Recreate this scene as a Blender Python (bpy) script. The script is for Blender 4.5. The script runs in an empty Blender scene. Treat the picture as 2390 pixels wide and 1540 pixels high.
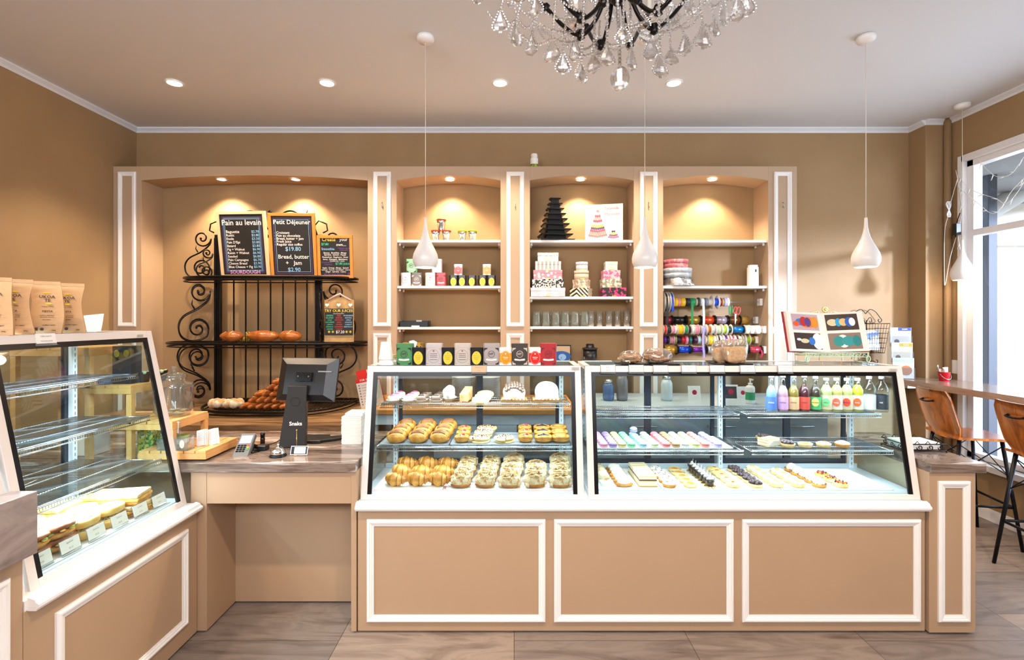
import bpy, bmesh, math, random
from math import sin, cos, pi, radians, sqrt
from mathutils import Vector, Matrix

SC = bpy.context.scene
COL = SC.collection
R = random.Random(7)

# ------------------------------------------------------------------ camera
EYE, FPX = 1.65, 1150.0
cam_data = bpy.data.cameras.new('camera')
cam_data.sensor_width = 36.0
cam_data.lens = FPX / 2390 * 36.0
cam_data.shift_x = -5 / 2390
cam_data.shift_y = -25 / 2390
cam_data.clip_start = 0.05
cam = bpy.data.objects.new('camera', cam_data)
cam.location = (0, 0, EYE); cam.rotation_euler = (pi / 2, 0, 0)
COL.objects.link(cam); SC.camera = cam

def wx(px, Y): return (px - 1200) * Y / FPX          # world x of a picture column at depth Y
def wz(py, Y): return EYE - (py - 745) * Y / FPX     # world z of a picture row at depth Y

# ------------------------------------------------------------------ view, world, daylight
SC.view_settings.view_transform = 'Standard'
SC.view_settings.look = 'None'
SC.view_settings.gamma = 1.0
SC.view_settings.exposure = 1.16
SC.view_settings.use_curve_mapping = False
SC.cycles.use_denoising = True
SC.cycles.max_bounces = 10
SC.cycles.transparent_max_bounces = 24
SC.cycles.glossy_bounces = 4
SC.cycles.transmission_bounces = 8
SC.cycles.caustics_reflective = False
SC.cycles.caustics_refractive = False
SC.cycles.sample_clamp_indirect = 6.0

world = bpy.data.worlds.new('daylight_sky'); SC.world = world
world.use_nodes = True
bgn = world.node_tree.nodes['Background']
bgn.inputs[0].default_value = (0.86, 0.93, 1.0, 1)
bgn.inputs[1].default_value = 1.7

def lin(h):
    if isinstance(h, str):
        h = h.lstrip('#'); h = [int(h[i:i + 2], 16) / 255 for i in (0, 2, 4)]
        h = [c / 12.92 if c <= 0.04045 else ((c + 0.055) / 1.055) ** 2.4 for c in h]
    return (h[0], h[1], h[2], 1.0)

def light(name, kind, loc, energy, color, rot=(0, 0, 0), size=0.1, size_y=None, spot=None, blend=0.6, spread=None):
    d = bpy.data.lights.new(name, kind)
    d.energy = energy; d.color = lin(color)[:3]
    if kind == 'AREA':
        d.size = size
        if size_y: d.shape = 'RECTANGLE'; d.size_y = size_y
        if spread: d.spread = spread
    elif kind == 'SUN':
        d.angle = size
    else:
        d.shadow_soft_size = size
    if kind == 'SPOT':
        d.spot_size = spot; d.spot_blend = blend
    o = bpy.data.objects.new(name, d); o.location = loc; o.rotation_euler = rot
    COL.objects.link(o); return o

WARM, COOL, LED = '#ffe3c2', '#eef4ff', '#e6f2ff'
# fill lamp added inside the front wall; daylight through the window on the side
light('rear_fill_light', 'AREA', (-0.4, -2.25, 3.02), 100, '#f4f7ff', (radians(72), 0, 0), 5.2, .62)
light('window_daylight', 'AREA', (4.15, 2.6, 1.8), 26, COOL, (radians(90), 0, radians(90)), 3.2, 2.4)
def sun_light(name, d, e, col, ang):
    v = Vector(d).normalized()
    q = v.to_track_quat('-Z', 'Y')
    o = light(name, 'SUN', (6, -2, 3), e, col, (0, 0, 0), ang)
    o.rotation_euler = q.to_euler(); return o
sun_light('low_sun', (-0.62, 0.76, -0.13), 5.0, '#dce6ff', radians(6))

# ------------------------------------------------------------------ materials
MATS = {}
def mat(name, color, rough=0.5, metal=0.0, var=0.0, scale=8.0, c2=None, spec=0.5, bump=0.0, bscale=60.0, emit=0.0, coat=0.0, stretch=None, detail=3.0, lo=0.35, hi=0.65):
    """principled material; var/c2 mix a second tone by noise, bump adds grain"""
    if name in MATS: return MATS[name]
    m = bpy.data.materials.new(name); m.use_nodes = True
    nt = m.node_tree; b = nt.nodes['Principled BSDF']
    b.inputs['Roughness'].default_value = rough
    b.inputs['Metallic'].default_value = metal
    b.inputs['Specular IOR Level'].default_value = spec
    b.inputs['Coat Weight'].default_value = coat
    b.inputs['Base Color'].default_value = lin(color)
    vec = None
    if c2 or bump or stretch:
        tc = nt.nodes.new('ShaderNodeTexCoord'); mp = nt.nodes.new('ShaderNodeMapping')
        nt.links.new(tc.outputs['Object'], mp.inputs[0]); vec = mp.outputs[0]
        if stretch: mp.inputs['Scale'].default_value = stretch
    if c2:
        n = nt.nodes.new('ShaderNodeTexNoise'); n.inputs['Scale'].default_value = scale; n.inputs['Detail'].default_value = detail
        nt.links.new(vec, n.inputs['Vector'])
        r = nt.nodes.new('ShaderNodeValToRGB')
        r.color_ramp.elements[0].color = lin(color); r.color_ramp.elements[0].position = lo
        r.color_ramp.elements[1].color = lin(c2); r.color_ramp.elements[1].position = hi
        nt.links.new(n.outputs['Fac'], r.inputs[0]); nt.links.new(r.outputs[0], b.inputs['Base Color'])
    if bump:
        n = nt.nodes.new('ShaderNodeTexNoise'); n.inputs['Scale'].default_value = bscale; n.inputs['Detail'].default_value = 3
        nt.links.new(vec, n.inputs['Vector'])
        bp = nt.nodes.new('ShaderNodeBump'); bp.inputs['Strength'].default_value = bump; bp.inputs['Distance'].default_value = 0.01
        nt.links.new(n.outputs['Fac'], bp.inputs['Height']); nt.links.new(bp.outputs[0], b.inputs['Normal'])
    if emit:
        b.inputs['Emission Color'].default_value = lin(color); b.inputs['Emission Strength'].default_value = emit
    MATS[name] = m; return m

def glass(name, tint='#ffffff', refl=1.0, rough=0.0, alpha=0.0):
    """clear sheet or vessel glass: see-through with a fresnel reflection; alpha adds milkiness"""
    if name in MATS: return MATS[name]
    m = bpy.data.materials.new(name); m.use_nodes = True
    nt = m.node_tree; nt.nodes.clear()
    out = nt.nodes.new('ShaderNodeOutputMaterial')
    t = nt.nodes.new('ShaderNodeBsdfTransparent'); t.inputs[0].default_value = lin(tint)
    g = nt.nodes.new('ShaderNodeBsdfGlossy'); g.inputs['Roughness'].default_value = rough
    fr = nt.nodes.new('ShaderNodeLayerWeight'); fr.inputs[0].default_value = 0.5
    pw = nt.nodes.new('ShaderNodeMath'); pw.operation = 'POWER'; pw.inputs[1].default_value = 4.0
    nt.links.new(fr.outputs['Facing'], pw.inputs[0])
    mu = nt.nodes.new('ShaderNodeMath'); mu.operation = 'MULTIPLY_ADD'; mu.inputs[1].default_value = 0.75 * refl; mu.inputs[2].default_value = 0.03 * refl
    nt.links.new(pw.outputs[0], mu.inputs[0])
    mx = nt.nodes.new('ShaderNodeMixShader')
    nt.links.new(mu.outputs[0], mx.inputs[0]); nt.links.new(t.outputs[0], mx.inputs[1]); nt.links.new(g.outputs[0], mx.inputs[2])
    last = mx
    if alpha:
        d = nt.nodes.new('ShaderNodeBsdfDiffuse'); d.inputs[0].default_value = lin(tint)
        m2 = nt.nodes.new('ShaderNodeMixShader'); m2.inputs[0].default_value = alpha
        nt.links.new(mx.outputs[0], m2.inputs[1]); nt.links.new(d.outputs[0], m2.inputs[2]); last = m2
    nt.links.new(last.outputs[0], out.inputs[0])
    MATS[name] = m; return m

def streaky(name, cols, scale=(1, 6, 6), rough=0.3, dist=2.5, nscale=1.6, coat=0.0, planks=None, bump=0.0):
    """stone or wood: noise stretched along one axis through a colour ramp; optional plank joints"""
    if name in MATS: return MATS[name]
    m = bpy.data.materials.new(name); m.use_nodes = True
    nt = m.node_tree; b = nt.nodes['Principled BSDF']
    b.inputs['Roughness'].default_value = rough; b.inputs['Coat Weight'].default_value = coat
    tc = nt.nodes.new('ShaderNodeTexCoord'); mp = nt.nodes.new('ShaderNodeMapping')
    mp.inputs['Scale'].default_value = scale
    nt.links.new(tc.outputs['Object'], mp.inputs[0])
    n = nt.nodes.new('ShaderNodeTexNoise'); n.inputs['Scale'].default_value = nscale; n.inputs['Detail'].default_value = 7
    n.inputs['Distortion'].default_value = dist; n.inputs['Roughness'].default_value = 0.62
    nt.links.new(mp.outputs[0], n.inputs['Vector'])
    r = nt.nodes.new('ShaderNodeValToRGB'); cr = r.color_ramp
    while len(cr.elements) < len(cols): cr.elements.new(0.5)
    for e, (p, c) in zip(cr.elements, cols): e.position = p; e.color = lin(c)
    nt.links.new(n.outputs['Fac'], r.inputs[0]); col = r.outputs[0]
    if planks:
        w, l, rot, gap = planks
        mp2 = nt.nodes.new('ShaderNodeMapping'); mp2.inputs['Rotation'].default_value = (0, 0, rot)
        nt.links.new(tc.outputs['Object'], mp2.inputs[0])
        bt = nt.nodes.new('ShaderNodeTexBrick'); bt.inputs['Scale'].default_value = 1
        bt.inputs['Brick Width'].default_value = l; bt.inputs['Row Height'].default_value = w
        bt.inputs['Mortar Size'].default_value = gap; bt.inputs['Bias'].default_value = 0.0
        bt.inputs['Color1'].default_value = (0.74, 0.74, 0.76, 1); bt.inputs['Color2'].default_value = (1.14, 1.08, 1.02, 1)
        bt.inputs['Mortar'].default_value = (0.25, 0.22, 0.2, 1)
        nt.links.new(mp2.outputs[0], bt.inputs[0])
        mm = nt.nodes.new('ShaderNodeMixRGB'); mm.blend_type = 'MULTIPLY'; mm.inputs[0].default_value = 1
        nt.links.new(col, mm.inputs[1]); nt.links.new(bt.outputs[0], mm.inputs[2]); col = mm.outputs[0]
    nt.links.new(col, b.inputs['Base Color'])
    if bump:
        bp = nt.nodes.new('ShaderNodeBump'); bp.inputs['Strength'].default_value = bump; bp.inputs['Distance'].default_value = 0.003
        nt.links.new(n.outputs['Fac'], bp.inputs['Height']); nt.links.new(bp.outputs[0], b.inputs['Normal'])
    MATS[name] = m; return m

# ------------------------------------------------------------------ mesh builder
FRONT = Matrix.Rotation(pi / 2, 4, 'X')                      # text/2D plane facing -Y
def face_mat(o, kind='front'):
    """matrix placing a flat drawing (x right, y up) at o, facing the camera side / +X / up"""
    if kind == 'front': return Matrix.Translation(o) @ FRONT
    if kind == 'right': return Matrix.Translation(o) @ Matrix.Rotation(pi / 2, 4, 'Z') @ FRONT
    return Matrix.Translation(o)

TXT = {}
def text_data(s, font_off=0.0):
    k = (s, font_off)
    if k not in TXT:
        c = bpy.data.curves.new('t', 'FONT'); c.body = s; c.size = 1.0; c.resolution_u = 2
        c.offset = font_off; c.fill_mode = 'BOTH' if False else 'FRONT'
        c.align_x = 'CENTER'; c.align_y = 'CENTER'
        o = bpy.data.objects.new('t', c); COL.objects.link(o)
        dg = bpy.context.evaluated_depsgraph_get()
        me = bpy.data.meshes.new_from_object(o.evaluated_get(dg))
        TXT[k] = ([v.co.copy() for v in me.vertices], [tuple(p.vertices) for p in me.polygons])
        bpy.data.objects.remove(o); bpy.data.curves.remove(c); bpy.data.meshes.remove(me)
    return TXT[k]

class MB:
    def __init__(s): s.v = []; s.f = []; s.m = []; s.s = []
    def add(s, vs, fs, mi=0, sm=False, M=None):
        o = len(s.v)
        if M is not None: vs = [M @ Vector(v) for v in vs]
        s.v.extend([tuple(v) for v in vs])
        for f in fs: s.f.append(tuple(i + o for i in f)); s.m.append(mi); s.s.append(sm)
        return s
    def box(s, a, b, mi=0, M=None, taper=None):
        x0, y0, z0 = a; x1, y1, z1 = b
        vs = [(x0, y0, z0), (x1, y0, z0), (x1, y1, z0), (x0, y1, z0), (x0, y0, z1), (x1, y0, z1), (x1, y1, z1), (x0, y1, z1)]
        if taper:
            cx, cy = (x0 + x1) / 2, (y0 + y1) / 2
            for i in range(4, 8): vs[i] = (cx + (vs[i][0] - cx) * taper, cy + (vs[i][1] - cy) * taper, vs[i][2])
        return s.add(vs, [(0, 3, 2, 1), (4, 5, 6, 7), (0, 1, 5, 4), (1, 2, 6, 5), (2, 3, 7, 6), (3, 0, 4, 7)], mi, False, M)
    def cbox(s, c, d, mi=0, M=None, taper=None):
        """box centred in x,y on c with its base at c.z"""
        return s.box((c[0] - d[0] / 2, c[1] - d[1] / 2, c[2]), (c[0] + d[0] / 2, c[1] + d[1] / 2, c[2] + d[2]), mi, M, taper)
    def lathe(s, prof, n=20, mi=0, M=None, sm=True, cap=True, fn=None):
        vs = []
        for (r, z) in prof:
            for k in range(n):
                a = 2 * pi * k / n
                rr = r * (fn(a, z) if fn else 1)
                vs.append((rr * cos(a), rr * sin(a), z))
        fs = []
        for i in range(len(prof) - 1):
            for k in range(n):
                k2 = (k + 1) % n
                fs.append((i * n + k, i * n + k2, (i + 1) * n + k2, (i + 1) * n + k))
        if cap:
            if prof[0][0] > 1e-5: fs.append(tuple(range(n - 1, -1, -1)))
            if prof[-1][0] > 1e-5: fs.append(tuple((len(prof) - 1) * n + k for k in range(n)))
        return s.add(vs, fs, mi, sm, M)
    def cyl(s, a, b, r, n=12, mi=0, r2=None, M=None, sm=True):
        a = Vector(a); b = Vector(b); d = b - a; L = d.length
        if L < 1e-7: return s
        T = Matrix.Translation(a) @ d.to_track_quat('Z', 'Y').to_matrix().to_4x4()
        if M is not None: T = M @ T
        r2 = r if r2 is None else r2
        e = min(0.0, 0)
        return s.lathe([(r, 0), (r2, L)], n, mi, T, sm)
    def tube(s, pts, r, n=6, mi=0, closed=False, M=None, flat=None):
        pts = [Vector(p) for p in pts]; N = len(pts); vs = []
        up = None
        for i, p in enumerate(pts):
            if closed: t = pts[(i + 1) % N] - pts[i - 1]
            else: t = pts[min(i + 1, N - 1)] - pts[max(i - 1, 0)]
            if t.length < 1e-9: t = Vector((0, 0, 1))
            t.normalize()
            if up is None:
                up = Vector((0, 0, 1)) if abs(t.z) < 0.9 else Vector((1, 0, 0))
            u = (up - t * up.dot(t))
            if u.length < 1e-6: u = t.orthogonal()
            u.normalize(); w = t.cross(u); up = u
            rr = r[i] if isinstance(r, (list, tuple)) else r
            for k in range(n):
                a = 2 * pi * k / n
                vs.append(p + u * (rr * cos(a)) + w * (rr * sin(a) * (flat or 1)))
        fs = []
        for i in range(N if closed else N - 1):
            j = (i + 1) % N
            for k in range(n):
                k2 = (k + 1) % n
                fs.append((i * n + k, i * n + k2, j * n + k2, j * n + k))
        if not closed:
            fs.append(tuple(range(n - 1, -1, -1))); fs.append(tuple((N - 1) * n + k for k in range(n)))
        return s.add(vs, fs, mi, True, M)
    def prism(s, poly, h0, h1, mi=0, M=None, sm=False):
        """2D polygon in xy pulled from z=h0 to z=h1"""
        n = len(poly)
        vs = [(x, y, h0) for x, y in poly] + [(x, y, h1) for x, y in poly]
        fs = [tuple(range(n - 1, -1, -1)), tuple(range(n, 2 * n))]
        s.add(vs, fs, mi, False, M)
        return s.add(vs, [(i, (i + 1) % n, n + (i + 1) % n, n + i) for i in range(n)], mi, sm, M)
    def ell(s, c, r, n=10, mi=0, M=None, fn=None, sm=True):
        """ellipsoid; fn(unit vector) scales the radius"""
        vs = []; m = max(4, n // 2)
        for i in range(m + 1):
            th = pi * i / m
            for k in range(n):
                a = 2 * pi * k / n
                d = Vector((sin(th) * cos(a), sin(th) * sin(a), cos(th)))
                q = fn(d) if fn else 1
                vs.append((c[0] + d.x * r[0] * q, c[1] + d.y * r[1] * q, c[2] + d.z * r[2] * q))
        fs = []
        for i in range(m):
            for k in range(n):
                k2 = (k + 1) % n
                a, b, c_, d_ = i * n + k, (i + 1) * n + k, (i + 1) * n + k2, i * n + k2
                fs.append((a, b, c_, d_))
        return s.add(vs, fs, mi, sm, M)
    def quad(s, p, mi=0, M=None): return s.add(p, [tuple(range(len(p)))], mi, False, M)
    def text(s, t, size, M, mi=0, off=0.02, align='c', sx=1.0, lift=0.0006):
        vs, fs = text_data(t, off)
        if not vs: return s
        x0 = min(v.x for v in vs); x1 = max(v.x for v in vs)
        dx = 0 if align == 'c' else (-x0 if align == 'l' else -x1)
        return s.add([((v.x + dx) * size * sx, v.y * size, lift) for v in vs], fs, mi, False, M)
    def rect2(s, x0, y0, x1, y1, M, mi=0, lift=0.0004):
        return s.add([(x0, y0, lift), (x1, y0, lift), (x1, y1, lift), (x0, y1, lift)], [(0, 1, 2, 3)], mi, False, M)
    def disc2(s, x, y, rx, ry, M, mi=0, lift=0.0005, n=24):
        return s.add([(x + rx * cos(2 * pi * k / n), y + ry * sin(2 * pi * k / n), lift) for k in range(n)], [tuple(range(n))], mi, False, M)
    def ring2(s, x, y, rx, ry, w, M, mi=0, lift=0.0006, n=24):
        vs = []
        for k in range(n):
            a = 2 * pi * k / n
            vs += [(x + rx * cos(a), y + ry * sin(a), lift), (x + (rx - w) * cos(a), y + (ry - w) * sin(a), lift)]
        return s.add(vs, [(2 * k, 2 * ((k + 1) % n), 2 * ((k + 1) % n) + 1, 2 * k + 1) for k in range(n)], mi, False, M)
    def frame2(s, x0, y0, x1, y1, w, M, mi=0, lift=0.0006):
        s.rect2(x0, y0, x1, y0 + w, M, mi, lift); s.rect2(x0, y1 - w, x1, y1, M, mi, lift)
        s.rect2(x0, y0 + w, x0 + w, y1 - w, M, mi, lift); return s.rect2(x1 - w, y0 + w, x1, y1 - w, M, mi, lift)
    def mould(s, x0, y0, x1, y1, w, d, M, mi=0):
        """mitred picture-frame moulding standing d proud of the plane"""
        prof = [(0, 0), (0, .55), (.1, .8), (.22, 1), (.4, 1), (.46, .72), (.72, .6), (.8, .38), (1, .3), (1, 0)]
        vs = []
        for t, h in prof:
            i = t * w
            vs += [(x0 + i, y0 + i, h * d), (x1 - i, y0 + i, h * d), (x1 - i, y1 - i, h * d), (x0 + i, y1 - i, h * d)]
        fs = []
        for i in range(len(prof) - 1):
            for k in range(4):
                k2 = (k + 1) % 4
                fs.append((i * 4 + k, i * 4 + k2, i * 4 + 4 + k2, i * 4 + 4 + k))
        return s.add(vs, fs, mi, False, M)
    def build(s, name, mats, parent=None, world=False, loc=None, bevel=0.0, seg=2, link=True):
        off = Vector((0, 0, 0))
        if world:
            p = parent
            while p is not None: off += p.location; p = p.parent
        if loc is not None: off = Vector(loc) if world else off
        me = bpy.data.meshes.new(name)
        me.from_pydata([(v[0] - off.x, v[1] - off.y, v[2] - off.z) for v in s.v], [], s.f)
        if not isinstance(mats, (list, tuple)): mats = [mats]
        for m in mats: me.materials.append(m)
        me.polygons.foreach_set('material_index', s.m)
        me.polygons.foreach_set('use_smooth', s.s)
        me.update()
        o = bpy.data.objects.new(name, me); COL.objects.link(o)
        if parent is not None: o.parent = parent
        if loc is not None: o.location = loc
        if bevel:
            b = o.modifiers.new('edge', 'BEVEL'); b.width = bevel; b.segments = seg; b.limit_method = 'ANGLE'; b.angle_limit = radians(50)
        return o

def tag(o, label, cat, group=None):
    o['label'] = label; o['category'] = cat
    if group: o['group'] = group
    return o
def thing(name, label, cat, loc=(0, 0, 0), rz=0.0, group=None):
    o = bpy.data.objects.new(name, None); COL.objects.link(o)
    o.empty_display_size = 0.05
    o.location = loc; o.rotation_euler = (0, 0, rz)
    return tag(o, label, cat, group)
def struct(o): o['kind'] = 'structure'; return o
def stuff(o): o['kind'] = 'stuff'; return o
def copy_tree(src, parent=None, loc=None, rz=None, label=None, group=None, scale=None):
    c = src.copy(); COL.objects.link(c)
    if parent is not None: c.parent = parent
    if loc is not None: c.location = loc
    if rz is not None: c.rotation_euler = (c.rotation_euler[0] if False else 0, 0, rz)
    if scale is not None: c.scale = scale
    if label: c['label'] = label
    if group: c['group'] = group
    for ch in src.children: copy_tree(ch, c)
    return c
ORD = ['first', 'second', 'third', 'fourth', 'fifth', 'sixth', 'seventh', 'eighth', 'ninth', 'tenth', 'eleventh', 'twelfth', 'thirteenth', 'fourteenth', 'fifteenth', 'sixteenth', 'seventeenth', 'eighteenth', 'nineteenth', 'twentieth']

def noise_fn(seed, amp=0.1, f=3.0):
    r = random.Random(seed); k = [(r.uniform(-f, f), r.uniform(-f, f), r.uniform(-f, f), r.uniform(0, 6.28)) for _ in range(5)]
    return lambda d: 1 + amp * sum(sin(a * d.x + b * d.y + c * d.z + p) for a, b, c, p in k) / 2.2
def catmull(P, n=8):
    P = [Vector(p) for p in P]; out = []
    for i in range(len(P) - 1):
        p0 = P[max(i - 1, 0)]; p1 = P[i]; p2 = P[i + 1]; p3 = P[min(i + 2, len(P) - 1)]
        for k in range(n):
            t = k / n
            out.append(0.5 * ((2 * p1) + (p2 - p0) * t + (2 * p0 - 5 * p1 + 4 * p2 - p3) * t * t + (3 * p1 - p0 - 3 * p2 + p3) * t ** 3))
    out.append(P[-1]); return out

# palette
WALL = mat('wall_paint', '#9a7c56', 0.75, bump=0.12, bscale=180, c2='#9f815b', scale=3)
CAB = mat('cabinet_paint', '#b2987c', 0.5, c2='#b59b7f', scale=2)
KICK = mat('counter_paint', '#ad8f72', 0.45, c2='#b09275', scale=2)
CEIL = mat('ceiling_paint', '#dfe3e8', 0.85)
WHITE = mat('white_gloss_paint', '#ece9e6', 0.35)
TRIM = mat('cornice_white', '#dfe3e8', 0.5)
FRAMEW = mat('case_frame_enamel', '#ded7d3', 0.3)
BLACK = mat('black_border', '#08080a', 0.3, spec=.3)
IRON = mat('black_iron', '#120e0c', 0.35, 0.6, bump=0.2, bscale=90)
GLASS = glass('case_glass', '#f4fbfb', 1.0)
CHROME = mat('chrome_wire', '#dfe6ee', 0.15, 1.0)
STEEL = mat('brushed_steel', '#c9cbcc', 0.28, 1.0)
PAPER = mat('white_paper', '#f2efea', 0.7)
INK = mat('dark_ink', '#241f1e', 0.7)
GREYINK = mat('grey_ink', '#8d8580', 0.7)
MARBLE = streaky('streaked_stone', [(0.30, '#2c2422'), (0.41, '#5f4f47'), (0.49, '#85746a'), (0.54, '#66564d'), (0.60, '#b8aea8'), (0.67, '#7a6a61'), (0.78, '#c9c1bc')], (0.8, 4.2, 8), 0.16, 1.0, 1.5)
BARWOOD = streaky('bar_laminate', [(0.3, '#7d6a5c'), (0.5, '#a08c7c'), (0.7, '#8a7667')], (6, 0.8, 6), 0.15, 0.8, 1.5)
FLOOR = streaky('plank_floor', [(0.3, '#665950'), (0.45, '#85786f'), (0.55, '#96897f'), (0.7, '#786b62')], (0.9, 4.5, 1), 0.38, 1.4, 1.6, planks=(0.9, 0.46, pi / 2, 0.0018))
PINE = streaky('yellow_pine', [(0.3, '#bf8648'), (0.5, '#d09a5c'), (0.7, '#dcab70')], (6, 1, 1), 0.45, 0.6, 2)
OAK = streaky('oak_top', [(0.3, '#a96a2e'), (0.5, '#bf8140'), (0.7, '#cf9455')], (1, 8, 8), 0.4, 0.5, 2)
CHAIRWOOD = streaky('acacia_wood', [(0.25, '#5e2c0e'), (0.42, '#9a541c'), (0.55, '#b8691f'), (0.7, '#7c3d14')], (7, 7, 0.8), 0.22, 0.8, 2.2, coat=0.3)
# ------------------------------------------------------------------ room shell
XL, XR, YB, ZC = -3.54, 3.90, 4.62, 3.44
YN = -2.4
struct(MB().box((XL - .1, YN, -.06), (XR + .1, YB + .1, 0)).build('floor', FLOOR))
struct(MB().box((XL - .1, YN, ZC), (XR + .1, YB + .1, ZC + .08)).build('ceiling', CEIL))
struct(MB().box((XL - .1, YN, 0), (XL, YB + .1, ZC)).build('wall_left', WALL))
struct(MB().box((XL, YB, 0), (XR + .1, YB + .1, ZC)).build('wall_back', WALL))
# pier in the far corner and the wall round the side window (opening Y 1.6..4.27, z .47..3.03)
struct(MB().box((3.70, 4.43, 0), (XR, YB, ZC)).build('wall_pier', WALL, bevel=0.004))
WY0, WY1, WZ0, WZ1 = 1.7, 4.27, 0.47, 3.03
w = MB()
w.box((XR, WY1, 0), (XR + .12, 4.62, ZC)); w.box((XR, YN, 0), (XR + .12, WY0, ZC))
w.box((XR, WY0, 0), (XR + .12, WY1, WZ0)); w.box((XR, WY0, WZ1), (XR + .12, WY1, ZC))
struct(w.build('wall_right', WALL))
struct(MB().cyl((3.87, 4.40, 0), (3.87, 4.40, ZC), 0.028, 14).build('trim_5', WALL))
# unseen front wall, shaped to block sun and glare, with one high opening
w = MB()
w.box((XL, YN - .12, 3.36), (XR, YN, ZC)); w.box((XL, YN - .12, 0), (-3.3, YN, 3.36)); w.box((-1.0, YN - .12, 0), (XR, YN, 3.36)); w.box((-3.3, YN - .12, 0), (-1.0, YN, 2.62))
struct(w.build('wall_front', WALL))
# cornice strips
CP = [(0, 0), (0.035, 0), (0.035, -.012), (0.014, -.03), (0.006, -.045), (0, -.045)]
def cornice(name, a, b):
    """strip between plan points a and b, profile leaning into the room on the viewer's side"""
    a = Vector((a[0], a[1], 0)); b = Vector((b[0], b[1], 0)); d = (b - a).normalized(); n = Vector((d.y, -d.x, 0))
    m = MB(); vs = []
    for e in (a, b):
        for (o, z) in CP: vs.append(e + n * o + Vector((0, 0, ZC + z)))
    k = len(CP); m.add(vs, [(i, (i + 1) % k, k + (i + 1) % k, k + i) for i in range(k)] + [tuple(range(k)), tuple(range(2 * k - 1, k - 1, -1))])
    return struct(m.build(name, TRIM))
cornice('trim_1', (XL, YB), (3.70, YB)); cornice('trim_2', (XL, YN), (XL, YB))
cornice('trim_3', (XR, 4.43), (XR, YN)); cornice('trim_4', (3.70, YB), (3.70, 4.43)); cornice('trim_6', (3.70, 4.43), (XR, 4.43))
bb = MB(); bb.box((XR - .016, YN, 0), (XR, 4.43, .085)); bb.box((XR - .010, YN, .085), (XR, 4.43, .098))
struct(bb.build('baseboard_right', WHITE, bevel=.003))
# side window: architrave, frame, transom, panes
wn = MB()
def wbar(y0, y1, z0, z1, x0, x1, mi=0): wn.box((x0, y0, z0), (x1, y1, z1), mi)
for (y0, y1, z0, z1) in ((WY1 - .02, WY1 + .035, WZ0 - .05, WZ1 + .035), (WY0 - .035, WY0 + .02, WZ0 - .05, WZ1 + .035)):
    wbar(y0, y1, z0, z1, XR - .03, XR + .01); 
wbar(WY0, WY1, WZ1 - .02, WZ1 + .035, XR - .03, XR + .01)
wbar(WY0 - .05, WY1 + .04, WZ0 - .05, WZ0, XR - .09, XR + .12)
for s in (0, 1):
    yy = WY1 - .075 if s else WY0
    wbar(yy, yy + .075, WZ0, WZ1, XR + .01, XR + .09)
wbar(WY0, WY1, WZ1 - .07, WZ1, XR + .01, XR + .09); wbar(WY0, WY1, WZ0, WZ0 + .05, XR + .01, XR + .09)
wbar(WY0, WY1, 2.36, 2.415, XR + .005, XR + .09)
wbar(2.6, 2.65, WZ0, WZ1, XR + .01, XR + .09)
win = struct(wn.build('window_1', mat('window_enamel', '#e9e7e6', 0.35), bevel=.004))
p = MB(); p.box((XR + .045, WY0 + .05, WZ0 + .05), (XR + .051, WY1 - .07, 2.36)); p.box((XR + .045, WY0 + .05, 2.415), (XR + .051, WY1 - .07, WZ1 - .07))
p.build('glass_pane', glass('window_glass', '#f2f6fa', 0.8), win)
pt = MB(); pt.box((XR - .012, 4.285, 1.0), (XR, 4.36, 1.28)); 
# wall socket plate by the bar
sp = MB().box((XR - .012, 4.30, 1.17), (XR, 4.38, 1.29)).build('wall_socket', WHITE, bevel=.003)
tag(sp, 'white wall socket plate above the bar top beside the window', 'socket')

# ------------------------------------------------------------------ outside
struct(MB().box((XR + .12, -3, -.12), (15, 14, -.02)).build('pavement', mat('concrete_pavement', '#c9c7c2', 0.8, c2='#bdbab4', scale=3)))
fb = MB().box((8.5, 4.5, 0), (8.9, 16, 6.0)).build('facing_building', mat('pale_render', '#f1f0ee', 0.8))
tag(fb, 'pale building across the street seen through the side window', 'building')
for i in range(5):
    g = MB(); g.box((8.44, 4.8 + i * 2.2, .9), (8.5, 6.2 + i * 2.2, 2.7)); 
    q = g.build('window', mat('street_window', '#dfe5ea', 0.2), fb)
    g = MB(); g.mould(4.8 + i * 2.2, .9, 6.2 + i * 2.2, 2.7, .09, .06, Matrix.Translation((8.44, 0, 0)) @ Matrix(((0, 0, -1, 0), (1, 0, 0, 0), (0, 1, 0, 0), (0, 0, 0, 1))))
    g.build('window_frame', WHITE, q)
# canopy outside: soffit, beam, black post and slanting pipe
cn = thing('shop_canopy', 'grey shop canopy with soffit and beam outside the window', 'canopy', (4.6, 4.0, 0))
MB().box((XR + .13, -3.0, 3.06), (6.8, 7.6, 3.12)).build('soffit', mat('canopy_grey', '#8d8c8c', 0.7), cn, world=True)  # soffit extended out of view to block sun above the window transom
MB().box((XR + .5, 6.0, 2.55), (6.8, 6.18, 3.06)).build('beam', mat('canopy_beam', '#d6ccbd', 0.7), cn, world=True)
b = MB(); b.cyl((4.3, 5.35, 2.3), (6.6, 5.6, 3.6), 0.10, 18); b.build('slanting_pipe', mat('grey_pipe', '#bdbab4', 0.5), cn, world=True)
MB().box((4.62, 4.80, 0), (4.71, 4.95, 3.06)).build('post', mat('blue_black_post', '#2c3340', 0.5), cn, world=True, bevel=.006)

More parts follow.
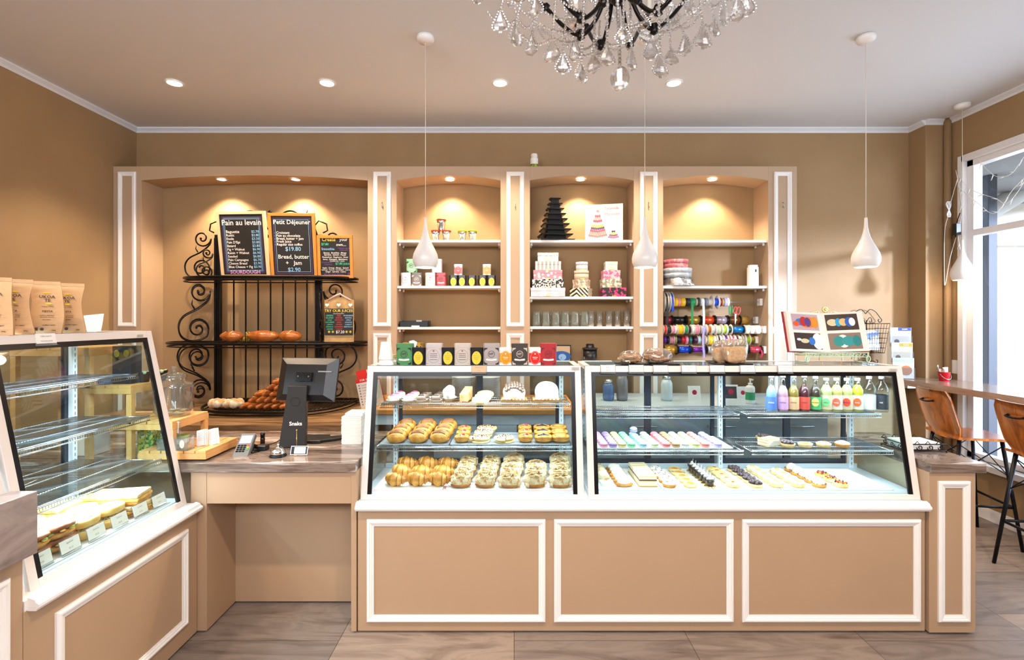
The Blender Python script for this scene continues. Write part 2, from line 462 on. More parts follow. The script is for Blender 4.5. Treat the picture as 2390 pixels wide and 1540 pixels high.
# ------------------------------------------------------------------ wall cabinet with arched niches
YF = 4.35; ZT = 3.0
pil = [(-3.54, 330), (858, 926), (1168, 1237), (1479, 1548), (1793, 1860)]
P = []
for a, b in pil: P.append((a if isinstance(a, float) else wx(a, YF), wx(b, YF)))
cab = thing('niche_cabinet', 'tan built-in wall cabinet with arched niches and white mouldings', 'cabinet', (0, YF, 0))
MF = lambda x=0, z=0, y=YF: face_mat((x, y, z))
for i, (a, b) in enumerate(P):
    o = MB().box((a, YF, 0), (b, YB, ZT)).build('pilaster', CAB, cab, world=True, bevel=.002)
    m = MB(); c = (a + b) / 2 + (.03 if i == 0 else 0); hw = .078
    if i == 0: a2, b2 = wx(276, YF), wx(318, YF)
    else: a2, b2 = c - hw, c + hw
    m.mould(a2, wz(762, YF), b2, wz(401, YF), .036, .014, MF()); m.mould(a2, .45, b2, wz(778, YF), .036, .014, MF())
    m.build('moulding', WHITE, o, world=True)
    if i: 
        h = MB(); h.tube([(c, YF - .002, wz(472, YF)), (c, YF - .02, wz(474, YF)), (c, YF - .022, wz(480, YF)), (c + .004, YF - .012, wz(486, YF)), (c, YF - .004, wz(482, YF))], .003, 6)
        h.build('hook', STEEL, o, world=True)
def header(x0, x1, zs, zc):
    n = 20; m = MB(); pts = []
    for k in range(n + 1):
        t = k / n; pts.append((x0 + (x1 - x0) * t, zs + (zc - zs) * (1 - (2 * t - 1) ** 2)))
    for k in range(n):
        (xa, za), (xb, zb) = pts[k], pts[k + 1]
        m.quad([(xa, YF + .001, za), (xb, YF + .001, zb), (xb, YF + .001, ZT), (xa, YF + .001, ZT)])
        m.add([(xa, YF + .001, za), (xa, YB, za), (xb, YB, zb), (xb, YF + .001, zb)], [(0, 1, 2, 3)], 0, True)
    m.quad([(x0, YF + .001, ZT), (x1, YF + .001, ZT), (x1, YB, ZT), (x0, YB, ZT)])
    m.build('arched_header', CAB, cab, world=True)
for i in range(4):
    x0, x1 = P[i][1], P[i + 1][0]
    header(x0, x1, wz(421, YF), wz(409, YF))
SHELVES = {1: (560, 667, 763), 2: (560, 692, 762), 3: (560, 667)}
SHZ = {}
for n, ys in SHELVES.items():
    x0, x1 = P[n][1], P[n + 1][0]
    zs = [wz(y, YF + .02) for y in ys] + ([1.25] if n < 3 else [])
    SHZ[n] = zs
    for z in zs:
        sh = MB().box((x0, YF + .015, z - .022), (x1, YB, z)).build('shelf', WHITE, cab, world=True, bevel=.002)
        for xx in (x0 + .012, x1 - .012):
            for yy in (YF + .06, YF + .2): MB().cyl((xx, yy, z - .022), (xx, yy, z - .045), .011, 10).build('shelf_support', WHITE, sh, world=True)
def downlight(x, y, z, label, grp, e, r=.045, spot=100, tilt=(0, 0)):
    t = thing('downlight', label, 'light', (x, y, z), 0, grp)
    m = MB(); m.lathe([(r, 0), (r + .012, 0), (r + .012, -.004), (r + .004, -.006), (r, -.003)], 24, cap=False); m.build('trim_ring', WHITE, t)
    m = MB(); m.disc2(0, 0, r, r, Matrix.Rotation(pi, 4, 'X'), lift=.002); m.build('lamp_disc', mat('lamp_glow', '#fff1dc', emit=9.0), t)
    light('downlight_beam', 'SPOT', (x, y, z - .02), e, WARM, (radians(tilt[0]), radians(tilt[1]), 0), .03, spot=radians(spot), blend=.55)
for px, nm in ((517, 'arch above the bread rack, further from the tea tins'), (690, 'arch above the bread rack, nearer the tea tins')):
    downlight(wx(px, 4.45), 4.45, wz(421, YF) + .012 + .026, 'small round downlight in the wide ' + nm, 'niche downlights', 34, .035, 112)
for px, nm in ((1050, 'above the steel cups'), (1355, 'above the black tiered stand'), (1662, 'above the empty top shelf')):
    downlight(wx(px, 4.46), 4.46, wz(411, YF), 'small round downlight in the niche arch ' + nm, 'niche downlights', 26, .035, 112)
for px, nm in ((407, 'nearest the side wall over the bread rack'), (763, 'between the wall corner and the hanging lamps'), (1167, 'just beside the chandelier on the till side'), (1573, 'beyond the chandelier on the ribbon side')):
    Y = 1.79 * FPX / 552
    downlight(wx(px, Y), Y, ZC - .002, 'round ceiling downlight ' + nm, 'ceiling downlights', 66, .05, 105)
for xx in (-2.4, 0.2, 2.2):
    light('room_downlight', 'SPOT', (xx, 1.0, ZC - .03), 85, WARM, (0, 0, 0), .05, spot=radians(120), blend=.6)

# ------------------------------------------------------------------ pendants
def pendant(px, pyb, pyt, Y, label, canopy_r=.055):
    x = wx(px, Y); zb = wz(pyb, Y); zt = wz(pyt, Y); h = zt - zb
    t = thing('pendant_lamp', label, 'pendant lamp', (x, Y, zb), 0, 'white teardrop pendant lamps')
    prof = [(.050, .006), (.060, .0), (.068, .008), (.079, .035), (.080, .06), (.074, .09), (.060, .12), (.042, .155), (.027, .19), (.017, .225), (.011, .26), (.008, h)]
    MB().lathe([(r, z * h / .32 if z < .3 else z) for r, z in prof], 32, cap=False).build('lamp_shade', mat('pendant_enamel', '#e9e4df', 0.3), t)
    MB().disc2(0, 0, .055, .055, Matrix.Rotation(pi, 4, 'X'), lift=-.01).build('bulb_glow', mat('pendant_glow', '#ffe9c9', emit=4.0), t)
    cz = ZC - zb
    MB().cyl((0, 0, h - .005), (0, 0, cz - .02), .0022, 6).build('cord', mat('clear_cord', '#e3dacb', 0.4), t)
    MB().lathe([(.012, cz - .04), (.045, cz - .036), (.055, cz - .022), (.056, cz - .002)], 28).build('ceiling_rose', WHITE, t)
    light('pendant_bulb', 'POINT', (x, Y, zb - .03), 2.0, WARM, size=.03)
pendant(993, 625, 508, 3.12, 'white teardrop pendant lamp in front of the tea tin shelves')
pendant(1505, 625, 508, 3.12, 'white teardrop pendant lamp hanging between cake boxes and ribbons')
pendant(2021, 624, 508, 3.12, 'white teardrop pendant lamp before the plain pale back wall')
pendant(2246, 654, 560, 4.1, 'white teardrop pendant lamp in the corner beside the window frame')
# ------------------------------------------------------------------ counters
VERT = FRONT
def side_mat(o): return face_mat(o, 'right')        # drawing x -> +Y, y -> Z, facing +X
CF = 2.59                                            # front plane of the long counter
dc = thing('display_counter', 'long tan panelled counter with white mouldings under the two glass cases', 'counter', (0, CF, 0))
MB().box((-.822, CF, .012), (2.16, 3.12, .655)).build('carcass', KICK, dc, world=True, bevel=.002)
for a, b in ((857, 1273), (1293, 1711), (1731, 2147)):
    m = MB(); m.mould(wx(a, CF), wz(1450, CF), wx(b, CF), wz(1211, CF), .036, .016, face_mat((0, CF, 0)))
    m.build('panel_moulding', WHITE, dc, world=True)
LP = [(0, 0), (.03, 0), (.034, .008), (.040, .012), (.040, .022), (.030, .028), (.024, .038), (.006, .044), (0, .044)]
m = MB(); vs = []
for x in (-.826, 2.165): vs += [(x, CF - o, .652 + z) for o, z in LP]
k = len(LP); m.add(vs, [(i, k + i, k + (i + 1) % k, (i + 1) % k) for i in range(k)] + [tuple(range(k)), tuple(range(2 * k - 1, k - 1, -1))])
m.box((-.825, CF, .655), (2.165, 3.14, .689))
m.build('white_ledge', WHITE, dc, world=True)


# end unit with stone top by the stools
eu = thing('end_unit', 'narrow tan panelled counter end with streaked stone top beside the bar stools', 'counter', (2.3, 2.575, 0))
MB().box((2.170, 2.575, .012), (2.412, 3.25, .85)).build('carcass', KICK, eu, world=True, bevel=.002)
m = MB(); m.mould(wx(2188, 2.575), wz(1450, 2.575), wx(2262, 2.575), wz(1122, 2.575), .036, .016, face_mat((0, 2.575, 0))); m.build('panel_moulding', WHITE, eu, world=True)
MB().box((2.170, 2.562, .85), (2.458, 3.28, .90)).build('stone_top', MARBLE, eu, world=True, bevel=.003)

# till desk with knee space
td = thing('till_desk', 'tan till desk with open knee space between the glass cases', 'desk', (-1.3, 2.59, 0))
m = MB(); m.box((-1.70, 2.59, .012), (-1.617, 2.86, .85)); m.box((-1.70, 2.86, .012), (-.855, 2.90, .85)); m.build('body_panel', KICK, td, world=True, bevel=.002)
MB().box((-.856, CF - .004, .012), (-.828, 3.12, .85)).build('end_panel', KICK, td, world=True, bevel=.002)
MB().box((-1.617, 2.592, .68), (-.855, 2.62, .85)).build('apron', KICK, td, world=True, bevel=.002)
MB().box((-2.62, 2.90, .012), (-.853, 3.29, .85)).build('back_carcass', KICK, td, world=True)
MB().box((-1.668, 2.72, .5), (-1.632, 2.86, .5001)).build('seam', KICK, td, world=True) if False else None
MB().box((-3.52, 2.572, .85), (-.83, 3.31, .90)).build('stone_worktop', MARBLE, td, world=True, bevel=.003)

# counter run on the side wall, its face looking along +X
XF = -1.665
lc = thing('side_counter', 'tan panelled counter run carrying the sandwich case along the side', 'counter', (-2.0, 1.6, 0))
MB().box((-2.35, 1.672, .012), (XF, 2.586, .655)).build('carcass', KICK, lc, world=True, bevel=.002)
nc = thing('stone_ledge_counter', 'tan counter with thick grey-brown stone ledge standing proud of its neighbour', 'counter', (-1.9, 1.0, 0))
MB().box((-2.35, .2, .012), (-1.703, 1.670, .685)).build('carcass', KICK, nc, world=True)
MB().box((-1.702, .2, .012), (XF, 1.670, .86)).build('front_panel', KICK, nc, world=True, bevel=.002)
m = MB(); vs = []
for y in (1.685, 2.575): vs += [(XF + o, y, .652 + z) for o, z in LP]
m.add(vs, [(i, (i + 1) % k, k + (i + 1) % k, k + i) for i in range(k)] + [tuple(range(k)), tuple(range(2 * k - 1, k - 1, -1))])
m.box((-2.35, 1.675, .655), (XF, 2.575, .69)); m.build('white_ledge', WHITE, lc, world=True)
m = MB(); m.mould(1.785, .105, 2.505, .585, .036, .016, side_mat((XF, 0, 0))); m.build('panel_moulding', WHITE, lc, world=True)
m = MB(); m.mould(.55, .105, 1.62, .80, .036, .016, side_mat((XF, 0, 0))); m.build('panel_moulding', WHITE, nc, world=True)
MB().box((-1.702, .2, .86), (-1.612, 1.668, 1.07)).build('stone_block', streaky('grey_brown_stone', [(0.3, '#4a4140'), (0.42, '#7c6e6b'), (0.6, '#9b8f8a'), (0.75, '#87797a')], (3, 1.2, 3), 0.25, 2.2, 1.5), nc, world=True, bevel=.003)

# ------------------------------------------------------------------ refrigerated display cases
DARKDOOR = mat('dark_blue_frame', '#1d2836', 0.3)
CASEFLOOR = mat('pale_steel_deck', '#c9d6de', 0.3, 0.3)
LEDM = mat('led_tube', '#eaf4ff', emit=6.0)
def wire_shelf(parent, x0, x1, y0, y1, z, pitch=.012, lip=.02):
    """chromed wire shelf: bars front to back, cross rods, turned-up front lip"""
    m = MB(); n = int((x1 - x0) / pitch); pitch = (x1 - x0) / n; r = .0013
    for i in range(n + 1):
        x = x0 + i * pitch
        m.add([(x - r, y1, z), (x + r, y1, z), (x + r, y0, z), (x - r, y0, z), (x - r, y1, z - 2 * r), (x + r, y1, z - 2 * r), (x + r, y0, z - 2 * r), (x - r, y0, z - 2 * r), (x - r, y0 - .003, z - lip), (x + r, y0 - .003, z - lip)],
              [(0, 3, 2, 1), (4, 5, 6, 7), (0, 4, 7, 3), (1, 2, 6, 5), (3, 8, 9, 2)])
    for yy in (y0, y0 + (y1 - y0) * .33, y0 + (y1 - y0) * .66, y1): m.cyl((x0, yy, z - .004), (x1, yy, z - .004), .0028, 6)
    m.cyl((x0, y0 - .003, z + .003), (x1, y0 - .003, z + .003), .003, 6); m.cyl((x0, y0 - .003, z - lip), (x1, y0 - .003, z - lip), .003, 6)
    for xx in (x0, x1): m.cyl((xx, y0, z - .004), (xx, y1, z - .004), .003, 6)
    o = m.build('wire_shelf', CHROME, parent)
    b = MB()
    for xx in (x0 - .004, x1 + .002):
        b.add([(xx, y1 + .02, z - .005), (xx, y1 + .02, z - .05), (xx, y0 + .01, z - .012), (xx, y0 + .01, z - .004)] + [(xx + .002, y1 + .02, z - .005), (xx + .002, y1 + .02, z - .05), (xx + .002, y0 + .01, z - .012), (xx + .002, y0 + .01, z - .004)],
              [(0, 1, 2, 3), (7, 6, 5, 4), (0, 3, 7, 4), (1, 5, 6, 2), (2, 6, 7, 3)])
        b.build('bracket', STEEL, o); b = MB()
    return o
def display_case(label, loc, rz, W, H, D, lean, shelves, uprights, doors, led=10, solid_side=(0, 0)):
    """local x along the front, y towards the back, z up; shelves = (x0, x1, y0, y1, z)"""
    t = thing('display_case', label, 'display case', loc, rz)
    f = .034
    ly = lambda z: lean * z / H
    # white front frame following the slanted glass
    m = MB()
    def slab(x0, x1, z0, z1, d=.022, mi=0, off=0.0, mb=None):
        (mb or m).add([(x0, ly(z0) + off, z0), (x1, ly(z0) + off, z0), (x1, ly(z1) + off, z1), (x0, ly(z1) + off, z1),
               (x0, ly(z0) + d + off, z0), (x1, ly(z0) + d + off, z0), (x1, ly(z1) + d + off, z1), (x0, ly(z1) + d + off, z1)],
              [(0, 1, 2, 3), (7, 6, 5, 4), (0, 4, 5, 1), (3, 2, 6, 7), (0, 3, 7, 4), (1, 5, 6, 2)], mi)
    slab(0, f, 0, H); slab(W - f, W, 0, H); slab(f, W - f, 0, .026); slab(f, W - f, H - f, H)
    # top frame
    yb = D - .02
    m.box((0, lean + .001, H - .022), (f, yb, H)); m.box((W - f, lean + .001, H - .022), (W, yb, H)); m.box((0, yb - .03, H - .022), (W, yb, H)); m.box((f, lean, H - .022), (W - f, lean + .03, H))
    m.build('front_frame', FRAMEW, t, bevel=.0015)
    m = MB(); b = .022; o = .004
    slab(f, f + b, .026, H - f, .01, 0, o, m); slab(W - f - b, W - f, .026, H - f, .01, 0, o, m); slab(f + b, W - f - b, H - f - .022, H - f, .01, 0, o, m)
    m.build('black_border', BLACK, t)
    m = MB(); slab(f + b, W - f - b, .026, H - f - .022, .005, 0, o, m); m.build('front_glass', GLASS, t)
    m = MB(); m.box((f, lean + .03, H - .008), (W - f, yb - .03, H - .002)); m.build('top_glass', glass('top_glass', '#dfeff2', 1.0), t)
    for i, x in enumerate((.006, W - .011)):
        m = MB(); m.add([(x, ly(.02) + .02, .02), (x, D, .02), (x, D, H - .02), (x, ly(H) + .02, H - .02), (x + .005, ly(.02) + .02, .02), (x + .005, D, .02), (x + .005, D, H - .02), (x + .005, ly(H) + .02, H - .02)],
                        [(0, 3, 2, 1), (4, 5, 6, 7), (0, 1, 5, 4), (2, 3, 7, 6), (1, 2, 6, 5), (3, 0, 4, 7)])
        m.build('side_glass', GLASS, t)
    m = MB(); m.box((.004, .02, 0), (W - .004, D, .03)); m.box((.012, D - .03, .03), (W - .012, D - .018, .055)); m.build('deck', CASEFLOOR, t, bevel=.001)
    for x in uprights:
        m = MB(); m.box((x, D - .035, .03), (x + .026, D - .012, H - .02)); u = m.build('upright', mat('upright_enamel', '#e3edf3', 0.35), t)
        m = MB()
        for q in range(int(H / .03)): m.box((x + .011, D - .0362, .05 + q * .03), (x + .015, D - .0345, .066 + q * .03))
        m.build('slots', mat('slot_grey', '#6d7a85', 0.5), u)
    for (x0, x1) in doors:
        m = MB(); e = .020
        m.box((x0, D - .008, .03), (x0 + e, D + .012, H - .03)); m.box((x1 - e, D - .008, .03), (x1, D + .012, H - .03))
        m.box((x0 + e, D - .008, .03), (x1 - e, D + .012, .08)); m.box((x0 + e, D - .008, H - .06), (x1 - e, D + .012, H - .03))
        d = m.build('rear_door', DARKDOOR, t)
        MB().box((x0 + e, D, .08), (x1 - e, D + .004, H - .06)).build('pane', glass('door_glass', '#e6eef2', .8), d)
    m = MB(); m.cyl((f + .02, lean + .045, H - .03), (W - f - .02, lean + .045, H - .03), .008, 10); m.build('light_tube', LEDM, t)
    for (x0, x1, y0, y1, z) in shelves: wire_shelf(t, x0, x1, y0, y1, z)
    M4 = Matrix.Translation(loc) @ Matrix.Rotation(rz, 4, 'Z')
    lp = M4 @ Vector((W / 2, lean + .07, H - .04))
    light('case_tube_light', 'AREA', lp, .36 * led * W, LED, (radians(-12) if abs(rz) < .1 else 0, radians(12) if abs(rz) > .1 else 0, rz), W - .14, .04)
    zs = sorted(set(round(s[4], 3) for s in shelves))
    for (x0, x1, y0, y1, z) in shelves:
        lp = M4 @ Vector(((x0 + x1) / 2, y0 + .04, z - .03))
        light('shelf_tube_light', 'AREA', lp, led * .19 * (x1 - x0), LED, (0, 0, rz), (x1 - x0) - .04, .02)
    return t
# two long cases on the front counter
CY, CZ = 2.62, .69
D0 = .50
C1X = -.818
case1 = display_case('shorter glass display case full of croissants and pastries', (C1X, CY, CZ), 0, 1.19, .70, D0, .13,
    [(.05, 1.14, .20, .47, wz(943, CY + .2) - CZ), (.045, 1.145, .13, .47, wz(1043, CY + .13) - CZ)], (.062, 1.10), ((.09, .6), (.6, 1.10)), led=9)
C2X = .395
case2 = display_case('longer glass display case with macarons, tarts and cold drinks', (C2X, CY, CZ), 0, 1.768, .70, D0, .13,
    [(.04, .885, .18, .46, wz(967, CY + .18) - CZ), (.04, .885, .13, .46, wz(1052, CY + .13) - CZ),
     (.93, 1.69, .18, .46, wz(966, CY + .18) - CZ), (.93, 1.72, .13, .46, wz(1052, CY + .13) - CZ)], (.03,   .885, 1.705), ((.06, .45), (.45, .87), (.92, 1.33), (1.33, 1.70)), led=7)
S11, S12 = CZ + wz(943, CY + .2) - CZ, CZ + wz(1043, CY + .13) - CZ
S21, S22 = wz(967, CY + .18), wz(1052, CY + .13)
DECK = CZ + .03
# sandwich case on the side counter: front looks along +X
S3 = [(.05, .78, .22, .54, .68), (.05, .78, .16, .54, .465), (.05, .78, .10, .54, .245)]
case3 = display_case('tall glass sandwich case with three empty wire shelves on the side counter', (-1.705, 1.737, CZ), pi / 2, .83, .90, .58, .185, S3, (.03, .39, .775), ((.05, .41), (.41, .78)), led=20)
# the next case of the run, only its end showing at the picture's edge
case4 = display_case('case end with black border beside the stone block, nearest the viewer', (-1.705, .86, CZ), pi / 2, .86, .90, .58, .185, [(.05, .8, .16, .54, .465), (.05, .8, .10, .54, .245)], (.03, .80), ((.05, .41), (.41, .78)), led=12)

# ------------------------------------------------------------------ back counters
bc = thing('back_counter', 'low back counter with streaked stone top behind the till', 'counter', (-2.2, 3.7, 0))
MB().box((-3.3, 3.72, .012), (-1.17, YF - .01, .84)).build('carcass', KICK, bc, world=True)
MB().prism([(-3.34, 3.58), (-1.16, 3.58), (-1.16, YF - .005), (-1.31, YF - .005), (-1.31, YB - .01), (-3.27, YB - .01), (-3.27, YF - .005), (-3.34, YF - .005)], .84, .88).build('worktop', streaky('brown_stone', [(0.3, '#3a2a1e'), (0.45, '#7d5f42'), (0.6, '#a5825c'), (0.75, '#8a6b4d')], (.7, 5, 5), 0.3, 1.5, 1.5), bc, world=True, bevel=.003)
wt = thing('work_table', 'pale blue work table with wooden top behind the pastry case', 'table', (-.3, 3.6, 0))
WTZ = .985
MB().box((-1.14, 3.62, WTZ - .035), (.46, YF - .01, WTZ)).build('table_top', OAK, wt, world=True, bevel=.003)
PBLUE = mat('pale_blue_paint', '#c3ccd4', 0.5)
for xx in (-1.11, .38):
    for yy in (3.66, 4.24): MB().box((xx, yy, 0), (xx + .055, yy + .055, WTZ - .035)).build('leg', PBLUE, wt, world=True)
MB().box((-1.055, 3.67, WTZ - .12), (.38, 3.69, WTZ - .035)).build('apron', PBLUE, wt, world=True)
MB().box((-.60, 3.68, .55), (.02, 3.70, WTZ - .125)).build('front_panel', mat('grey_panel', '#b7babd', 0.5), wt, world=True)
MB().box((-1.06, 3.7, .55), (.40, 4.24, .58)).build('lower_shelf', PBLUE, wt, world=True)
g = thing('rear_bench', 'grey-blue rear bench behind the macaron case', 'bench', (1.4, 3.6, 0))
MB().box((.50, 3.60, .97), (2.35, YF - .01, 1.0)).build('bench_top', mat('pale_bench_top', '#b9c3cb', 0.35), g, world=True, bevel=.003)
MB().box((.52, 3.66, .012), (2.33, YF - .01, .97)).build('bench_body', mat('bench_grey', '#8f989d', 0.5), g, world=True)
for i in range(3):
    m = MB(); m.cyl((.85 + i * .58, 3.63, .86), (1.05 + i * .58, 3.63, .86), .006, 8); m.cyl((.86 + i * .58, 3.63, .86), (.86 + i * .58, 3.66, .86), .005, 6); m.cyl((1.04 + i * .58, 3.63, .86), (1.04 + i * .58, 3.66, .86), .005, 6)
    m.build('handle', STEEL, g, world=True)
# window bar
bar = thing('window_bar', 'long window bar top of brown laminate along the side window', 'bar', (3.7, 2.5, 0))
BZ = 1.12
MB().prism([(3.50, 1.4), (3.885, 1.4), (3.885, 4.36), (3.69, 4.425), (3.69, 4.60), (3.42, 4.60)], BZ - .05, BZ).build('bar_top', BARWOOD, bar, world=True, bevel=.003)
m = MB(); m.box((3.45, 4.32, BZ - .075), (3.62, 4.36, BZ - .05)); m.build('bracket', STEEL, bar, world=True)
# ------------------------------------------------------------------ baker's rack
rk = thing('bakers_rack', "black wrought iron baker's rack with scrollwork and three shelves", 'rack', (-2.2, 4.3, .88))
YR = 4.50
def rx(px): return wx(px, YR)
RT, RM, RB = 2.013, 1.444, .925
XA, XB_ = wx(505, 4.47), wx(741, 4.47)
def post(x, y, z1=2.42):
    m = MB(); m.box((x - .028, y - .014, .885), (x + .028, y + .014, z1)); 
    for o in (-.020, .020): m.box((x + o - .008, y - .022, .885), (x + o + .008, y - .014, z1 - .03))
    return m.build('post', IRON, rk, world=True, bevel=.002)
post(XA, YR); post(XB_, YR)
for px in (545, 573, 602, 631, 660, 689, 716):
    MB().box((rx(px) - .005, YR, .885), (rx(px) + .005, YR + .01, 2.4)).build('back_bar', IRON, rk, world=True)
MB().box((XA, YR - .004, 2.395), (XB_, YR + .012, 2.42)).build('top_rail', IRON, rk, world=True)
def stadium(x0, x1, yb, yf, n=14):
    """flat-backed tray outline bulging towards the room, pointed oval ends"""
    c = (x0 + x1) / 2; h = (x1 - x0) / 2; pts = [(x0 + .05, yb), (x1 - .05, yb)]
    for k in range(n * 2 + 1):
        a = pi * k / (2 * n)
        pts.append((c + h * (abs(cos(a)) ** .55) * (1 if cos(a) >= 0 else -1), yb - .02 - (yb - yf) * abs(sin(a)) ** .8))
    return pts
def rshelf(z, pa, pb, yf, Y):
    x0, x1 = wx(pa, Y), wx(pb, Y); pts = stadium(x0, x1, YR - .015, yf)
    m = MB(); m.tube([(x, y, z) for x, y in pts], .011, 8, closed=True); m.tube([(x, y, z - .028) for x, y in pts], .006, 6, closed=True)
    n = 46
    for i in range(1, n):
        x = x0 + (x1 - x0) * i / n; c = (x0 + x1) / 2; h = (x1 - x0) / 2
        t = abs(x - c) / h; yy = YR - .035 - (YR - .015 - yf) * (max(0, 1 - t ** (1 / .275 * .55)) ** .45)
        m.box((x - .003, yy, z - .004), (x + .003, YR - .02, z + .002))
    m.box((x0 + .06, YR - .21, z - .006), (x1 - .06, YR - .19, z + .001)); 
    zz = []
    for i in range(len(pts) - 2):
        (xa, ya), (xb, yb) = pts[i + 1], pts[i + 2]
    m.build('shelf', IRON, rk, world=True)
rshelf(RT, 425, 826, 4.20, 4.36); rshelf(RM, 390, 848, 4.10, 4.34); rshelf(RB, 452, 800, 3.86, 4.05)
def spiral(cx, cz, r0, a0, turns, n=26, shrink=.16):
    """points from the outside of a curl to its eye"""
    return [(cx + (r0 * (1 - (1 - shrink) * k / n)) * cos(a0 + 2 * pi * turns * k / n), cz + (r0 * (1 - (1 - shrink) * k / n)) * sin(a0 + 2 * pi * turns * k / n)) for k in range(n + 1)]
def sscroll(h, w, sx=1, leaf=True):
    """S shaped scroll in xz between z 0..h, bulging to +x at the bottom"""
    a = spiral(w * .60, h * .84, w * .30, radians(0), -1.5)         # upper curl
    b = spiral(w * .55, h * .20, w * .27, radians(180), 1.6)
    body = [(w * .90, h * .84), (w * .84, h * .70), (w * .55, h * .55), (w * .16, h * .42), (w * .02, h * .26), (w * .10, h * .08), (w * .40, .0), (w * .78, h * .07), (w * .85, h * .2)]
    c = [(w * .85, h * .2)] + spiral(w * .55, h * .21, w * .30, radians(0), 1.45)[1:]
    pts = a[::-1] + [(p.x, p.y) for p in catmull([(x, z, 0) for x, z in body], 7)][1:-1] + c
    return [(x * sx, z) for x, z in pts]
def put_scroll(x, y, z, h, w, sx=1, yaw=0.0, flip=False, r=.0075, name='scroll', nobl=.9):
    pts = sscroll(h, w)
    if flip: pts = [(px, h - pz) for px, pz in pts]
    # x measured outward from the post: invert so the curl eye sits near the post
    P3 = [((w - px) * sx * cos(yaw), -(w - px) * sin(yaw), pz) for px, pz in pts]
    m = MB(); m.tube([(x + a, y + b, z + c) for a, b, c in P3], r, 6)
    q = [((w * .55) * sx * cos(yaw), -(w * .55) * sin(yaw), h * .55), ((w * .62) * sx * cos(yaw), -(w * .62) * sin(yaw), h * .62), ((w * .60) * sx * cos(yaw), -(w * .6) * sin(yaw), h * .70)]
    m.tube([(x + a, y + b, z + c) for a, b, c in q], [.006, .005, .001], 6)
    m.ell((x + (w - pts[0][0]) * sx * cos(yaw), y - (w - pts[0][0]) * sin(yaw), z + pts[0][1]), (.011, .011, .011), 8)
    m.build(name, IRON, rk, world=True)
for s, X0 in ((-1, XA - .02), (1, XB_ + .02)):
    # above the top shelf
    put_scroll(X0, YR - .03, RT + .01, .43, .27, s); put_scroll(X0 + s * -.01, YR - .04, RT + .01, .26, .16, s, radians(60), r=.0065)
    # between the shelves
    put_scroll(X0, YR - .03, RM + .01, .54, .33, s); put_scroll(X0, YR - .04, RM + .01, .52, .30, s, radians(62), r=.0065)
    put_scroll(X0, YR - .03, RB + .01, .49, .34, s, 0, True); put_scroll(X0, YR - .04, RB + .01, .48, .30, s, radians(62), True, .0065)
    m = MB(); m.tube([(p[0], YR, p[1]) for p in [(X0 - s * .03, 2.40), (X0 - s * .06, 2.50), (X0 - s * .02, 2.55), (X0 + s * .05, 2.52), (X0 + s * .06, 2.46), (X0 + s * .02, 2.44)]], .007, 6)
    m.build('post_curl', IRON, rk, world=True)
# arched cresting over the menu boards
xm = wx(630, YR)
m = MB()
for s in (-1, 1):
    m.tube(catmull([(xm + s * .02, YR, 2.47), (xm + s * .08, YR, 2.585), (xm + s * .18, YR, 2.64), (xm + s * .28, YR, 2.60), (xm + s * .36, YR, 2.50), (xm + s * .42, YR, 2.42)], 6), .008, 6)
    m.tube([(xm + s * .30, YR, 2.57), (xm + s * .34, YR, 2.63), (xm + s * .345, YR, 2.655)], [.006, .004, .001], 6)
m.cyl((xm, YR, 2.40), (xm, YR, 2.62), .009, 8); m.lathe([(.006, 0), (.014, .012), (.02, .022), (.012, .028), (.006, .035)], 10, 0, Matrix.Translation((xm, YR, 2.61)))
m.build('cresting', IRON, rk, world=True)

# ------------------------------------------------------------------ menu boards
SLATE = mat('blackboard', '#17120f', 0.55, c2='#1d1712', scale=14)
CH_W = mat('chalk_white', '#f4ece4', 0.8); CH_P = mat('chalk_pink', '#e8a6d8', 0.8); CH_B = mat('chalk_blue', '#8fc4ea', 0.8)
CH_V = mat('chalk_violet', '#7a4a92', 0.8); CH_Y = mat('chalk_yellow', '#f2d154', 0.8); CH_G = mat('chalk_green', '#47c79a', 0.8); CH_R = mat('chalk_red', '#cf4238', 0.8)
CHK = [CH_W, CH_P, CH_B, CH_V, CH_Y, CH_G, CH_R]
def menu_board(label, px0, px1, py0, py1, Y, rz, tilt, fr, lines, borders, group='chalk menu boards'):
    x0, x1, z1, z0 = wx(px0, Y), wx(px1, Y), wz(py0, Y), wz(py1, Y)
    W, H = x1 - x0, z1 - z0
    t = thing('menu_board', label, 'menu board', ((x0 + x1) / 2, Y, z0), rz, group)
    t.rotation_euler = (-tilt, 0, rz)
    M = FRONT
    m = MB(); d = .026; m.box((-W / 2 + d, 0, d), (W / 2 - d, .012, H - d)); sl = m.build('slate', SLATE, t)
    m = MB(); m.box((-W / 2, -.008, 0), (W / 2, .014, d)); m.box((-W / 2, -.008, H - d), (W / 2, .014, H)); m.box((-W / 2, -.008, d), (-W / 2 + d, .014, H - d)); m.box((W / 2 - d, -.008, d), (W / 2, .014, H - d))
    m.build('frame', fr, t, bevel=.0015)
    m = MB()
    for ins, mi in borders: m.frame2(-W / 2 + d + ins * W, d + ins * W, W / 2 - d - ins * W, H - d - ins * W, .0025, M, mi)
    for (s, x, y, size, mi, al) in lines:
        m.text(s, size * H, M @ Matrix.Translation((x * W, y * H, .0006)), mi, .010, al, 1.0)
    m.build('lettering', CHK, sl)
    return t
items = ['Baguette', 'Rustic', 'Etoile', "Pain D'Epi", 'Batard', 'Fig + Walnut', 'Raisin + Walnut', 'Seeded', 'Pain Campagne', 'Cheese Bread', 'Blue Cheese + Fig']
prices = ['$2.70', '$3.80', '$3.50', '$3.80', '$3.80', '$6.90', '$6.90', '$6.80', '$6.70', '$3.90', '$3.90']
L1 = [('Pain au levain', .0, .83, .115, 0, 'c'), ('SOURDOUGH', 0.0, .085, .075, 1, 'c')]
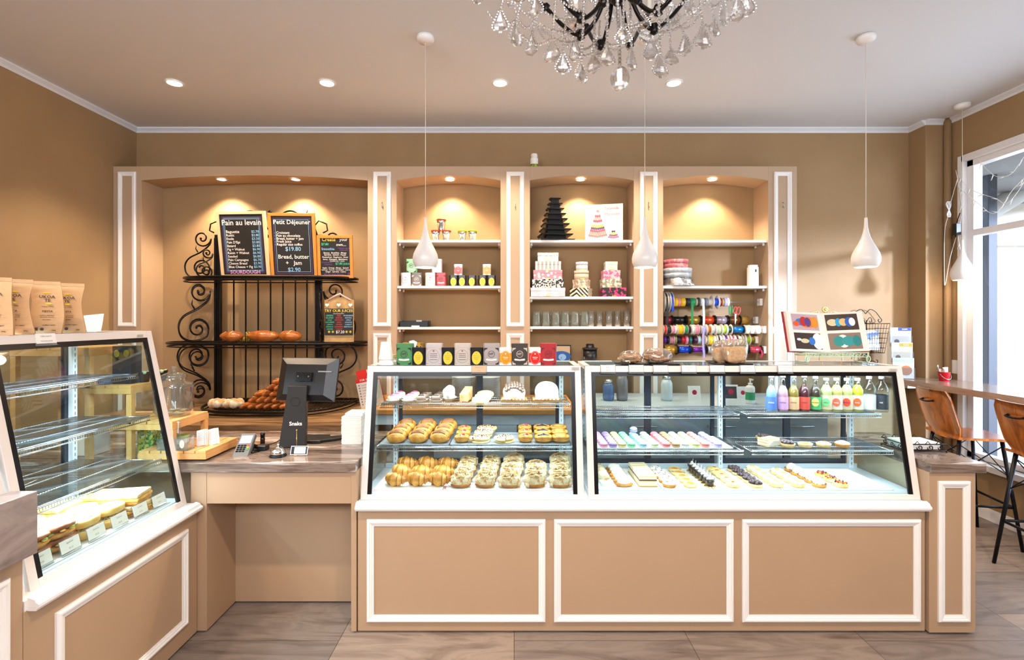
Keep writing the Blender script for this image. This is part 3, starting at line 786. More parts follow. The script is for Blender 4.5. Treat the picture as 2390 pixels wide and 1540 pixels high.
for i, (a, b) in enumerate(zip(items, prices)):
    y = .695 - i * .053
    L1 += [(a, -.33, y, .06 if i == 0 else .052, 0, 'l'), (b, .34, y, .052, 2, 'r'), ('-', -.37, y, .05, 3, 'c')]
menu_board('chalk menu board in pale frame headed Pain au levain, list ending SOURDOUGH', 516, 632, 496, 648, 4.33, radians(-3), radians(-8), mat('maple_frame', '#e3c398', 0.45), L1, ((.045, 3), (.07, 2), (.09, 2)))
L2 = [('Petit Déjeuner', 0, .86, .095, 0, 'c')]
for i, a in enumerate(['Croissant', 'Pain au chocolate', 'Bread, butter + Jam', 'Fresh Juice', 'Regular size coffee']): L2 += [(a, -.34, .70 - i * .045, .052, 0, 'l'), ('.', -.38, .71 - i * .045, .06, 2, 'c')]
L2 += [('$19.80', 0, .45, .088, 2, 'c'), ('Bread, butter', 0, .33, .088, 0, 'c'), ('+   Jam', 0, .235, .088, 0, 'c'), ('$2.90', 0, .13, .088, 2, 'c')]
menu_board('chalk menu board in orange wood frame headed Petit Déjeuner', 635, 741, 500, 649, 4.33, radians(2), radians(-8), mat('orange_pine_frame', '#d18a35', 0.4), L2, ((.04, 3), (.075, 2)))
L3 = [('Create', -.17, .90, .115, 4, 'c'), ('your', .25, .90, .10, 0, 'c'), ('$7.80', -.28, .79, .075, 5, 'c'), ('own....', .18, .78, .09, 0, 'c'), ('Smoothie', -.2, .68, .08, 2, 'c'), ('Choose up to', .25, .70, .05, 3, 'c'), ('3 flavours', .25, .655, .05, 3, 'c'),
      ('Banana . Breakfast . Mango', 0, .59, .05, 0, 'c'), ('Spirulina . Spinach . Papaya', 0, .545, .048, 0, 'c'), ('Passionfruit . Raspberry . Straw', 0, .49, .048, 0, 'c'), ('berry . Pineapple . Blackberry', 0, .44, .048, 0, 'c'), ('Cranberries + more', .05, .40, .042, 0, 'c'),
      ('Choose up to', -.25, .37, .045, 3, 'c'), ('3 flavours', -.2, .32, .045, 3, 'c'), ('$7.80 Juice', .2, .34, .075, 5, 'c'), ('Apple . Orange . Mango . Spinach', 0, .24, .046, 0, 'c'), ('Beetroot . Carrot . Cucumber . Lemon', 0, .195, .044, 0, 'c'), ('Ginger . Spirulina . Celery', 0, .15, .046, 0, 'c'), ('60c for extra flavour', -.05, .09, .055, 3, 'c'), ('*', .38, .07, .16, 3, 'c')]
menu_board('small chalk board headed Create your own in orange frame', 743, 825, 550, 649, 4.33, 0, radians(-5), MATS['orange_pine_frame'], L3, ())
# hanging juice board
Y = 4.22
jb = thing('juice_board', 'slate and wood juice board with three white hearts leaning on the rack', 'sign', (wx(791, Y), Y, RM + .012))
W = wx(825, Y) - wx(757, Y); H = wz(690, Y) - wz(795, Y)
JW = mat('pale_driftwood', '#c5a26b', 0.7, c2='#a98653', scale=12)
m = MB(); m.prism([(-W / 2, 0), (W / 2, 0), (W / 2, H * .93), (W * .3, H * .97), (0, H), (-W * .3, H * .97), (-W / 2, H * .93)], 0, .012, M=Matrix.Translation((0, .014, 0)) @ FRONT); m.build('backing_board', JW, jb)
m = MB(); m.box((-W / 2 + .004, -.004, H * .15), (W / 2 - .004, .002, H * .74)); sl = m.build('slate', SLATE, jb)
m = MB(); Mj = Matrix.Translation((0, -.0045, 0)) @ FRONT
def jt(s, x, y, sz, mi): m.text(s, sz * H, Mj @ Matrix.Translation((x * W, y * H, .0004)), mi, .008)
jt('TRY OUR JUICES', 0, .69, .085, 4); jt('~~~~~~~', 0, .63, .06, 0)
for i, s in enumerate(['GREEN', 'ISLAND', '.KALE', '.CUCUMBER', '.LEMON', '.SPINACH', '.GINGER']): jt(s, -.31, .585 - i * .05, .05 if i < 2 else .038, 5)
for i, s in enumerate(['RED', 'ROCK', '.BEETROOT', '.APPLE', '.GINGER', '.RASPBERRY', '.CARROT']): jt(s, .01, .585 - i * .05, .05 if i < 2 else .038, 6)
for i, s in enumerate(['MORNING', 'DETOX', '.APPLE', '.ORANGE', '.CARROT', '.BEETROOT']): jt(s, .33, .585 - i * .05, .045 if i < 2 else .038, 2)
jt('$7.20', .05, .22, .085, 0)
for xx in (-.33, -.2, .27, .4): jt('*', xx, .2, .13, 4)
m.build('lettering', CHK, sl)
m = MB(); m.tube([(-W * .38, .0, H * .93), (-W * .1, -.004, H * 1.03), (W * .05, -.004, H * 1.07), (W * .12, -.004, H * 1.03), (W * .4, 0, H * .93)], .007, 6, flat=.4); m.build('pink_ribbon', mat('pink_ribbon', '#e2b3ab', 0.6), jb)
for xx in (-.4, 0, .4):
    m = MB(); pts = []
    for k in range(24):
        a = 2 * pi * k / 24; pts.append((.017 * (sin(a) ** 3), .0155 * (.8125 * cos(a) - .3125 * cos(2 * a) - .125 * cos(3 * a) - .0625 * cos(4 * a)) * 1.1))
    m.prism(pts, 0, .006, M=Matrix.Translation((xx * W, .0, H * .82)) @ FRONT); h = m.build('heart', PAPER, jb, bevel=.001)
    m = MB(); 
    for k in range(5): m.tube([(xx * W, .0, H * .86), (xx * W + (k - 2) * .008, -.004, H * .89), (xx * W + (k - 2) * .013, -.002, H * .875)], .0012, 4)
    m.build('raffia_bow', JW, h)

# ------------------------------------------------------------------ breads
CRUST = mat('bread_crust', '#8a4413', 0.35, c2='#b96b28', scale=18, bump=.3, bscale=40)
SCORE = mat('bread_score', '#e6bd80', 0.6, c2='#d19a58', scale=30)
FLOUR = mat('floury_crust', '#c79a66', 0.7, c2='#e8dcc6', scale=22, bump=.4, bscale=60, lo=.42, hi=.58)
DARKC = mat('dark_crust', '#6b2f10', 0.4, c2='#b9692a', scale=15, bump=.3, bscale=40)
def loaf(label, x, y, z, L, W, H, rz=0, kind='batard', group='loaves on the middle shelf of the rack', m_=None, seed=0):
    t = thing('bread_loaf', label, 'bread', (x, y, z), rz, group)
    nf = noise_fn(seed, .05)
    MB().ell((0, 0, H * .46), (L / 2, W / 2, H / 2), 20, fn=lambda d: nf(d) * (1 - .12 * max(0, -d.z)), sm=True).build('crust', m_ or CRUST, t)
    m = MB()
    def strip(pts2, w):
        vs = []
        for (u, th) in pts2:
            for s in (-w, w):
                q = sqrt(max(.02, 1 - (2 * (u + s * .35)) ** 2)); a_ = radians(th) + s * 2.2
                vs.append(((u + s * .35) * L, -q * cos(a_) * W * .525, H * .46 + q * sin(a_) * H * .525))
        m.add(vs, [(2 * i, 2 * i + 1, 2 * i + 3, 2 * i + 2) for i in range(len(pts2) - 1)], 0, True)
    if kind == 'leaf':
        for k in range(8):
            u = -.36 + k * .095
            strip([(u + .03, 22), (u + .01, 42), (u, 60)], .03); strip([(u + .03, 118), (u + .015, 95), (u, 72)], .03)
    else:
        for u in (-.24, .06): strip([(u, 28), (u + .03, 45), (u + .04, 65), (u + .03, 88), (u, 110)], .07)
    m.build('scoring', SCORE, t)
    return t
YL = 4.22
loaf('glossy loaf with pale slashes, furthest from the juice board', wx(541, YL), YL, RM + .012, .205, .13, .098, seed=1)
loaf('large braided loaf with leaf scoring in the middle of the rack shelf', wx(616, YL), YL - .01, RM + .012, .29, .14, .10, kind='leaf', seed=2)
loaf('short round dark loaf next to the juice board on the rack', wx(676, YL), YL, RM + .012, .205, .13, .102, seed=3)
# flowery dried bunch between loaves
t = thing('dried_bunch', 'yellow-green dried flower bunch between the first two loaves', 'dried flowers', (wx(572, YL + .06), YL + .06, RM + .012))
m = MB()
for i in range(26):
    a = R.uniform(-1, 1); m.tube([(a * .06, 0, .0), (a * .09, R.uniform(-.02, .02), R.uniform(.03, .085))], [.002, .006], 5)
stuff_o = m.build('dried_stems', mat('dried_yellow', '#b9a02c', 0.8, c2='#51491a', scale=40), t)
# round floury loaves and a stack of baguettes on the lowest shelf
for i, (px, py, r, tx) in enumerate(((508, 958, .075, 'furthest from the till screen'), (545, 955, .085, 'touching the baguettes'))):
    Y = 3.98; x = wx(px, Y); t = thing('round_loaf', 'floury round crown loaf ' + tx, 'bread', (x, Y, RB + .012), 0, 'floury crown loaves')
    m = MB()
    for k in range(6):
        a = k * pi / 3 + i; nf = noise_fn(k + i * 9, .06)
        m.ell((cos(a) * r * .55, sin(a) * r * .5, .036), (r * .5, r * .42, .036), 10, fn=nf)
    m.ell((0, 0, .035), (r * .5, r * .5, .04), 10)
    m.build('crust', FLOUR, t)
def bread_roll(label, p, d, L, r, m_, seed, grp):
    p = Vector(p); d = Vector(d).normalized(); n = 16; nf = random.Random(seed)
    pts = []; rr = []
    for k in range(n + 1):
        u = k / n; pts.append(p + d * (L * u)); rr.append(r * (sin(pi * min(max(u, .02), .98)) ** .35) * (1 + .10 * sin(u * 40 + seed)))
    t = thing('baguette', label, 'bread', p, 0, grp)
    MB().tube(pts, rr, 10, flat=.85).build('crust', m_, t, world=True)
    m = MB()
    for k in range(5):
        u = .14 + k * .165; c = p + d * (L * u) + Vector((0, 0, r * .80)); e = Vector((d.x, d.y, 0)).normalized(); s = Vector((-e.y, e.x, 0))
        m.add([c - e * .022 - s * r * .45, c - e * .012 + s * r * .05, c + e * .03 + s * r * .5, c + e * .014 - s * r * .2], [(0, 1, 2, 3)], 0)
    m.build('scoring', SCORE, t, world=True)
bi = 0
for row, (n, x0) in enumerate(((6, wx(572, 3.93)), (5, wx(590, 3.93)), (4, wx(601, 3.93)), (3, wx(628, 3.93)), (2, wx(640, 3.93)))):
    for k in range(n):
        bread_roll('crusty baguette in the stack, %s layer up, %s from the round loaves' % (ORD[row], ORD[k]),
            (x0 + k * .062, 3.86 + row * .01, RB + .036 + row * .047), (.30 + R.uniform(-.1, .1), 1, .02), .32, .030, DARKC if (k + row) % 3 == 0 else CRUST, bi, 'baguettes stacked on the lowest rack shelf'); bi += 1

# ------------------------------------------------------------------ till desk things
BLKP = mat('black_plastic', '#121316', 0.35, bump=.08, bscale=300)
DZ = .90
ps = thing('till_screen', 'black touch-screen till seen from behind on its slanted stand', 'till', (-1.26, 2.98, DZ))
m = MB(); Mx = Matrix.Translation((0.02, -.02, .385)) @ Matrix.Rotation(radians(-9), 4, 'Z') @ Matrix.Rotation(radians(-14), 4, 'X')
m.box((-.188, -.002, -.125), (.188, .012, .135), 0, Mx)
m.add([(-.186, -.002, -.122), (.186, -.002, -.122), (.186, -.002, .132), (-.186, -.002, .132), (-.13, -.032, -.09), (.13, -.032, -.09), (.13, -.032, .09), (-.13, -.032, .09)], [(4, 5, 6, 7), (0, 1, 5, 4), (1, 2, 6, 5), (2, 3, 7, 6), (3, 0, 4, 7)], 0, False, Mx)
scn = m.build('screen', BLKP, ps, bevel=.002)
m = MB(); m.box((-.188, .0122, -.125), (.188, .0126, .135), 0, Mx); m.build('display_glass', BLACK, scn)
m = MB(); m.box((.08, -.034, .045), (.165, -.0305, .052), 0, Mx); m.build('badge_strip', mat('grey_print', '#9a9ca0', 0.5), scn)
m = MB(); m.box((-.05, -.05, -.012), (.05, -.03, .04), 0, Mx); m.cyl((-.034, -.051, .015), (-.034, -.055, .015), .004, 8, 1, M=Mx); m.cyl((.034, -.051, .015), (.034, -.055, .015), .004, 8, 1, M=Mx); m.build('hinge_mount', [BLACK, STEEL], ps)
Ms = Matrix.Translation((-.02, -.06, 0)) @ Matrix.Rotation(radians(6), 4, 'Z')
st = MB(); st.add([(-.095, -.05, .004), (.055, -.05, .004), (.055, -.01, .004), (-.095, -.01, .004), (-.045, -.035, .36), (.06, -.035, .36), (.06, -.005, .36), (-.045, -.005, .36)], [(0, 3, 2, 1), (4, 5, 6, 7), (0, 1, 5, 4), (1, 2, 6, 5), (2, 3, 7, 6), (3, 0, 4, 7)], 0, False, Ms)
sto = st.build('stand', mat('dark_grey_plastic', '#24211f', 0.4, bump=.05, bscale=300), ps, bevel=.003)
Mt = Ms @ Matrix.Translation((.0, -.0445, .14)) @ Matrix.Rotation(radians(2.5), 4, 'X') @ Matrix.Rotation(radians(90), 4, 'X')
m = MB(); m.text('Snaks', .032, Mt, 0, .03); m.ring2(.0, .13, .026, .026, .0015, Mt, 1); m.build('printed_mark', [CH_W, BLACK], sto)
m = MB(); m.box((-.10, -.01, 0), (.09, .16, .018)); m.add([(.05, -.02, 0), (.22, .10, 0), (.20, .16, 0), (.03, .10, 0), (.05, -.02, .02), (.22, .10, .014), (.20, .16, .014), (.03, .10, .02)], [(0, 3, 2, 1), (4, 5, 6, 7), (0, 1, 5, 4), (1, 2, 6, 5), (2, 3, 7, 6), (3, 0, 4, 7)]); m.build('base', BLKP, ps, bevel=.003)
m = MB(); m.tube(catmull([(-.05, .05, .02), (-.12, .02, .04), (-.17, -.03, .012), (-.22, -.06, .006), (-.26, -.03, .006)], 8), .0035, 6); m.build('cable', BLACK, ps)
# card reader
ct = thing('card_terminal', 'grey card payment terminal with keypad on the till desk', 'card reader', (wx(571, 2.76), 2.76, DZ), radians(8))
Mc = Matrix.Translation((0, 0, .032)) @ Matrix.Rotation(radians(38), 4, 'X')
m = MB(); m.box((-.04, -.085, -.012), (.04, .085, .018), 0, Mc); bd = m.build('body', mat('terminal_grey', '#6c6c6c', 0.35), ct, bevel=.005)
m = MB(); m.rect2(-.030, .015, .030, .070, Mc @ Matrix.Translation((0, 0, .018)), 0); m.build('screen', mat('lcd_lilac', '#b9b4d8', 0.2), bd)
m = MB()
for i in range(3):
    for j in range(4): m.box((-.030 + i * .016, -.005 - j * .013, .018), (-.018 + i * .016, .003 - j * .013, .0205), 0, Mc)
for j, mi in enumerate((1, 2, 3)): m.box((.019, -.005 - j * .013, .018), (.031, .003 - j * .013, .0207), mi, Mc)
m.build('keypad', [BLACK, mat('key_red', '#c8452c'), mat('key_yellow', '#d8b43a'), mat('key_green', '#3b9c4e')], bd)
m = MB(); m.box((-.04, -.097, -.018), (.04, -.075, .012), 0, Mc); m.build('card_slot', BLACK, bd, bevel=.003)
m = MB(); m.cbox((0, .03, 0), (.06, .06, .05)); m.build('foot', mat('terminal_foot', '#4a4a4c', .4), ct, bevel=.004)
# bell
bl = thing('counter_bell', 'shiny chrome service bell on the till desk', 'bell', (wx(649, 2.70), 2.70, DZ))
MB().lathe([(.044, 0), (.045, .004), (.042, .008), (.040, .012)], 28).build('base', BLACK, bl)
MB().lathe([(.038, .012), (.0375, .022), (.034, .034), (.026, .045), (.014, .052), (.004, .054)], 28).build('dome', mat('mirror_chrome', '#e8eaee', 0.05, 1.0), bl)
MB().lathe([(.004, .053), (.004, .060), (.007, .062), (.007, .067), (.003, .070)], 14).build('plunger', MATS['mirror_chrome'], bl)
# small note holder with spike
nh = thing('note_holder', 'small framed card with brass spike beside the chrome bell', 'sign holder', (wx(697, 2.71), 2.71, DZ))
Mn = Matrix.Rotation(radians(-20), 4, 'X')
m = MB(); m.box((-.045, 0, .006), (.045, .003, .050), 0, Mn); fr = m.build('card_plate', BLACK, nh)
m = MB(); m.box((-.028, -.0008, .011), (.034, 0, .046), 0, Mn); m.build('card', PAPER, fr)
m = MB(); m.frame2(-.047, .004, .047, .052, .003, Mn @ FRONT, 0, .002); m.build('rim', STEEL, nh)
m = MB(); m.cyl((-.02, .02, .0), (-.02, .02, .135), .0016, 6); m.lathe([(.022, 0), (.022, .003), (.004, .006)], 16, 0, Matrix.Translation((-.02, .02, 0))); m.ell((-.02, .02, .136), (.004, .004, .004), 8); m.build('brass_spike', mat('brass', '#c9a25a', .25, 1.0), nh)
# pen and bottle and scanner
pn = thing('marker_bottle', 'small dark bottle standing beside the till cable', 'bottle', (wx(613, 2.90), 2.90, DZ))
MB().lathe([(.012, 0), (.013, .004), (.013, .05), (.010, .055)], 14).build('body', mat('brown_glassy', '#2a120c', .1), pn); MB().lathe([(.0125, .055), (.0125, .080), (.009, .083)], 14).build('cap', BLACK, pn)
pc = thing('pencil', 'orange pencil lying behind the card terminal', 'pencil', (wx(590, 2.95), 2.95, DZ)); MB().cyl((-.05, 0, .005), (.055, .0, .005), .005, 6).build('barrel', mat('orange_lacquer', '#d9832a', .35), pc)
sc_ = thing('barcode_scanner', 'black handheld scanner lying between card terminal and bell', 'scanner', (wx(600, 2.83), 2.83, DZ))
m = MB(); m.tube([(-.07, .02, .018), (-.03, .01, .022), (.01, .0, .018), (.03, -.01, .012)], [.010, .014, .014, .010], 10, flat=.7); m.build('handle', BLKP, sc_); m = MB(); m.cbox((.035, .0, 0), (.05, .055, .03)); m.build('head', BLKP, sc_, bevel=.005); m = MB(); m.lathe([(.055, 0), (.055, .003)], 24, 0, Matrix.Translation((-.02, -.03, 0))); m.build('foot_disc', BLACK, sc_)
# napkin stack, paper cup, leaflets by the pastry case
nt_ = thing('paper_bag_stack', 'tall stack of white paper bags beside the pastry case', 'paper bags', (wx(826, 2.98), 3.02, DZ))
m = MB()
for k in range(22): m.box((-.068 + R.uniform(-.002, .002), -.06 + R.uniform(-.002, .002), k * .0075), (.050 + R.uniform(-.002, .002), .07, k * .0075 + .0068))
m.build('lower_bags', mat('bag_paper', '#e9e2d8', .75), nt_)
m = MB(); m.box((-.05, -.05, .166), (.055, .07, .185)); m.build('top_bag', PAPER, nt_, bevel=.002)
lf = thing('leaflet', 'red and white leaflet with black shape propped by the case corner', 'leaflet', (-1.085, 3.80, .9855), radians(-10)); lf.scale = (1.4, 1, 1.4)
Ml = Matrix.Rotation(radians(-15), 4, 'Y')
m = MB(); m.box((-.055, .0, .0), (.075, .003, .205), 0, Ml); m.build('red_sheet', mat('leaflet_red', '#d8261c', .5), lf)
m = MB(); m.ell((.0, -.001, .125), (.028, .001, .024), 12, 0, Ml); m.ell((.05, -.001, .12), (.02, .001, .03), 12, 0, Ml); m.text('FOR', .024, Ml @ Matrix.Translation((.03, 0, .19)) @ FRONT, 1, .02); m.text('1 PC', .024, Ml @ Matrix.Translation((.03, 0, .168)) @ FRONT, 1, .02)
for k in range(4): m.rect2(-.04, .055 + k * .009, .06, .058 + k * .009, Ml @ FRONT, 1)
m.build('print', [INK, CH_W], lf)
l2 = thing('price_leaflet', 'white leaflet with red heading tucked under the red leaflet', 'leaflet', (-1.09, 3.76, .9855), radians(-6)); l2.scale = (1.5, 1, 1.5)
m = MB(); m.box((-.055, 0, .0), (.07, .002, .15), 0, Matrix.Rotation(radians(-12), 4, 'Y')); m.build('sheet', PAPER, l2)
m = MB(); Mq = Matrix.Rotation(radians(-12), 4, 'Y') @ FRONT
m.rect2(-.055, .128, .07, .15, Mq, 0); m.text('FOR 10 PC', .014, Mq @ Matrix.Translation((-.0, .139, .0006)), 2, .02)
for k in range(8): m.disc2(-.042, .115 - k * .014, .004, .004, Mq, 1); m.rect2(-.03, .113 - k * .014, .04, .115 - k * .014, Mq, 1)
m.build('print', [MATS['leaflet_red'], mat('print_grey', '#8b8f94', .6), CH_W], l2)

# ------------------------------------------------------------------ stepped pine stand on the till desk
ss = thing('stepped_stand', 'yellow pine stepped display stand with slatted treads beside the sandwich case', 'stand', (-1.95, 2.73, DZ))
SX = [(-1.985, -1.625, .955), (-2.22, -1.80, 1.11), (-2.44, -2.02, 1.30), (-2.66, -2.24, 1.50)]
y0, y1 = 2.60, 2.90
for i, (xa, xb, zt) in enumerate(SX):
    m = MB(); n = 6; wdt = (xb - xa) / n
    for k in range(n): m.box((xa + k * wdt + .003, y0, zt - .014), (xa + (k + 1) * wdt - .003, y1, zt))
    tr = m.build('slatted_tread', PINE, ss, world=True, bevel=.001)
    m = MB(); m.box((xa, y0 - .004, zt - .044), (xb, y0 + .014, zt - .0145)); m.box((xa, y1 - .014, zt - .044), (xb, y1 + .004, zt - .0145)); m.box((xb - .016, y0 + .014, zt - .044), (xb, y1 - .014, zt - .0145)); m.build('rail', PINE, ss, world=True, bevel=.001)
    if i:
        for yy in (y0, y1 - .028):
            for xx in (xb - .028,) + ((xa,) if i == 3 else ()): MB().box((xx, yy, DZ + .001), (xx + .028, yy + .028, zt - .045)).build('leg', PINE, ss, world=True, bevel=.001)
JG = glass('jar_glass', '#e6ecea', 3.2, .03, .04)
CLEAR = glass('acrylic', '#f2f5f5', 2.0, .0, .05)
# big lidded jar
jr = thing('biscuit_jar', 'large lidded glass biscuit jar on the pine step stand', 'jar', (-1.905, 2.76, 1.11))
def sq(a, z): return 1 / (abs(cos(a)) ** 4 + abs(sin(a)) ** 4) ** .25 if .015 < z < .19 else 1
MB().lathe([(.06, .002), (.078, .008), (.082, .03), (.082, .165), (.078, .185), (.058, .197), (.056, .215)], 40, cap=False, fn=sq).build('glass_body', JG, jr)
MB().lathe([(.062, .214), (.064, .222), (.058, .232), (.030, .242), (.014, .246), (.010, .256), (.022, .264), (.022, .272), (.008, .276), (.0, .277)], 32, cap=False).build('glass_lid', JG, jr)
m = MB()
for k in range(9): m.ell((R.uniform(-.045, .045), R.uniform(-.045, .045), .012 + R.uniform(0, .018)), (.022, .016, .007), 8)
stuff(m.build('wrapped_crumbs', mat('wrapped_mix', '#b98b5d', .4, c2='#5c7b6a', scale=30), jr))
# boxes and pots on the stand
bx = thing('black_gift_box', 'tall black box with yellow ovals on the second highest pine step', 'box', (-2.12, 2.70, 1.30))
MB().cbox((0, 0, 0), (.10, .08, .205)).build('body', mat('box_navy', '#191d28', .4), bx, bevel=.002)
m = MB(); [m.disc2(xx, .165, .015, .020, Matrix.Translation((0, -.0405, 0)) @ FRONT) for xx in (-.026, .026)]; m.build('oval_print', mat('box_yellow', '#c9a63c', .5), bx)
for i, (xx, yy) in enumerate(((-2.03, 2.75), (-1.985, 2.82))):
    t = thing('gift_pot', 'small ribbed black tin pot with ribbon, %s from the tall black box' % ORD[i], 'pot', (xx, yy, 1.30) if xx < -2.03 else (xx - .04, yy, 1.30), 0, 'black ribbed pots')
    MB().lathe([(.026, 0), (.034, .055), (.036, .058)], 20, fn=lambda a, z: 1 + .05 * cos(10 * a)).build('pot_body', mat('pot_black', '#14161c', .3), t)
    m = MB(); m.cyl((-.036, 0, .04), (.036, 0, .062), .004, 6); m.ell((.02, -.02, .055), (.014, .008, .01), 8); m.build('ribbon', mat('ribbon_sage', '#b4c29b', .5), t)
t = thing('blue_tub', 'bright blue round tub on the pine step beside the black box', 'tub', (-2.21, 2.66, 1.30))
MB().lathe([(.032, 0), (.042, .035), (.044, .037)], 24).build('tub_body', mat('tub_blue', '#2f7fcf', .35), t)
t = thing('patterned_carton', 'green and yellow patterned carton on the desk under the pine steps', 'carton', (-2.06, 2.80, DZ))
MB().cbox((0, 0, 0), (.085, .1, .13)).build('body', mat('carton_pattern', '#2d8a52', .5, c2='#e2dc58', scale=70, lo=.48, hi=.52), t)
m = MB(); [m.ell((a, b, .132), (.018, .014, .012), 8, i % 2) for i, (a, b) in enumerate(((-.02, -.02), (.015, .02), (.0, -.03)))]; m.build('wrapped_sweets', [mat('sweet_red', '#d0392e', .3), mat('sweet_green', '#2f7d4a', .3)], t)
t = thing('white_packet', 'white packet stack leaning under the top pine step', 'packet', (-2.36, 2.76, DZ))
MB().cbox((0, 0, 0), (.10, .12, .20)).build('body', PAPER, t, bevel=.004)
t = thing('lidded_tub', 'white tub with lime lid on the desk under the jar', 'tub', (-1.885, 2.78, DZ))
MB().lathe([(.036, 0), (.043, .085)], 24).build('tub_body', PAPER, t); MB().lathe([(.046, .085), (.046, .094), (.04, .097)], 24).build('lid', mat('lime_lid', '#a8cf5c', .4), t)
# acrylic holder with cards, picture card
ah = thing('card_holder', 'clear acrylic holder with picture card on the lowest pine step', 'card holder', (-1.84, 2.64, .955))
m = MB(); m.box((-.055, -.002, 0), (.055, .0, .15)); m.box((-.055, -.03, 0), (.055, -.028, .06)); m.box((-.055, -.03, 0), (.055, .0, .002)); m.build('acrylic_body', CLEAR, ah)
m = MB(); m.box((-.045, -.0035, .085), (.045, -.0025, .148)); cd = m.build('picture_card', PAPER, ah)
m = MB(); Mk = Matrix.Translation((0, -.0036, 0)) @ FRONT; m.ell((-.022, -.004, .118), (.010, .0006, .016), 10, 0); m.ell((-.022, -.004, .136), (.005, .0006, .006), 10, 1)
for k in range(5): m.rect2(.0, .132 - k * .008, .035, .134 - k * .008, Mk, 2)
m.build('print', [mat('navy_print', '#27325a', .6), mat('skin_print', '#b6714a', .6), GREYINK], cd)
bxx = thing('acrylic_box', 'clear acrylic box with oval label at the desk edge', 'box', (-1.775, 2.63, .955))
m = MB()
for a, b in (((-.05, -.03, 0), (.05, -.028, .07)), ((-.05, .028, 0), (.05, .03, .07)), ((-.05, -.03, 0), (-.048, .03, .07)), ((.048, -.03, 0), (.05, .03, .07)), ((-.05, -.03, 0), (.05, .03, .002))): m.box(a, b)
m.build('acrylic_body', CLEAR, bxx); m = MB(); m.disc2(.022, .036, .013, .022, Matrix.Translation((0, -.0305, 0)) @ FRONT); m.build('oval_label', PAPER, bxx)
for i, (xx, ww, tx, col) in enumerate(((-1.72, .045, 'pink-white fan of cards leaning in the pine tray', '#f0e2dd'), (-1.67, .04, 'white printed card standing upright at the pine tray end', '#f2f0ec'))):
    t = thing('business_card', tx, 'card', (xx, 2.70 + i * .03, .956), radians(8 if i else -5))
    m = MB(); [m.box((-ww / 2 + k * .006, k * .006, 0), (ww / 2 + k * .006, k * .006 + .001, .088), 0, Matrix.Rotation(radians(-14), 4, 'Y') @ Matrix.Rotation(radians(-18), 4, 'X')) for k in range(3)]
    m.build('cards', mat('card_' + ('white' if i else 'pink'), col, .6), t)
    m = MB(); Mk = Matrix.Rotation(radians(-14), 4, 'Y') @ Matrix.Rotation(radians(-18), 4, 'X') @ FRONT
    for k in range(6): m.rect2(-ww * .3, .03 + k * .008, ww * .3, .0315 + k * .008, Mk, 0)
    m.build('print', GREYINK, t)
# ------------------------------------------------------------------ tea tins
TINC = {'green': '#4f8a5a', 'black': '#15161b', 'silver': '#cdc8c8', 'cream': '#cfc7bd', 'greyht': '#b3abaa', 'brown': '#4b4340', 'redht': '#a82f36', 'darkgrey': '#6a605c', 'orange': '#e8940f', 'red': '#e0281f', 'sage': '#86bf8c', 'white': '#e9e6e4'}
TMAT = {k: mat('tin_' + k, v, 0.28, 0.25 if k in ('silver', 'cream', 'greyht') else 0.0) for k, v in TINC.items()}
YOVAL = mat('tin_oval', '#e2c537', 0.4)
def rrect(w, d, r, n=5):
    pts = []
    for cx, cy, a0 in ((w / 2 - r, d / 2 - r, 0), (-w / 2 + r, d / 2 - r, 90), (-w / 2 + r, -d / 2 + r, 180), (w / 2 - r, -d / 2 + r, 270)):
        for k in range(n + 1):
            a = radians(a0 + 90 * k / n); pts.append((cx + r * cos(a), cy + r * sin(a)))
    return pts
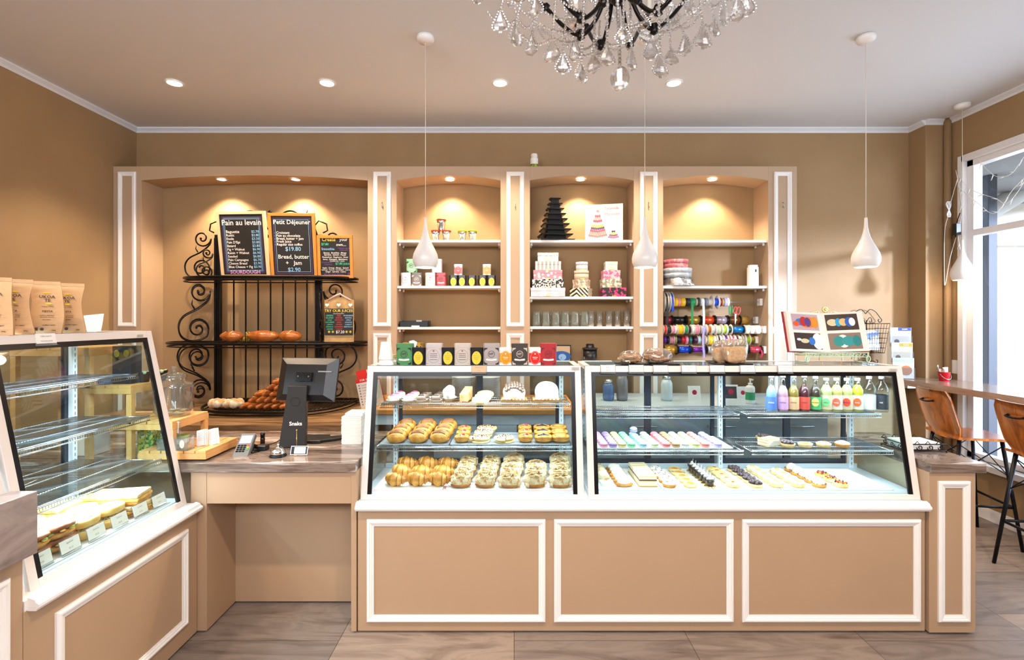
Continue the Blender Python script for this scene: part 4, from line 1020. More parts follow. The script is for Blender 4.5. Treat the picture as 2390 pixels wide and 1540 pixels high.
def tea_tin(label, x, y, z, kind, col, big, group, top=None, rz=0.0):
    w, d, h = (.092, .062, .122) if big else (.073, .055, .099)
    t = thing('tea_tin', label, 'tea tin', (x, y, z), rz, group)
    m = MB(); m.prism(rrect(w, d, .012), 0, h * .84, sm=True); b = m.build('body', TMAT['white'] if kind == 'band' else TMAT[col], t)
    m = MB(); m.prism(rrect(w + .003, d + .003, .013), h * .82, h * .985, sm=True); m.prism(rrect(w - .004, d - .004, .01), h * .985, h); m.build('lid', top or (TMAT['white'] if kind == 'band' else TMAT[col]), t)
    M = Matrix.Translation((0, -d / 2 - .0003, 0)) @ FRONT; m = MB(); H = h * .82
    dk, lt = 0, 1
    if kind == 'oval':
        m.disc2(0, H * .50, w * .36, H * .46, M, 2, n=28); m.text('TEA' if False else 'Y', .008, M @ Matrix.Translation((0, H * .82, .0006)), 0, .03)
        for i, q in enumerate((.62, .5, .38)): m.rect2(-w * (.24 - .05 * i), H * q, w * (.24 - .05 * i), H * (q + .015), M, 0, .0008)
    elif kind == 'ht':
        for sx in (-1, 1):
            for zz, s2 in ((H * .97, -1), (H * .03, 1)):
                m.add([(sx * w * .45, zz, .0004), (sx * w * .22, zz, .0004), (sx * w * .28, zz + s2 * H * .07, .0004), (sx * w * .38, zz + s2 * H * .10, .0004), (sx * w * .45, zz + s2 * H * .22, .0004)], [(0, 1, 2, 3, 4) if sx * s2 > 0 else (4, 3, 2, 1, 0)], 0, False, M)
        m.ring2(0, H * .62, w * .21, w * .21, .0025, M, 0); m.text('HT', w * .20, M @ Matrix.Translation((0, H * .62, .0008)), 0, .03)
        m.add([(-w * .34, H * .30, .0006), (-w * .28, H * .26, .0006), (0, H * .24, .0006), (w * .28, H * .26, .0006), (w * .34, H * .30, .0006), (w * .30, H * .37, .0006), (0, H * .33, .0006), (-w * .30, H * .37, .0006)], [(0, 1, 2, 3, 4, 5, 6, 7)], 1, False, M)
    elif kind == 'plain':
        m.ring2(0, H * .5, w * .36, H * .38, .001, M, 0); m.disc2(0, H * .8, .005, .004, M, 3, .0008)
        for q in (.64, .54, .44, .30): m.rect2(-w * .22, H * q, w * .22, H * (q + .02), M, 0, .0008)
        for sx in (-1, 1):
            for zz in (H * .08, H * .90): m.rect2(sx * w * .40 - .006, zz, sx * w * .40 + .006, zz + .0015, M, 3)
    elif kind == 'band':
        m.rect2(-w * .47, H * .18, w * .47, H * .84, M, 4, .0003); m.disc2(0, H * .5, w * .40, H * .48, M, 4, .0006)
        m.ring2(0, H * .5, w * .36, H * .43, .0008, M, 1, .0009); m.rect2(-w * .2, H * .52, w * .2, H * .56, M, 1, .001); m.rect2(-w * .14, H * .42, w * .14, H * .45, M, 1, .001); m.disc2(0, H * .78, .004, .004, M, 1, .001)
    m.build('label_print', [INK if col not in ('brown', 'redht', 'darkgrey') else mat('tin_print_' + col, {'brown': '#cfc4b0', 'redht': '#5b1a22', 'darkgrey': '#d6cdbf'}[col], .5), CH_W, YOVAL, mat('tin_red_print', '#b23a34', .5), TMAT.get(col, TMAT['white'])], b)
    return t
GOLD = mat('gold_lid', '#c9a45a', .3, .8)
TY = 2.815; G1 = 'tea tins on top of the pastry case'
row = [(943, 'ht', 'green', 1, 'large green tea tin at the end of the row by the paper cups', None), (976, 'oval', 'black', 0, 'small black tea tin with yellow oval beside the large green tin', None),
       (1012, 'plain', 'silver', 1, 'large silver-white tea tin between the first two small black tins', None), (1045, 'oval', 'black', 0, 'small black tea tin with yellow oval between the two pale plain tins', None),
       (1079, 'plain', 'cream', 1, 'large cream tea tin in the middle of the front row', None), (1112, 'oval', 'black', 0, 'small black tea tin with yellow oval above the wooden price card', None),
       (1147, 'ht', 'greyht', 1, 'large grey tea tin with dark corner ornaments next to the small orange tin', None), (1180, 'band', 'orange', 0, 'small orange and white tea tin in the front row', None),
       (1213, 'ht', 'brown', 1, 'large dark brown tea tin between the small orange and small red tins', None), (1249, 'band', 'red', 0, 'small red and white tea tin in the front row', None),
       (1280, 'ht', 'redht', 1, 'large dark red tea tin ending the row on the pastry case', None)]
for px, k, c, b, l, tp in row: tea_tin(l, wx(px, TY - .03), TY, 1.391, k, c, b, G1, tp)
SY = 4.455; Z2 = SHZ[1][1]; G2 = 'tea tins on the niche shelf'
for px, k, c, b, l in [(947, 'plain', 'silver', 1, 'large pale tea tin under the sage green tin on the niche shelf'), (972, 'ht', 'darkgrey', 1, 'large dark grey-brown tea tin next to the pale one on the niche shelf'), (1004, 'plain', 'cream', 1, 'large cream tea tin beside the red tin on the niche shelf'),
        (1029, 'ht', 'redht', 1, 'large dark red tea tin on the niche shelf'), (1058, 'oval', 'black', 0, 'small black tea tin next to the large red tin on the shelf'), (1078, 'oval', 'black', 0, 'small black tea tin, second after the large red tin'),
        (1101, 'oval', 'black', 0, 'lone small black tea tin standing apart in the shelf row'), (1126, 'oval', 'black', 0, 'small black tea tin, last but one on the niche shelf'), (1147, 'oval', 'black', 0, 'small black tea tin at the shelf end by the pilaster')]:
    tea_tin(l, wx(px, SY - .03), SY, Z2 + .0005, k, c, b, G2)
zb, zs = Z2 + .1235, Z2 + .1005
tea_tin('sage green tea tin stacked on top of two larger tins', wx(960, SY - .03), SY, zb, 'ht', 'sage', 1, G2)
tea_tin('pale tea tin stacked above the cream and red tins', wx(1019, SY - .03), SY, zb, 'plain', 'silver', 1, G2)
tea_tin('small red and white tea tin stacked on two black ones', wx(1069, SY - .03), SY, zs, 'band', 'red', 0, G2)
tea_tin('small orange and white tea tin stacked on two black ones', wx(1136, SY - .03), SY, zs, 'band', 'orange', 0, G2)

# steel cups
def steel_cup(label, px, z, col):
    t = thing('steel_cup', label, 'cup', (wx(px, 4.45), 4.45, z), 0, 'steel cups with coloured lids')
    MB().lathe([(.030, 0), (.030, .003), (.034, .055), (.037, .057), (.040, .088)], 28).build('cup_body', STEEL, t)
    MB().lathe([(.043, .087), (.043, .096), (.038, .099)], 28).build('lid', mat('cup_' + col, {'red': '#e0401f', 'yellow': '#e8dc1c'}[col], .35), t)
z = SHZ[1][0] + .0005
steel_cup('steel cup with red lid on the shelf, nearer the pendant cord', 1017, z, 'red'); steel_cup('steel cup with red lid on the shelf, nearer the yellow lids', 1042, z, 'red')
steel_cup('steel cup with red lid stacked above two others', 1030, z + .1, 'red'); steel_cup('steel cup with yellow lid next to the red lidded cups', 1079, z, 'yellow'); steel_cup('steel cup with yellow lid standing last on the shelf', 1103, z, 'yellow')
# black tray and cartons on the lower niche shelves
t = thing('black_tray', 'shallow black folded tray on the third niche shelf', 'tray', (wx(969, 4.45), 4.45, SHZ[1][2] + .0005))
m = MB(); m.box((-.13, -.06, 0), (.13, .06, .004)); 
for a in ((-.13, -.06, 0, .13, -.055, .045), (-.13, .055, 0, .13, .06, .055), (-.13, -.06, 0, -.125, .06, .05), (.125, -.06, 0, .13, .06, .05)): m.box(a[:3], a[3:])
m.build('tray_body', BLKP, t); m = MB(); m.box((-.02, -.065, .0), (.05, -.0605, .012)); m.box((.0, .05, .046), (.05, .056, .06)); m.build('white_tabs', PAPER, t)
t = thing('yellow_carton', 'yellow printed carton on the lowest niche shelf behind the tea tins', 'carton', (wx(963, 4.50), 4.52, 1.2505))
MB().cbox((0, 0, 0), (.18, .06, .19)).build('body', mat('carton_yellow', '#d4a72c', .5, c2='#8a6a1d', scale=25, lo=.5, hi=.6), t, bevel=.002)
m = MB(); m.add([(-.02, -.04, .15), (.03, -.045, .14), (.045, -.035, .19), (.01, -.03, .21), (-.03, -.035, .20)], [(0, 1, 2, 3, 4)]); m.build('silver_sticker', STEEL, t)
t = thing('ribbon_bow', 'dark curled bow in front of the yellow carton', 'bow', (wx(980, 4.42), 4.42, 1.2505))
m = MB()
for k in range(5): m.tube(catmull([(0, 0, .12), (.03 * cos(k * 1.3), -.01, .14 + .02 * sin(k)), (.05 * cos(k * 1.3), .0, .10 + .02 * sin(k * 2)), (0, 0, .11)], 5), .006, 6)
m.tube([(0, 0, 0), (0, 0, .12)], .008, 6); m.build('loops', BLKP, t)

# tiered stand, pyramid carton
z = SHZ[2][0] + .0005
t = thing('tiered_stand', 'black eight-tier square macaron tower stand on the top niche shelf', 'stand', (wx(1295, 4.48), 4.48, z), radians(8))
for k in range(9):
    w = .150 - k * .0135; zz = k * .0475
    m = MB(); m.prism([(-w, -w * .8), (w, -w * .8), (w, w * .8), (-w, w * .8)], zz, zz + .004)
    if k < 8:
        w2 = w * .62; m.box((-w2, -w2 * .8, zz + .004), (w2, w2 * .8, zz + .0475), taper=.9)
        for q in range(7): m.box((-w2 + q * w2 / 3.2 - .001, -w2 * .8 - .002, zz + .004), (-w2 + q * w2 / 3.2 + .001, -w2 * .8, zz + .044))
    for s in (-1, 1): m.add([(s * w, -w * .8, zz), (s * w, w * .8, zz), (s * (w + .008), w * .8, zz + .014), (s * (w + .008), -w * .8, zz + .014)], [(0, 1, 2, 3)])
    m.add([(-w, -w * .8, zz), (w, -w * .8, zz), (w + .008, -w * .8 - .008, zz + .012), (-w - .008, -w * .8 - .008, zz + .012)], [(0, 1, 2, 3)])
    m.build('tier', BLKP, t)
t = thing('pyramid_carton', 'white carton printed with a coloured macaron pyramid', 'carton', (wx(1412, 4.46), 4.50, z), radians(-14))
Wb, Hb = .335, .335
MB().cbox((0, 0, 0), (Wb, .10, Hb)).build('body', PAPER, t, bevel=.001)
m = MB(); M = Matrix.Translation((0, -.0503, 0)) @ FRONT
PC = ['#c96a72', '#e0a0a0', '#c5566a', '#e8d9c8', '#e8c75a', '#5a4668', '#a8506a', '#d98f80', '#3d2f4a']
PM = [mat('print_%d_tone' % i, c, .6) for i, c in enumerate(PC)]
def pyr(cx, y0, rows, w0, rh, seq):
    for r_ in range(rows):
        w = w0 * (1 - r_ / (rows + .6)); n = max(2, int(w / (rh * .62)))
        for k in range(n):
            u = -w / 2 + w * (k + .5) / n; m.disc2(cx + u, y0 + r_ * rh * 1.02 + abs(u) * .18, w / n * .52, rh * .56, M, seq[r_ % len(seq)], .0005 + .00003 * r_, 10)
pyr(-.055, .045, 11, .165, .0225, [0, 7, 6, 5, 4, 3, 6, 1, 2, 3, 0]); pyr(.085, .03, 4, .095, .018, [6, 5, 4, 8])
m.build('printed_pyramids', PM, t); m = MB(); m.text('Pyramide', .034, M @ Matrix.Translation((.07, .295, .001)), 6, .0); m.text('Macarons', .034, M @ Matrix.Translation((.075, .245, .001)), 6, .0); m.text('de', .015, M @ Matrix.Translation((.07, .27, .001)), 6, .0)
m.build('lettering', PM, t)
m = MB(); Mr = Matrix.Translation((Wb / 2 + .0003, 0, 0)) @ Matrix.Rotation(pi / 2, 4, 'Z') @ FRONT
for k in range(4): m.disc2(.0, .05 + k * .075, .03, .03, Mr, (7, 5, 2, 4)[k], .0004, 6)
m.build('side_print', PM, t)

# gift box stacks
def pat(name, a, b, scale, kind='noise', lo=.45, hi=.55):
    """two-tone printed paper: checks, stripes, dots or damask"""
    if name in MATS: return MATS[name]
    m_ = mat(name, a, .5, c2=b, scale=scale, lo=lo, hi=hi, detail=1.0)
    if kind == 'noise': return m_
    nt = m_.node_tree; ramp = [n for n in nt.nodes if n.type == 'VALTORGB'][0]; mp = [n for n in nt.nodes if n.type == 'MAPPING'][0]
    w = nt.nodes.new('ShaderNodeTexVoronoi' if kind == 'dots' else 'ShaderNodeTexWave')
    w.inputs['Scale'].default_value = scale
    if kind != 'dots':
        w.bands_direction = 'X' if kind == 'stripes' else 'DIAGONAL'
        if kind == 'chevron': w.inputs['Distortion'].default_value = 0
        nt.links.new(w.outputs['Fac'] if 'Fac' in w.outputs else w.outputs[1], ramp.inputs[0])
    else: nt.links.new(w.outputs['Distance'], ramp.inputs[0])
    nt.links.new(mp.outputs[0], w.inputs['Vector']); return m_
def gift_box(label, px, z0, w, h, m_, shape='square', group='', d=None, rz=0.0, lidh=.35, Y=4.46):
    t = thing('gift_box', label, 'gift box', (wx(px, Y), Y, z0), rz, group)
    d = d or w
    if shape == 'square':
        MB().cbox((0, 0, 0), (w - .004, d - .004, h * (1 - lidh))).build('base', m_, t); MB().cbox((0, 0, h * (1 - lidh)), (w, d, h * lidh - .0005)).build('lid', m_, t, bevel=.001)
        m = MB(); m.box((-.02, -d / 2 - .002, h * .02), (.02, -d / 2, h * .12)); m.build('gold_tag', GOLD, t)
    else:
        n = 6 if shape == 'hex' else 32
        MB().lathe([(w / 2 - .002, 0), (w / 2 - .002, h * (1 - lidh))], n, sm=n > 8).build('base', m_, t); MB().lathe([(w / 2, h * (1 - lidh)), (w / 2, h - .0005)], n, sm=n > 8).build('lid', m_, t)
        m = MB(); m.box((-.018, -w / 2 - .0005, h * .02), (.018, -w / 2 + .01, h * .12)); m.build('gold_tag', GOLD, t)
zz = SHZ[2][1] + .0005; u = 4.40 / FPX
for i, (px, w, h, mt, l) in enumerate([(1277, 80, 20, pat('paper_white_pink', '#e6dce0', '#d9c3cc', 30), 'widest white gift box with pink border, bottom of the square stack'), (1277, 73, 20.5, pat('paper_damask', '#14110f', '#e8e0d2', 60, lo=.48, hi=.52), 'black and white damask gift box in the square stack'),
        (1277, 67, 21, pat('paper_polka', '#f1ded8', '#e08795', 26, 'dots', .32, .36), 'pink polka dot gift box in the square stack'), (1278, 60, 20.5, pat('paper_stripes', '#e3ddcf', '#a39f9a', 9, 'stripes', .48, .52), 'cream and grey striped gift box in the square stack'),
        (1278, 49, 20.5, pat('paper_silver', '#b9b9bd', '#d8d8da', 50), 'small silver gift box topping the square stack')]):
    gift_box(l, px, zz, w * u, h * u, mt, 'square', 'square gift boxes beside the round stack', .75 * w * u); zz += h * u
zz = SHZ[2][1] + .0005
for i, (px, w, h, mt, l) in enumerate([(1356, 53, 20, pat('paper_chevron', '#1b1511', '#e8dcc4', 18, 'chevron', .45, .5), 'black and cream chevron gift box under the round stack'), (1357, 42, 20.5, pat('paper_taupe', '#a9967d', '#d9cdb8', 40), 'taupe patterned gift box in the round stack'),
        (1357, 35, 21, pat('paper_beige', '#d2c2a8', '#cbb99c', 40), 'plain beige gift box in the round stack'), (1358, 29, 20.5, pat('paper_glitter', '#c5c6cc', '#e0e0e4', 60), 'small glittery silver round gift box topping its stack')]):
    gift_box(l, px, zz, w * u, h * u, mt, 'round' if i > 1 else 'hex', 'round gift boxes in the middle stack'); zz += h * u
zz = SHZ[2][1] + .0005
for i, (px, w, h, mt, l) in enumerate([(1429, 56, 21, pat('paper_floral', '#241a1e', '#c3356e', 32, lo=.5, hi=.56), 'dark floral pink gift box at the bottom of the stack near the pendant'), (1425, 45, 20.5, pat('paper_leafy', '#d6d0bd', '#8d8672', 45), 'cream leafy gift box above the dark floral one'),
        (1425, 40, 20.5, pat('paper_pinkswirl', '#e2668a', '#efb3bf', 40, lo=.47, hi=.53), 'pink swirl gift box in the stack near the pendant'), (1425, 29, 20.5, pat('paper_ivory', '#e6e0d0', '#ddd5c2', 30), 'small ivory gift box topping the stack near the pendant')]):
    gift_box(l, px, zz, w * u, h * u, mt, 'square', 'gift boxes in the stack by the pendant', .8 * w * u); zz += h * u
# glasses
z = SHZ[2][2] + .0005
PG = glass('pressed_glass', '#f6fbf9', 1.8, .05, .05); PG2 = glass('tumbler_glass', '#f9fbfb', 1.8, .02, .03)
for i in range(6):
    t = thing('glass_mug', 'dimpled glass mug, %s from the pilaster in the mug row' % ORD[i], 'mug', (wx(1252 + i * 22.5, 4.45), 4.45, z), 0, 'dimpled glass mugs')
    MB().lathe([(.001, .004), (.030, .003), (.031, .0), (.036, .012), (.038, .04), (.037, .08), (.034, .11), (.037, .135), (.034, .135), (.032, .11), (.034, .08), (.035, .04), (.032, .015), (.001, .012)], 24, fn=lambda a, zz: 1 + (.05 * cos(8 * a) if .02 < zz < .1 else 0), cap=False).build('mug_body', PG, t)
    MB().tube(catmull([(.034, 0, .11), (.055, 0, .105), (.058, 0, .06), (.036, 0, .035)], 5), .004, 6).build('handle', PG, t)
for i in range(5):
    t = thing('tumbler', 'tall clear tumbler, %s after the dimpled mugs' % ORD[i], 'glass', (wx(1379 + i * 21, 4.45), 4.45 + (i % 2) * .02, z), 0, 'clear tumblers on the niche shelf')
    MB().lathe([(.001, .012), (.026, .010), (.027, .0), (.031, .07), (.033, .138), (.031, .138), (.029, .07), (.025, .014), (.001, .014)], 24, cap=False).build('glass_body', PG2, t)
t = thing('black_canister', 'black lidded tea canister on the lowest niche shelf', 'canister', (wx(1377, 4.45), 4.45, 1.2505))
MB().lathe([(.062, 0), (.062, .13)], 28).build('body', BLKP, t); MB().lathe([(.070, .13), (.071, .138), (.064, .142), (.05, .144), (.035, .150), (.036, .172), (.030, .178)], 28).build('lid', BLKP, t)
t = thing('picture_tray', 'decorated tray with blue cup picture standing on the lowest niche shelf', 'tray', (wx(1297, 4.5), 4.5, 1.2505), radians(-3))
MB().box((-.14, 0, 0), (.14, .02, .165)).build('tray_body', mat('tray_black', '#1d1c1e', .3), t, bevel=.003)
m = MB(); M = Matrix.Translation((0, -.0006, 0)) @ FRONT; m.rect2(-.13, .012, .13, .155, M, 1); m.disc2(.05, .06, .09, .05, M, 0, .0008); m.disc2(.06, .055, .035, .03, M, 2, .001); m.build('picture', [mat('tray_blue', '#255a9c', .3), mat('tray_sand', '#c7ab86', .3), mat('tray_pale', '#8fb3d9', .3)], t)

# cake boxes on the fourth niche, dispenser
zz = SHZ[3][1] + .0005
t = thing('foil_cake', 'round cake shape wrapped in silver foil under the round boxes', 'foil cake', (wx(1583, 4.46), 4.46, zz))
nf = noise_fn(5, .05, 9); m = MB(); rr_ = random.Random(3)
m.lathe([(.135, 0), (.14, .012), (.125, .03), (.128, .05), (.12, .074), (.0, .076)], 48, fn=lambda a, z_: 1 + .05 * sin(a * 9 + z_ * 90) + .03 * sin(a * 23)); m.build('foil_wrap', mat('crinkled_foil', '#dcdcdc', .22, .9, bump=.6, bscale=50), t)
Y = 4.46
t = thing('gift_box', 'wide round pale blue gift box resting on the foil wrap', 'gift box', (wx(1581, Y), Y, zz + .0765), 0, 'round gift boxes beside the ribbon rods'); mm = pat('paper_paleblue', '#c5cdd4', '#aeb9c0', 30)
MB().lathe([(.122, 0), (.122, .045)], 40).build('base', mm, t); MB().lathe([(.125, .045), (.125, .083)], 40).build('lid', mm, t)
t = thing('gift_box', 'round pink swirl gift box on the pale blue one', 'gift box', (wx(1577, Y), Y, zz + .16), 0, 'round gift boxes beside the ribbon rods'); mm = pat('paper_rosyswirl', '#cf6a72', '#e09a9c', 30)
MB().lathe([(.106, 0), (.106, .045)], 40).build('base', mm, t); MB().lathe([(.109, .045), (.109, .078)], 40).build('lid', mm, t)
t = thing('air_freshener', 'white wall air freshener dispenser standing on the niche shelf', 'air freshener', (wx(1757, 4.44), 4.44, zz))
m = MB(); m.prism(rrect(.088, .07, .02), 0, .17, sm=True); m.prism(rrect(.078, .06, .02), .17, .19, sm=True); m.build('housing', WHITE, t); m = MB(); m.box((.004, -.0365, .125), (.016, -.035, .15)); m.build('nozzle_window', BLACK, t)

# ribbon rods with spools
RC = dict(black='#141414', grey='#6d7580', blue='#1646c4', red='#c3121b', yellow='#e5b41b', pink='#e88ba8', navy='#10172c', green='#0a8a4c', beige='#cdb9a4', slate='#3c444c', white='#e6e4e0', ivory='#dcd6c8', maroon='#6d0d16', gold='#b58a35', lilac='#a7a3e0', rose='#b09aa0', orange='#d5461c', bronze='#70461f', lime='#9ed321', dkgreen='#05402f', cream='#e6dba8', purple='#6a1f9a', teal='#0d6a58', lightblue='#9cc7cf', sage='#c2cfa6', silver='#b9bcc0', olive='#8f8420', hotpink='#e02865', violet='#3a1038', copper='#a5602f', brown='#b9641b', metalblue='#0d6fb4', rosy='#b23a4a')
METAL = {'gold', 'rose', 'orange', 'bronze', 'silver', 'copper', 'rosy', 'metalblue', 'blue5', 'purple5'}
rows = [(705, [('black', 60, 122, 22, 'w'), ('grey', 126, 172, 22, 'w'), ('blue', 176, 240, 22, 'w'), ('red', 246, 274, 10.5, 'n'), ('yellow', 276, 370, 10, 'n'), ('pink', 374, 414, 10, 'n'), ('yellow', 416, 525, 10, 'n'), ('navy', 530, 618, 9.5, 'n'), ('green', 622, 740, 9.5, 'n'), ('beige', 745, 790, 8, 'n'), ('slate', 794, 828, 11, 'n'), ('white', 840, 922, 9, 'n'), ('grey', 930, 1000, 10, 'n'), ('ivory', 1005, 1105, 8, 'W'), ('blue', 1116, 1225, 9, 'W'), ('maroon', 1238, 1286, 10.5, 'n'), ('gold', 1290, 1332, 9, 'n'), ('lilac', 1336, 1390, 10, 'n'), ('white', 1392, 1446, 10, 'n')]),
        (747, [('rosy', 66, 250, 9, 'b'), ('black', 262, 540, 8.5, 'b'), ('gold', 556, 838, 9, 'b'), ('orange', 856, 1140, 9, 'b'), ('rose', 1156, 1410, 9, 'b'), ('bronze', 1432, 1690, 9, 'b'), ('gold', 1706, 1860, 9, 'n')]),
        (769, [('red', 60, 130, 10, 'w'), ('black', 140, 220, 9, 'n'), ('pink', 226, 300, 9, 'w'), ('white', 304, 345, 9, 'n'), ('yellow', 352, 480, 11, 'w'), ('green', 495, 580, 9, 'w'), ('navy', 586, 642, 8, 'n'), ('white', 650, 712, 11, 'w'), ('pink', 716, 812, 11, 'w'), ('lilac', 860, 955, 9, 'w'), ('brown', 975, 1070, 8, 'W2'), ('silver', 1080, 1165, 9, 'W2'), ('sage', 1172, 1290, 10, 'W2'), ('lime', 1300, 1390, 9, 'W2'), ('dkgreen', 1402, 1500, 8, 'W2'), ('metalblue', 1512, 1765, 7, 'b'), ('cream', 1780, 1888, 10, 'w'), ('white', 1892, 1972, 9.5, 'n'), ('ivory', 1978, 2105, 10, 'n')]),
        (793, [('purple', 60, 125, 9, 'n'), ('black', 130, 188, 9, 'n'), ('pink', 192, 286, 8.5, 'w'), ('olive', 292, 338, 9, 'w'), ('navy', 346, 436, 9, 'n'), ('red', 442, 520, 8, 'n'), ('pink', 530, 582, 10, 'n'), ('teal', 598, 660, 9, 'n'), ('violet', 690, 776, 9, 'n'), ('lightblue', 786, 842, 9, 'w'), ('beige', 936, 986, 10, 'w'), ('yellow', 990, 1104, 11.5, 'w'), ('sage', 1108, 1180, 10, 'w'), ('black', 1190, 1250, 9, 'W2'), ('silver', 1260, 1320, 9, 'W2'), ('purple', 1328, 1410, 9, 'W2'), ('hotpink', 1420, 1475, 9, 'W2'), ('hotpink', 1484, 1560, 8, 'W2'), ('maroon', 1570, 1640, 9, 'W2'), ('cream', 1650, 1735, 9, 'W2'), ('lime', 1790, 1890, 8, 'W2'), ('olive', 1908, 1990, 7, 'n')]),
        (816, [('gold', 70, 345, 10, 'b'), ('blue', 370, 640, 8, 'b'), ('purple', 664, 950, 6, 'b'), ('silver', 978, 1150, 8, 'b'), ('copper', 1165, 1480, 8, 'b'), ('sage', 1500, 1840, 8, 'b'), ('rosy', 1862, 2140, 8, 'b')])]
RODN = ['top', 'second', 'third', 'fourth', 'lowest']
RYS = [4.47, 4.55, 4.40, 4.55, 4.40]; XS0, XS1 = P[3][1], P[4][0]
fl = {'w': mat('spool_clear', '#cfc6b8', .4), 'W': WHITE, 'W2': mat('spool_white', '#e4dfd2', .5), 'b': BLKP}
for ri, (yy, lst) in enumerate(rows):
    RY = RYS[ri]; ru = RY / FPX; zc = wz(yy, RY)
    t = thing('ribbon_rod', 'thin steel rod carrying ribbon spools, the %s of the five rods' % RODN[ri], 'rod', (XS0, RY, zc), 0, 'ribbon rods in the niche')
    MB().cyl((.0, 0, 0), (XS1 - XS0 - .02, 0, 0), .0022, 8).build('rod_bar', STEEL, t)
    m = MB(); xx = XS1 - XS0 - .026; m.box((xx, -.03, -.032), (xx + .025, .03, .032)); m.build('bracket', WHITE, t, bevel=.004)
    for si, (c, a, b, rp, flg) in enumerate(lst):
        xa, xb = wx(1540 + a / 9.06, RY), min(wx(1540 + b / 9.06, RY), XS1 - .030); r = rp * ru; Lh = (xb - xa) / 2 - .0008
        o = thing('ribbon_spool', '%s ribbon spool, %s along the %s rod from the cake box side' % (c.replace('dkgreen', 'dark green').replace('lightblue', 'light blue').replace('hotpink', 'hot pink').replace('metalblue', 'metallic blue').replace('rosy', 'metallic red').replace('rose', 'rose silver'), ORD[si] if si < 20 else ('last but one' if si == len(lst) - 2 else 'last'), RODN[ri]), 'ribbon spool', ((xa + xb) / 2, RY, zc), 0, 'ribbon spools on the %s rod' % RODN[ri])
        mt = mat('ribbon_' + c + ('_foil' if flg == 'b' else ''), RC[c], .22 if flg == 'b' else .42, .55 if flg == 'b' and c != 'black' else 0.0)
        RX = Matrix.Rotation(pi / 2, 4, 'Y')
        MB().lathe([(r * .35, -Lh * .97), (r, -Lh * .97), (r, Lh * .97), (r * .35, Lh * .97)], 20, 0, RX).build('wound_ribbon', mt, o)
        if flg != 'n':
            rf = {'w': r * 1.12, 'b': r + 2.6 * ru, 'W': 16 * ru, 'W2': 12.5 * ru}[flg]; m = MB(); th = .0022
            for s in ((-1, 1) if flg != 'W' else (1,)):
                xs = s * (Lh - th / 2); m = MB(); m.lathe([(.006, -th / 2), (rf, -th / 2), (rf, th / 2), (.006, th / 2), (.006, -th / 2)], 24, 0, Matrix.Translation((xs, 0, 0)) @ RX, cap=False); m.build('flange', fl[flg], o)
        tail = {(0, 0): 'black', (0, 2): 'blue', (0, 8): 'green', (0, 11): 'white', (2, 9): 'lilac', (4, 2): 'purple', (4, 6): 'rosy'}.get((ri, si))
        if tail:
            ln = {(0, 0): .22, (0, 2): .09, (0, 8): .225, (0, 11): .24, (2, 9): .25, (4, 2): .06, (4, 6): .07}[(ri, si)]; wd = min(Lh, .012)
            xo = -Lh + wd if (ri, si) in ((0, 8), (0, 0), (2, 9)) else (Lh - wd)
            m = MB(); vs = []
            for k in range(9):
                q = k / 8; xx = xo + .006 * sin(q * 5 + si) * (1 if ri else .3); y_ = -r - .002 - .004 * sin(q * 3); vs += [(xx - wd * .8, y_, -q * ln), (xx + wd * .8, y_ - .002, -q * ln)]
            m.add(vs, [(2 * k, 2 * k + 1, 2 * k + 3, 2 * k + 2) for k in range(8)], 0, True); m.build('ribbon_tail', mt, o)
t = thing('scissors', 'scissors with red handles hanging from the top ribbon rod', 'scissors', (wx(1716, 4.42), 4.42, wz(757, 4.42)))
RH = mat('red_handle', '#e0322c', .35)
m = MB(); m.tube([(.002 + .016 * cos(a), 0, .125 + .034 * sin(a)) for a in [k * pi / 8 for k in range(16)]], .0042, 6, closed=True, M=Matrix.Rotation(radians(12), 4, 'Y')); m.build('handle', RH, t)
m = MB(); m.tube([(-.032 + .013 * cos(a), 0.004, .125 + .03 * sin(a)) for a in [k * pi / 8 for k in range(16)]], .0042, 6, closed=True, M=Matrix.Rotation(radians(14), 4, 'Y')); m.build('handle', RH, t)
m = MB(); m.add([(-.004, 0, .095), (.010, 0, .095), (.006, 0, .03), (.0, 0, 0), (-.003, 0, .03)], [(0, 1, 2, 3, 4)]); m.add([(-.004, .002, .095), (.010, .002, .095), (.006, .002, .03), (.0, .002, 0), (-.003, .002, .03)], [(4, 3, 2, 1, 0)]); m.build('blades', STEEL, t)
for i, px in enumerate((1703, 1709)):
    t = thing('thread_card', 'green wound thread card hanging %s beside the scissors' % ('further' if i == 0 else 'closest'), 'thread', (wx(px, 4.44), 4.44, wz(735, 4.44)), 0, 'green thread cards'); MB().ell((0, 0, .045), (.008, .006, .045), 10).build('wound_thread', MATS['ribbon_green'], t)
t = thing('small_bottle', 'small white bottle with green-yellow label on top of the cabinet', 'bottle', (wx(1247, 4.42), 4.42, ZT + .0005))
m = MB(); m.lathe([(.034, 0), (.035, .003), (.035, .085), (.034, .088)], 24); m.build('body', PAPER, t); m = MB(); m.lathe([(.0355, .005), (.0355, .035)], 24, cap=False); m.build('dark_label', mat('label_darkgreen', '#2a2f14', .5, c2='#a8c02a', scale=40), t); m = MB(); m.lathe([(.030, .088), (.030, .125), (.026, .130)], 24); m.build('cap', WHITE, t)
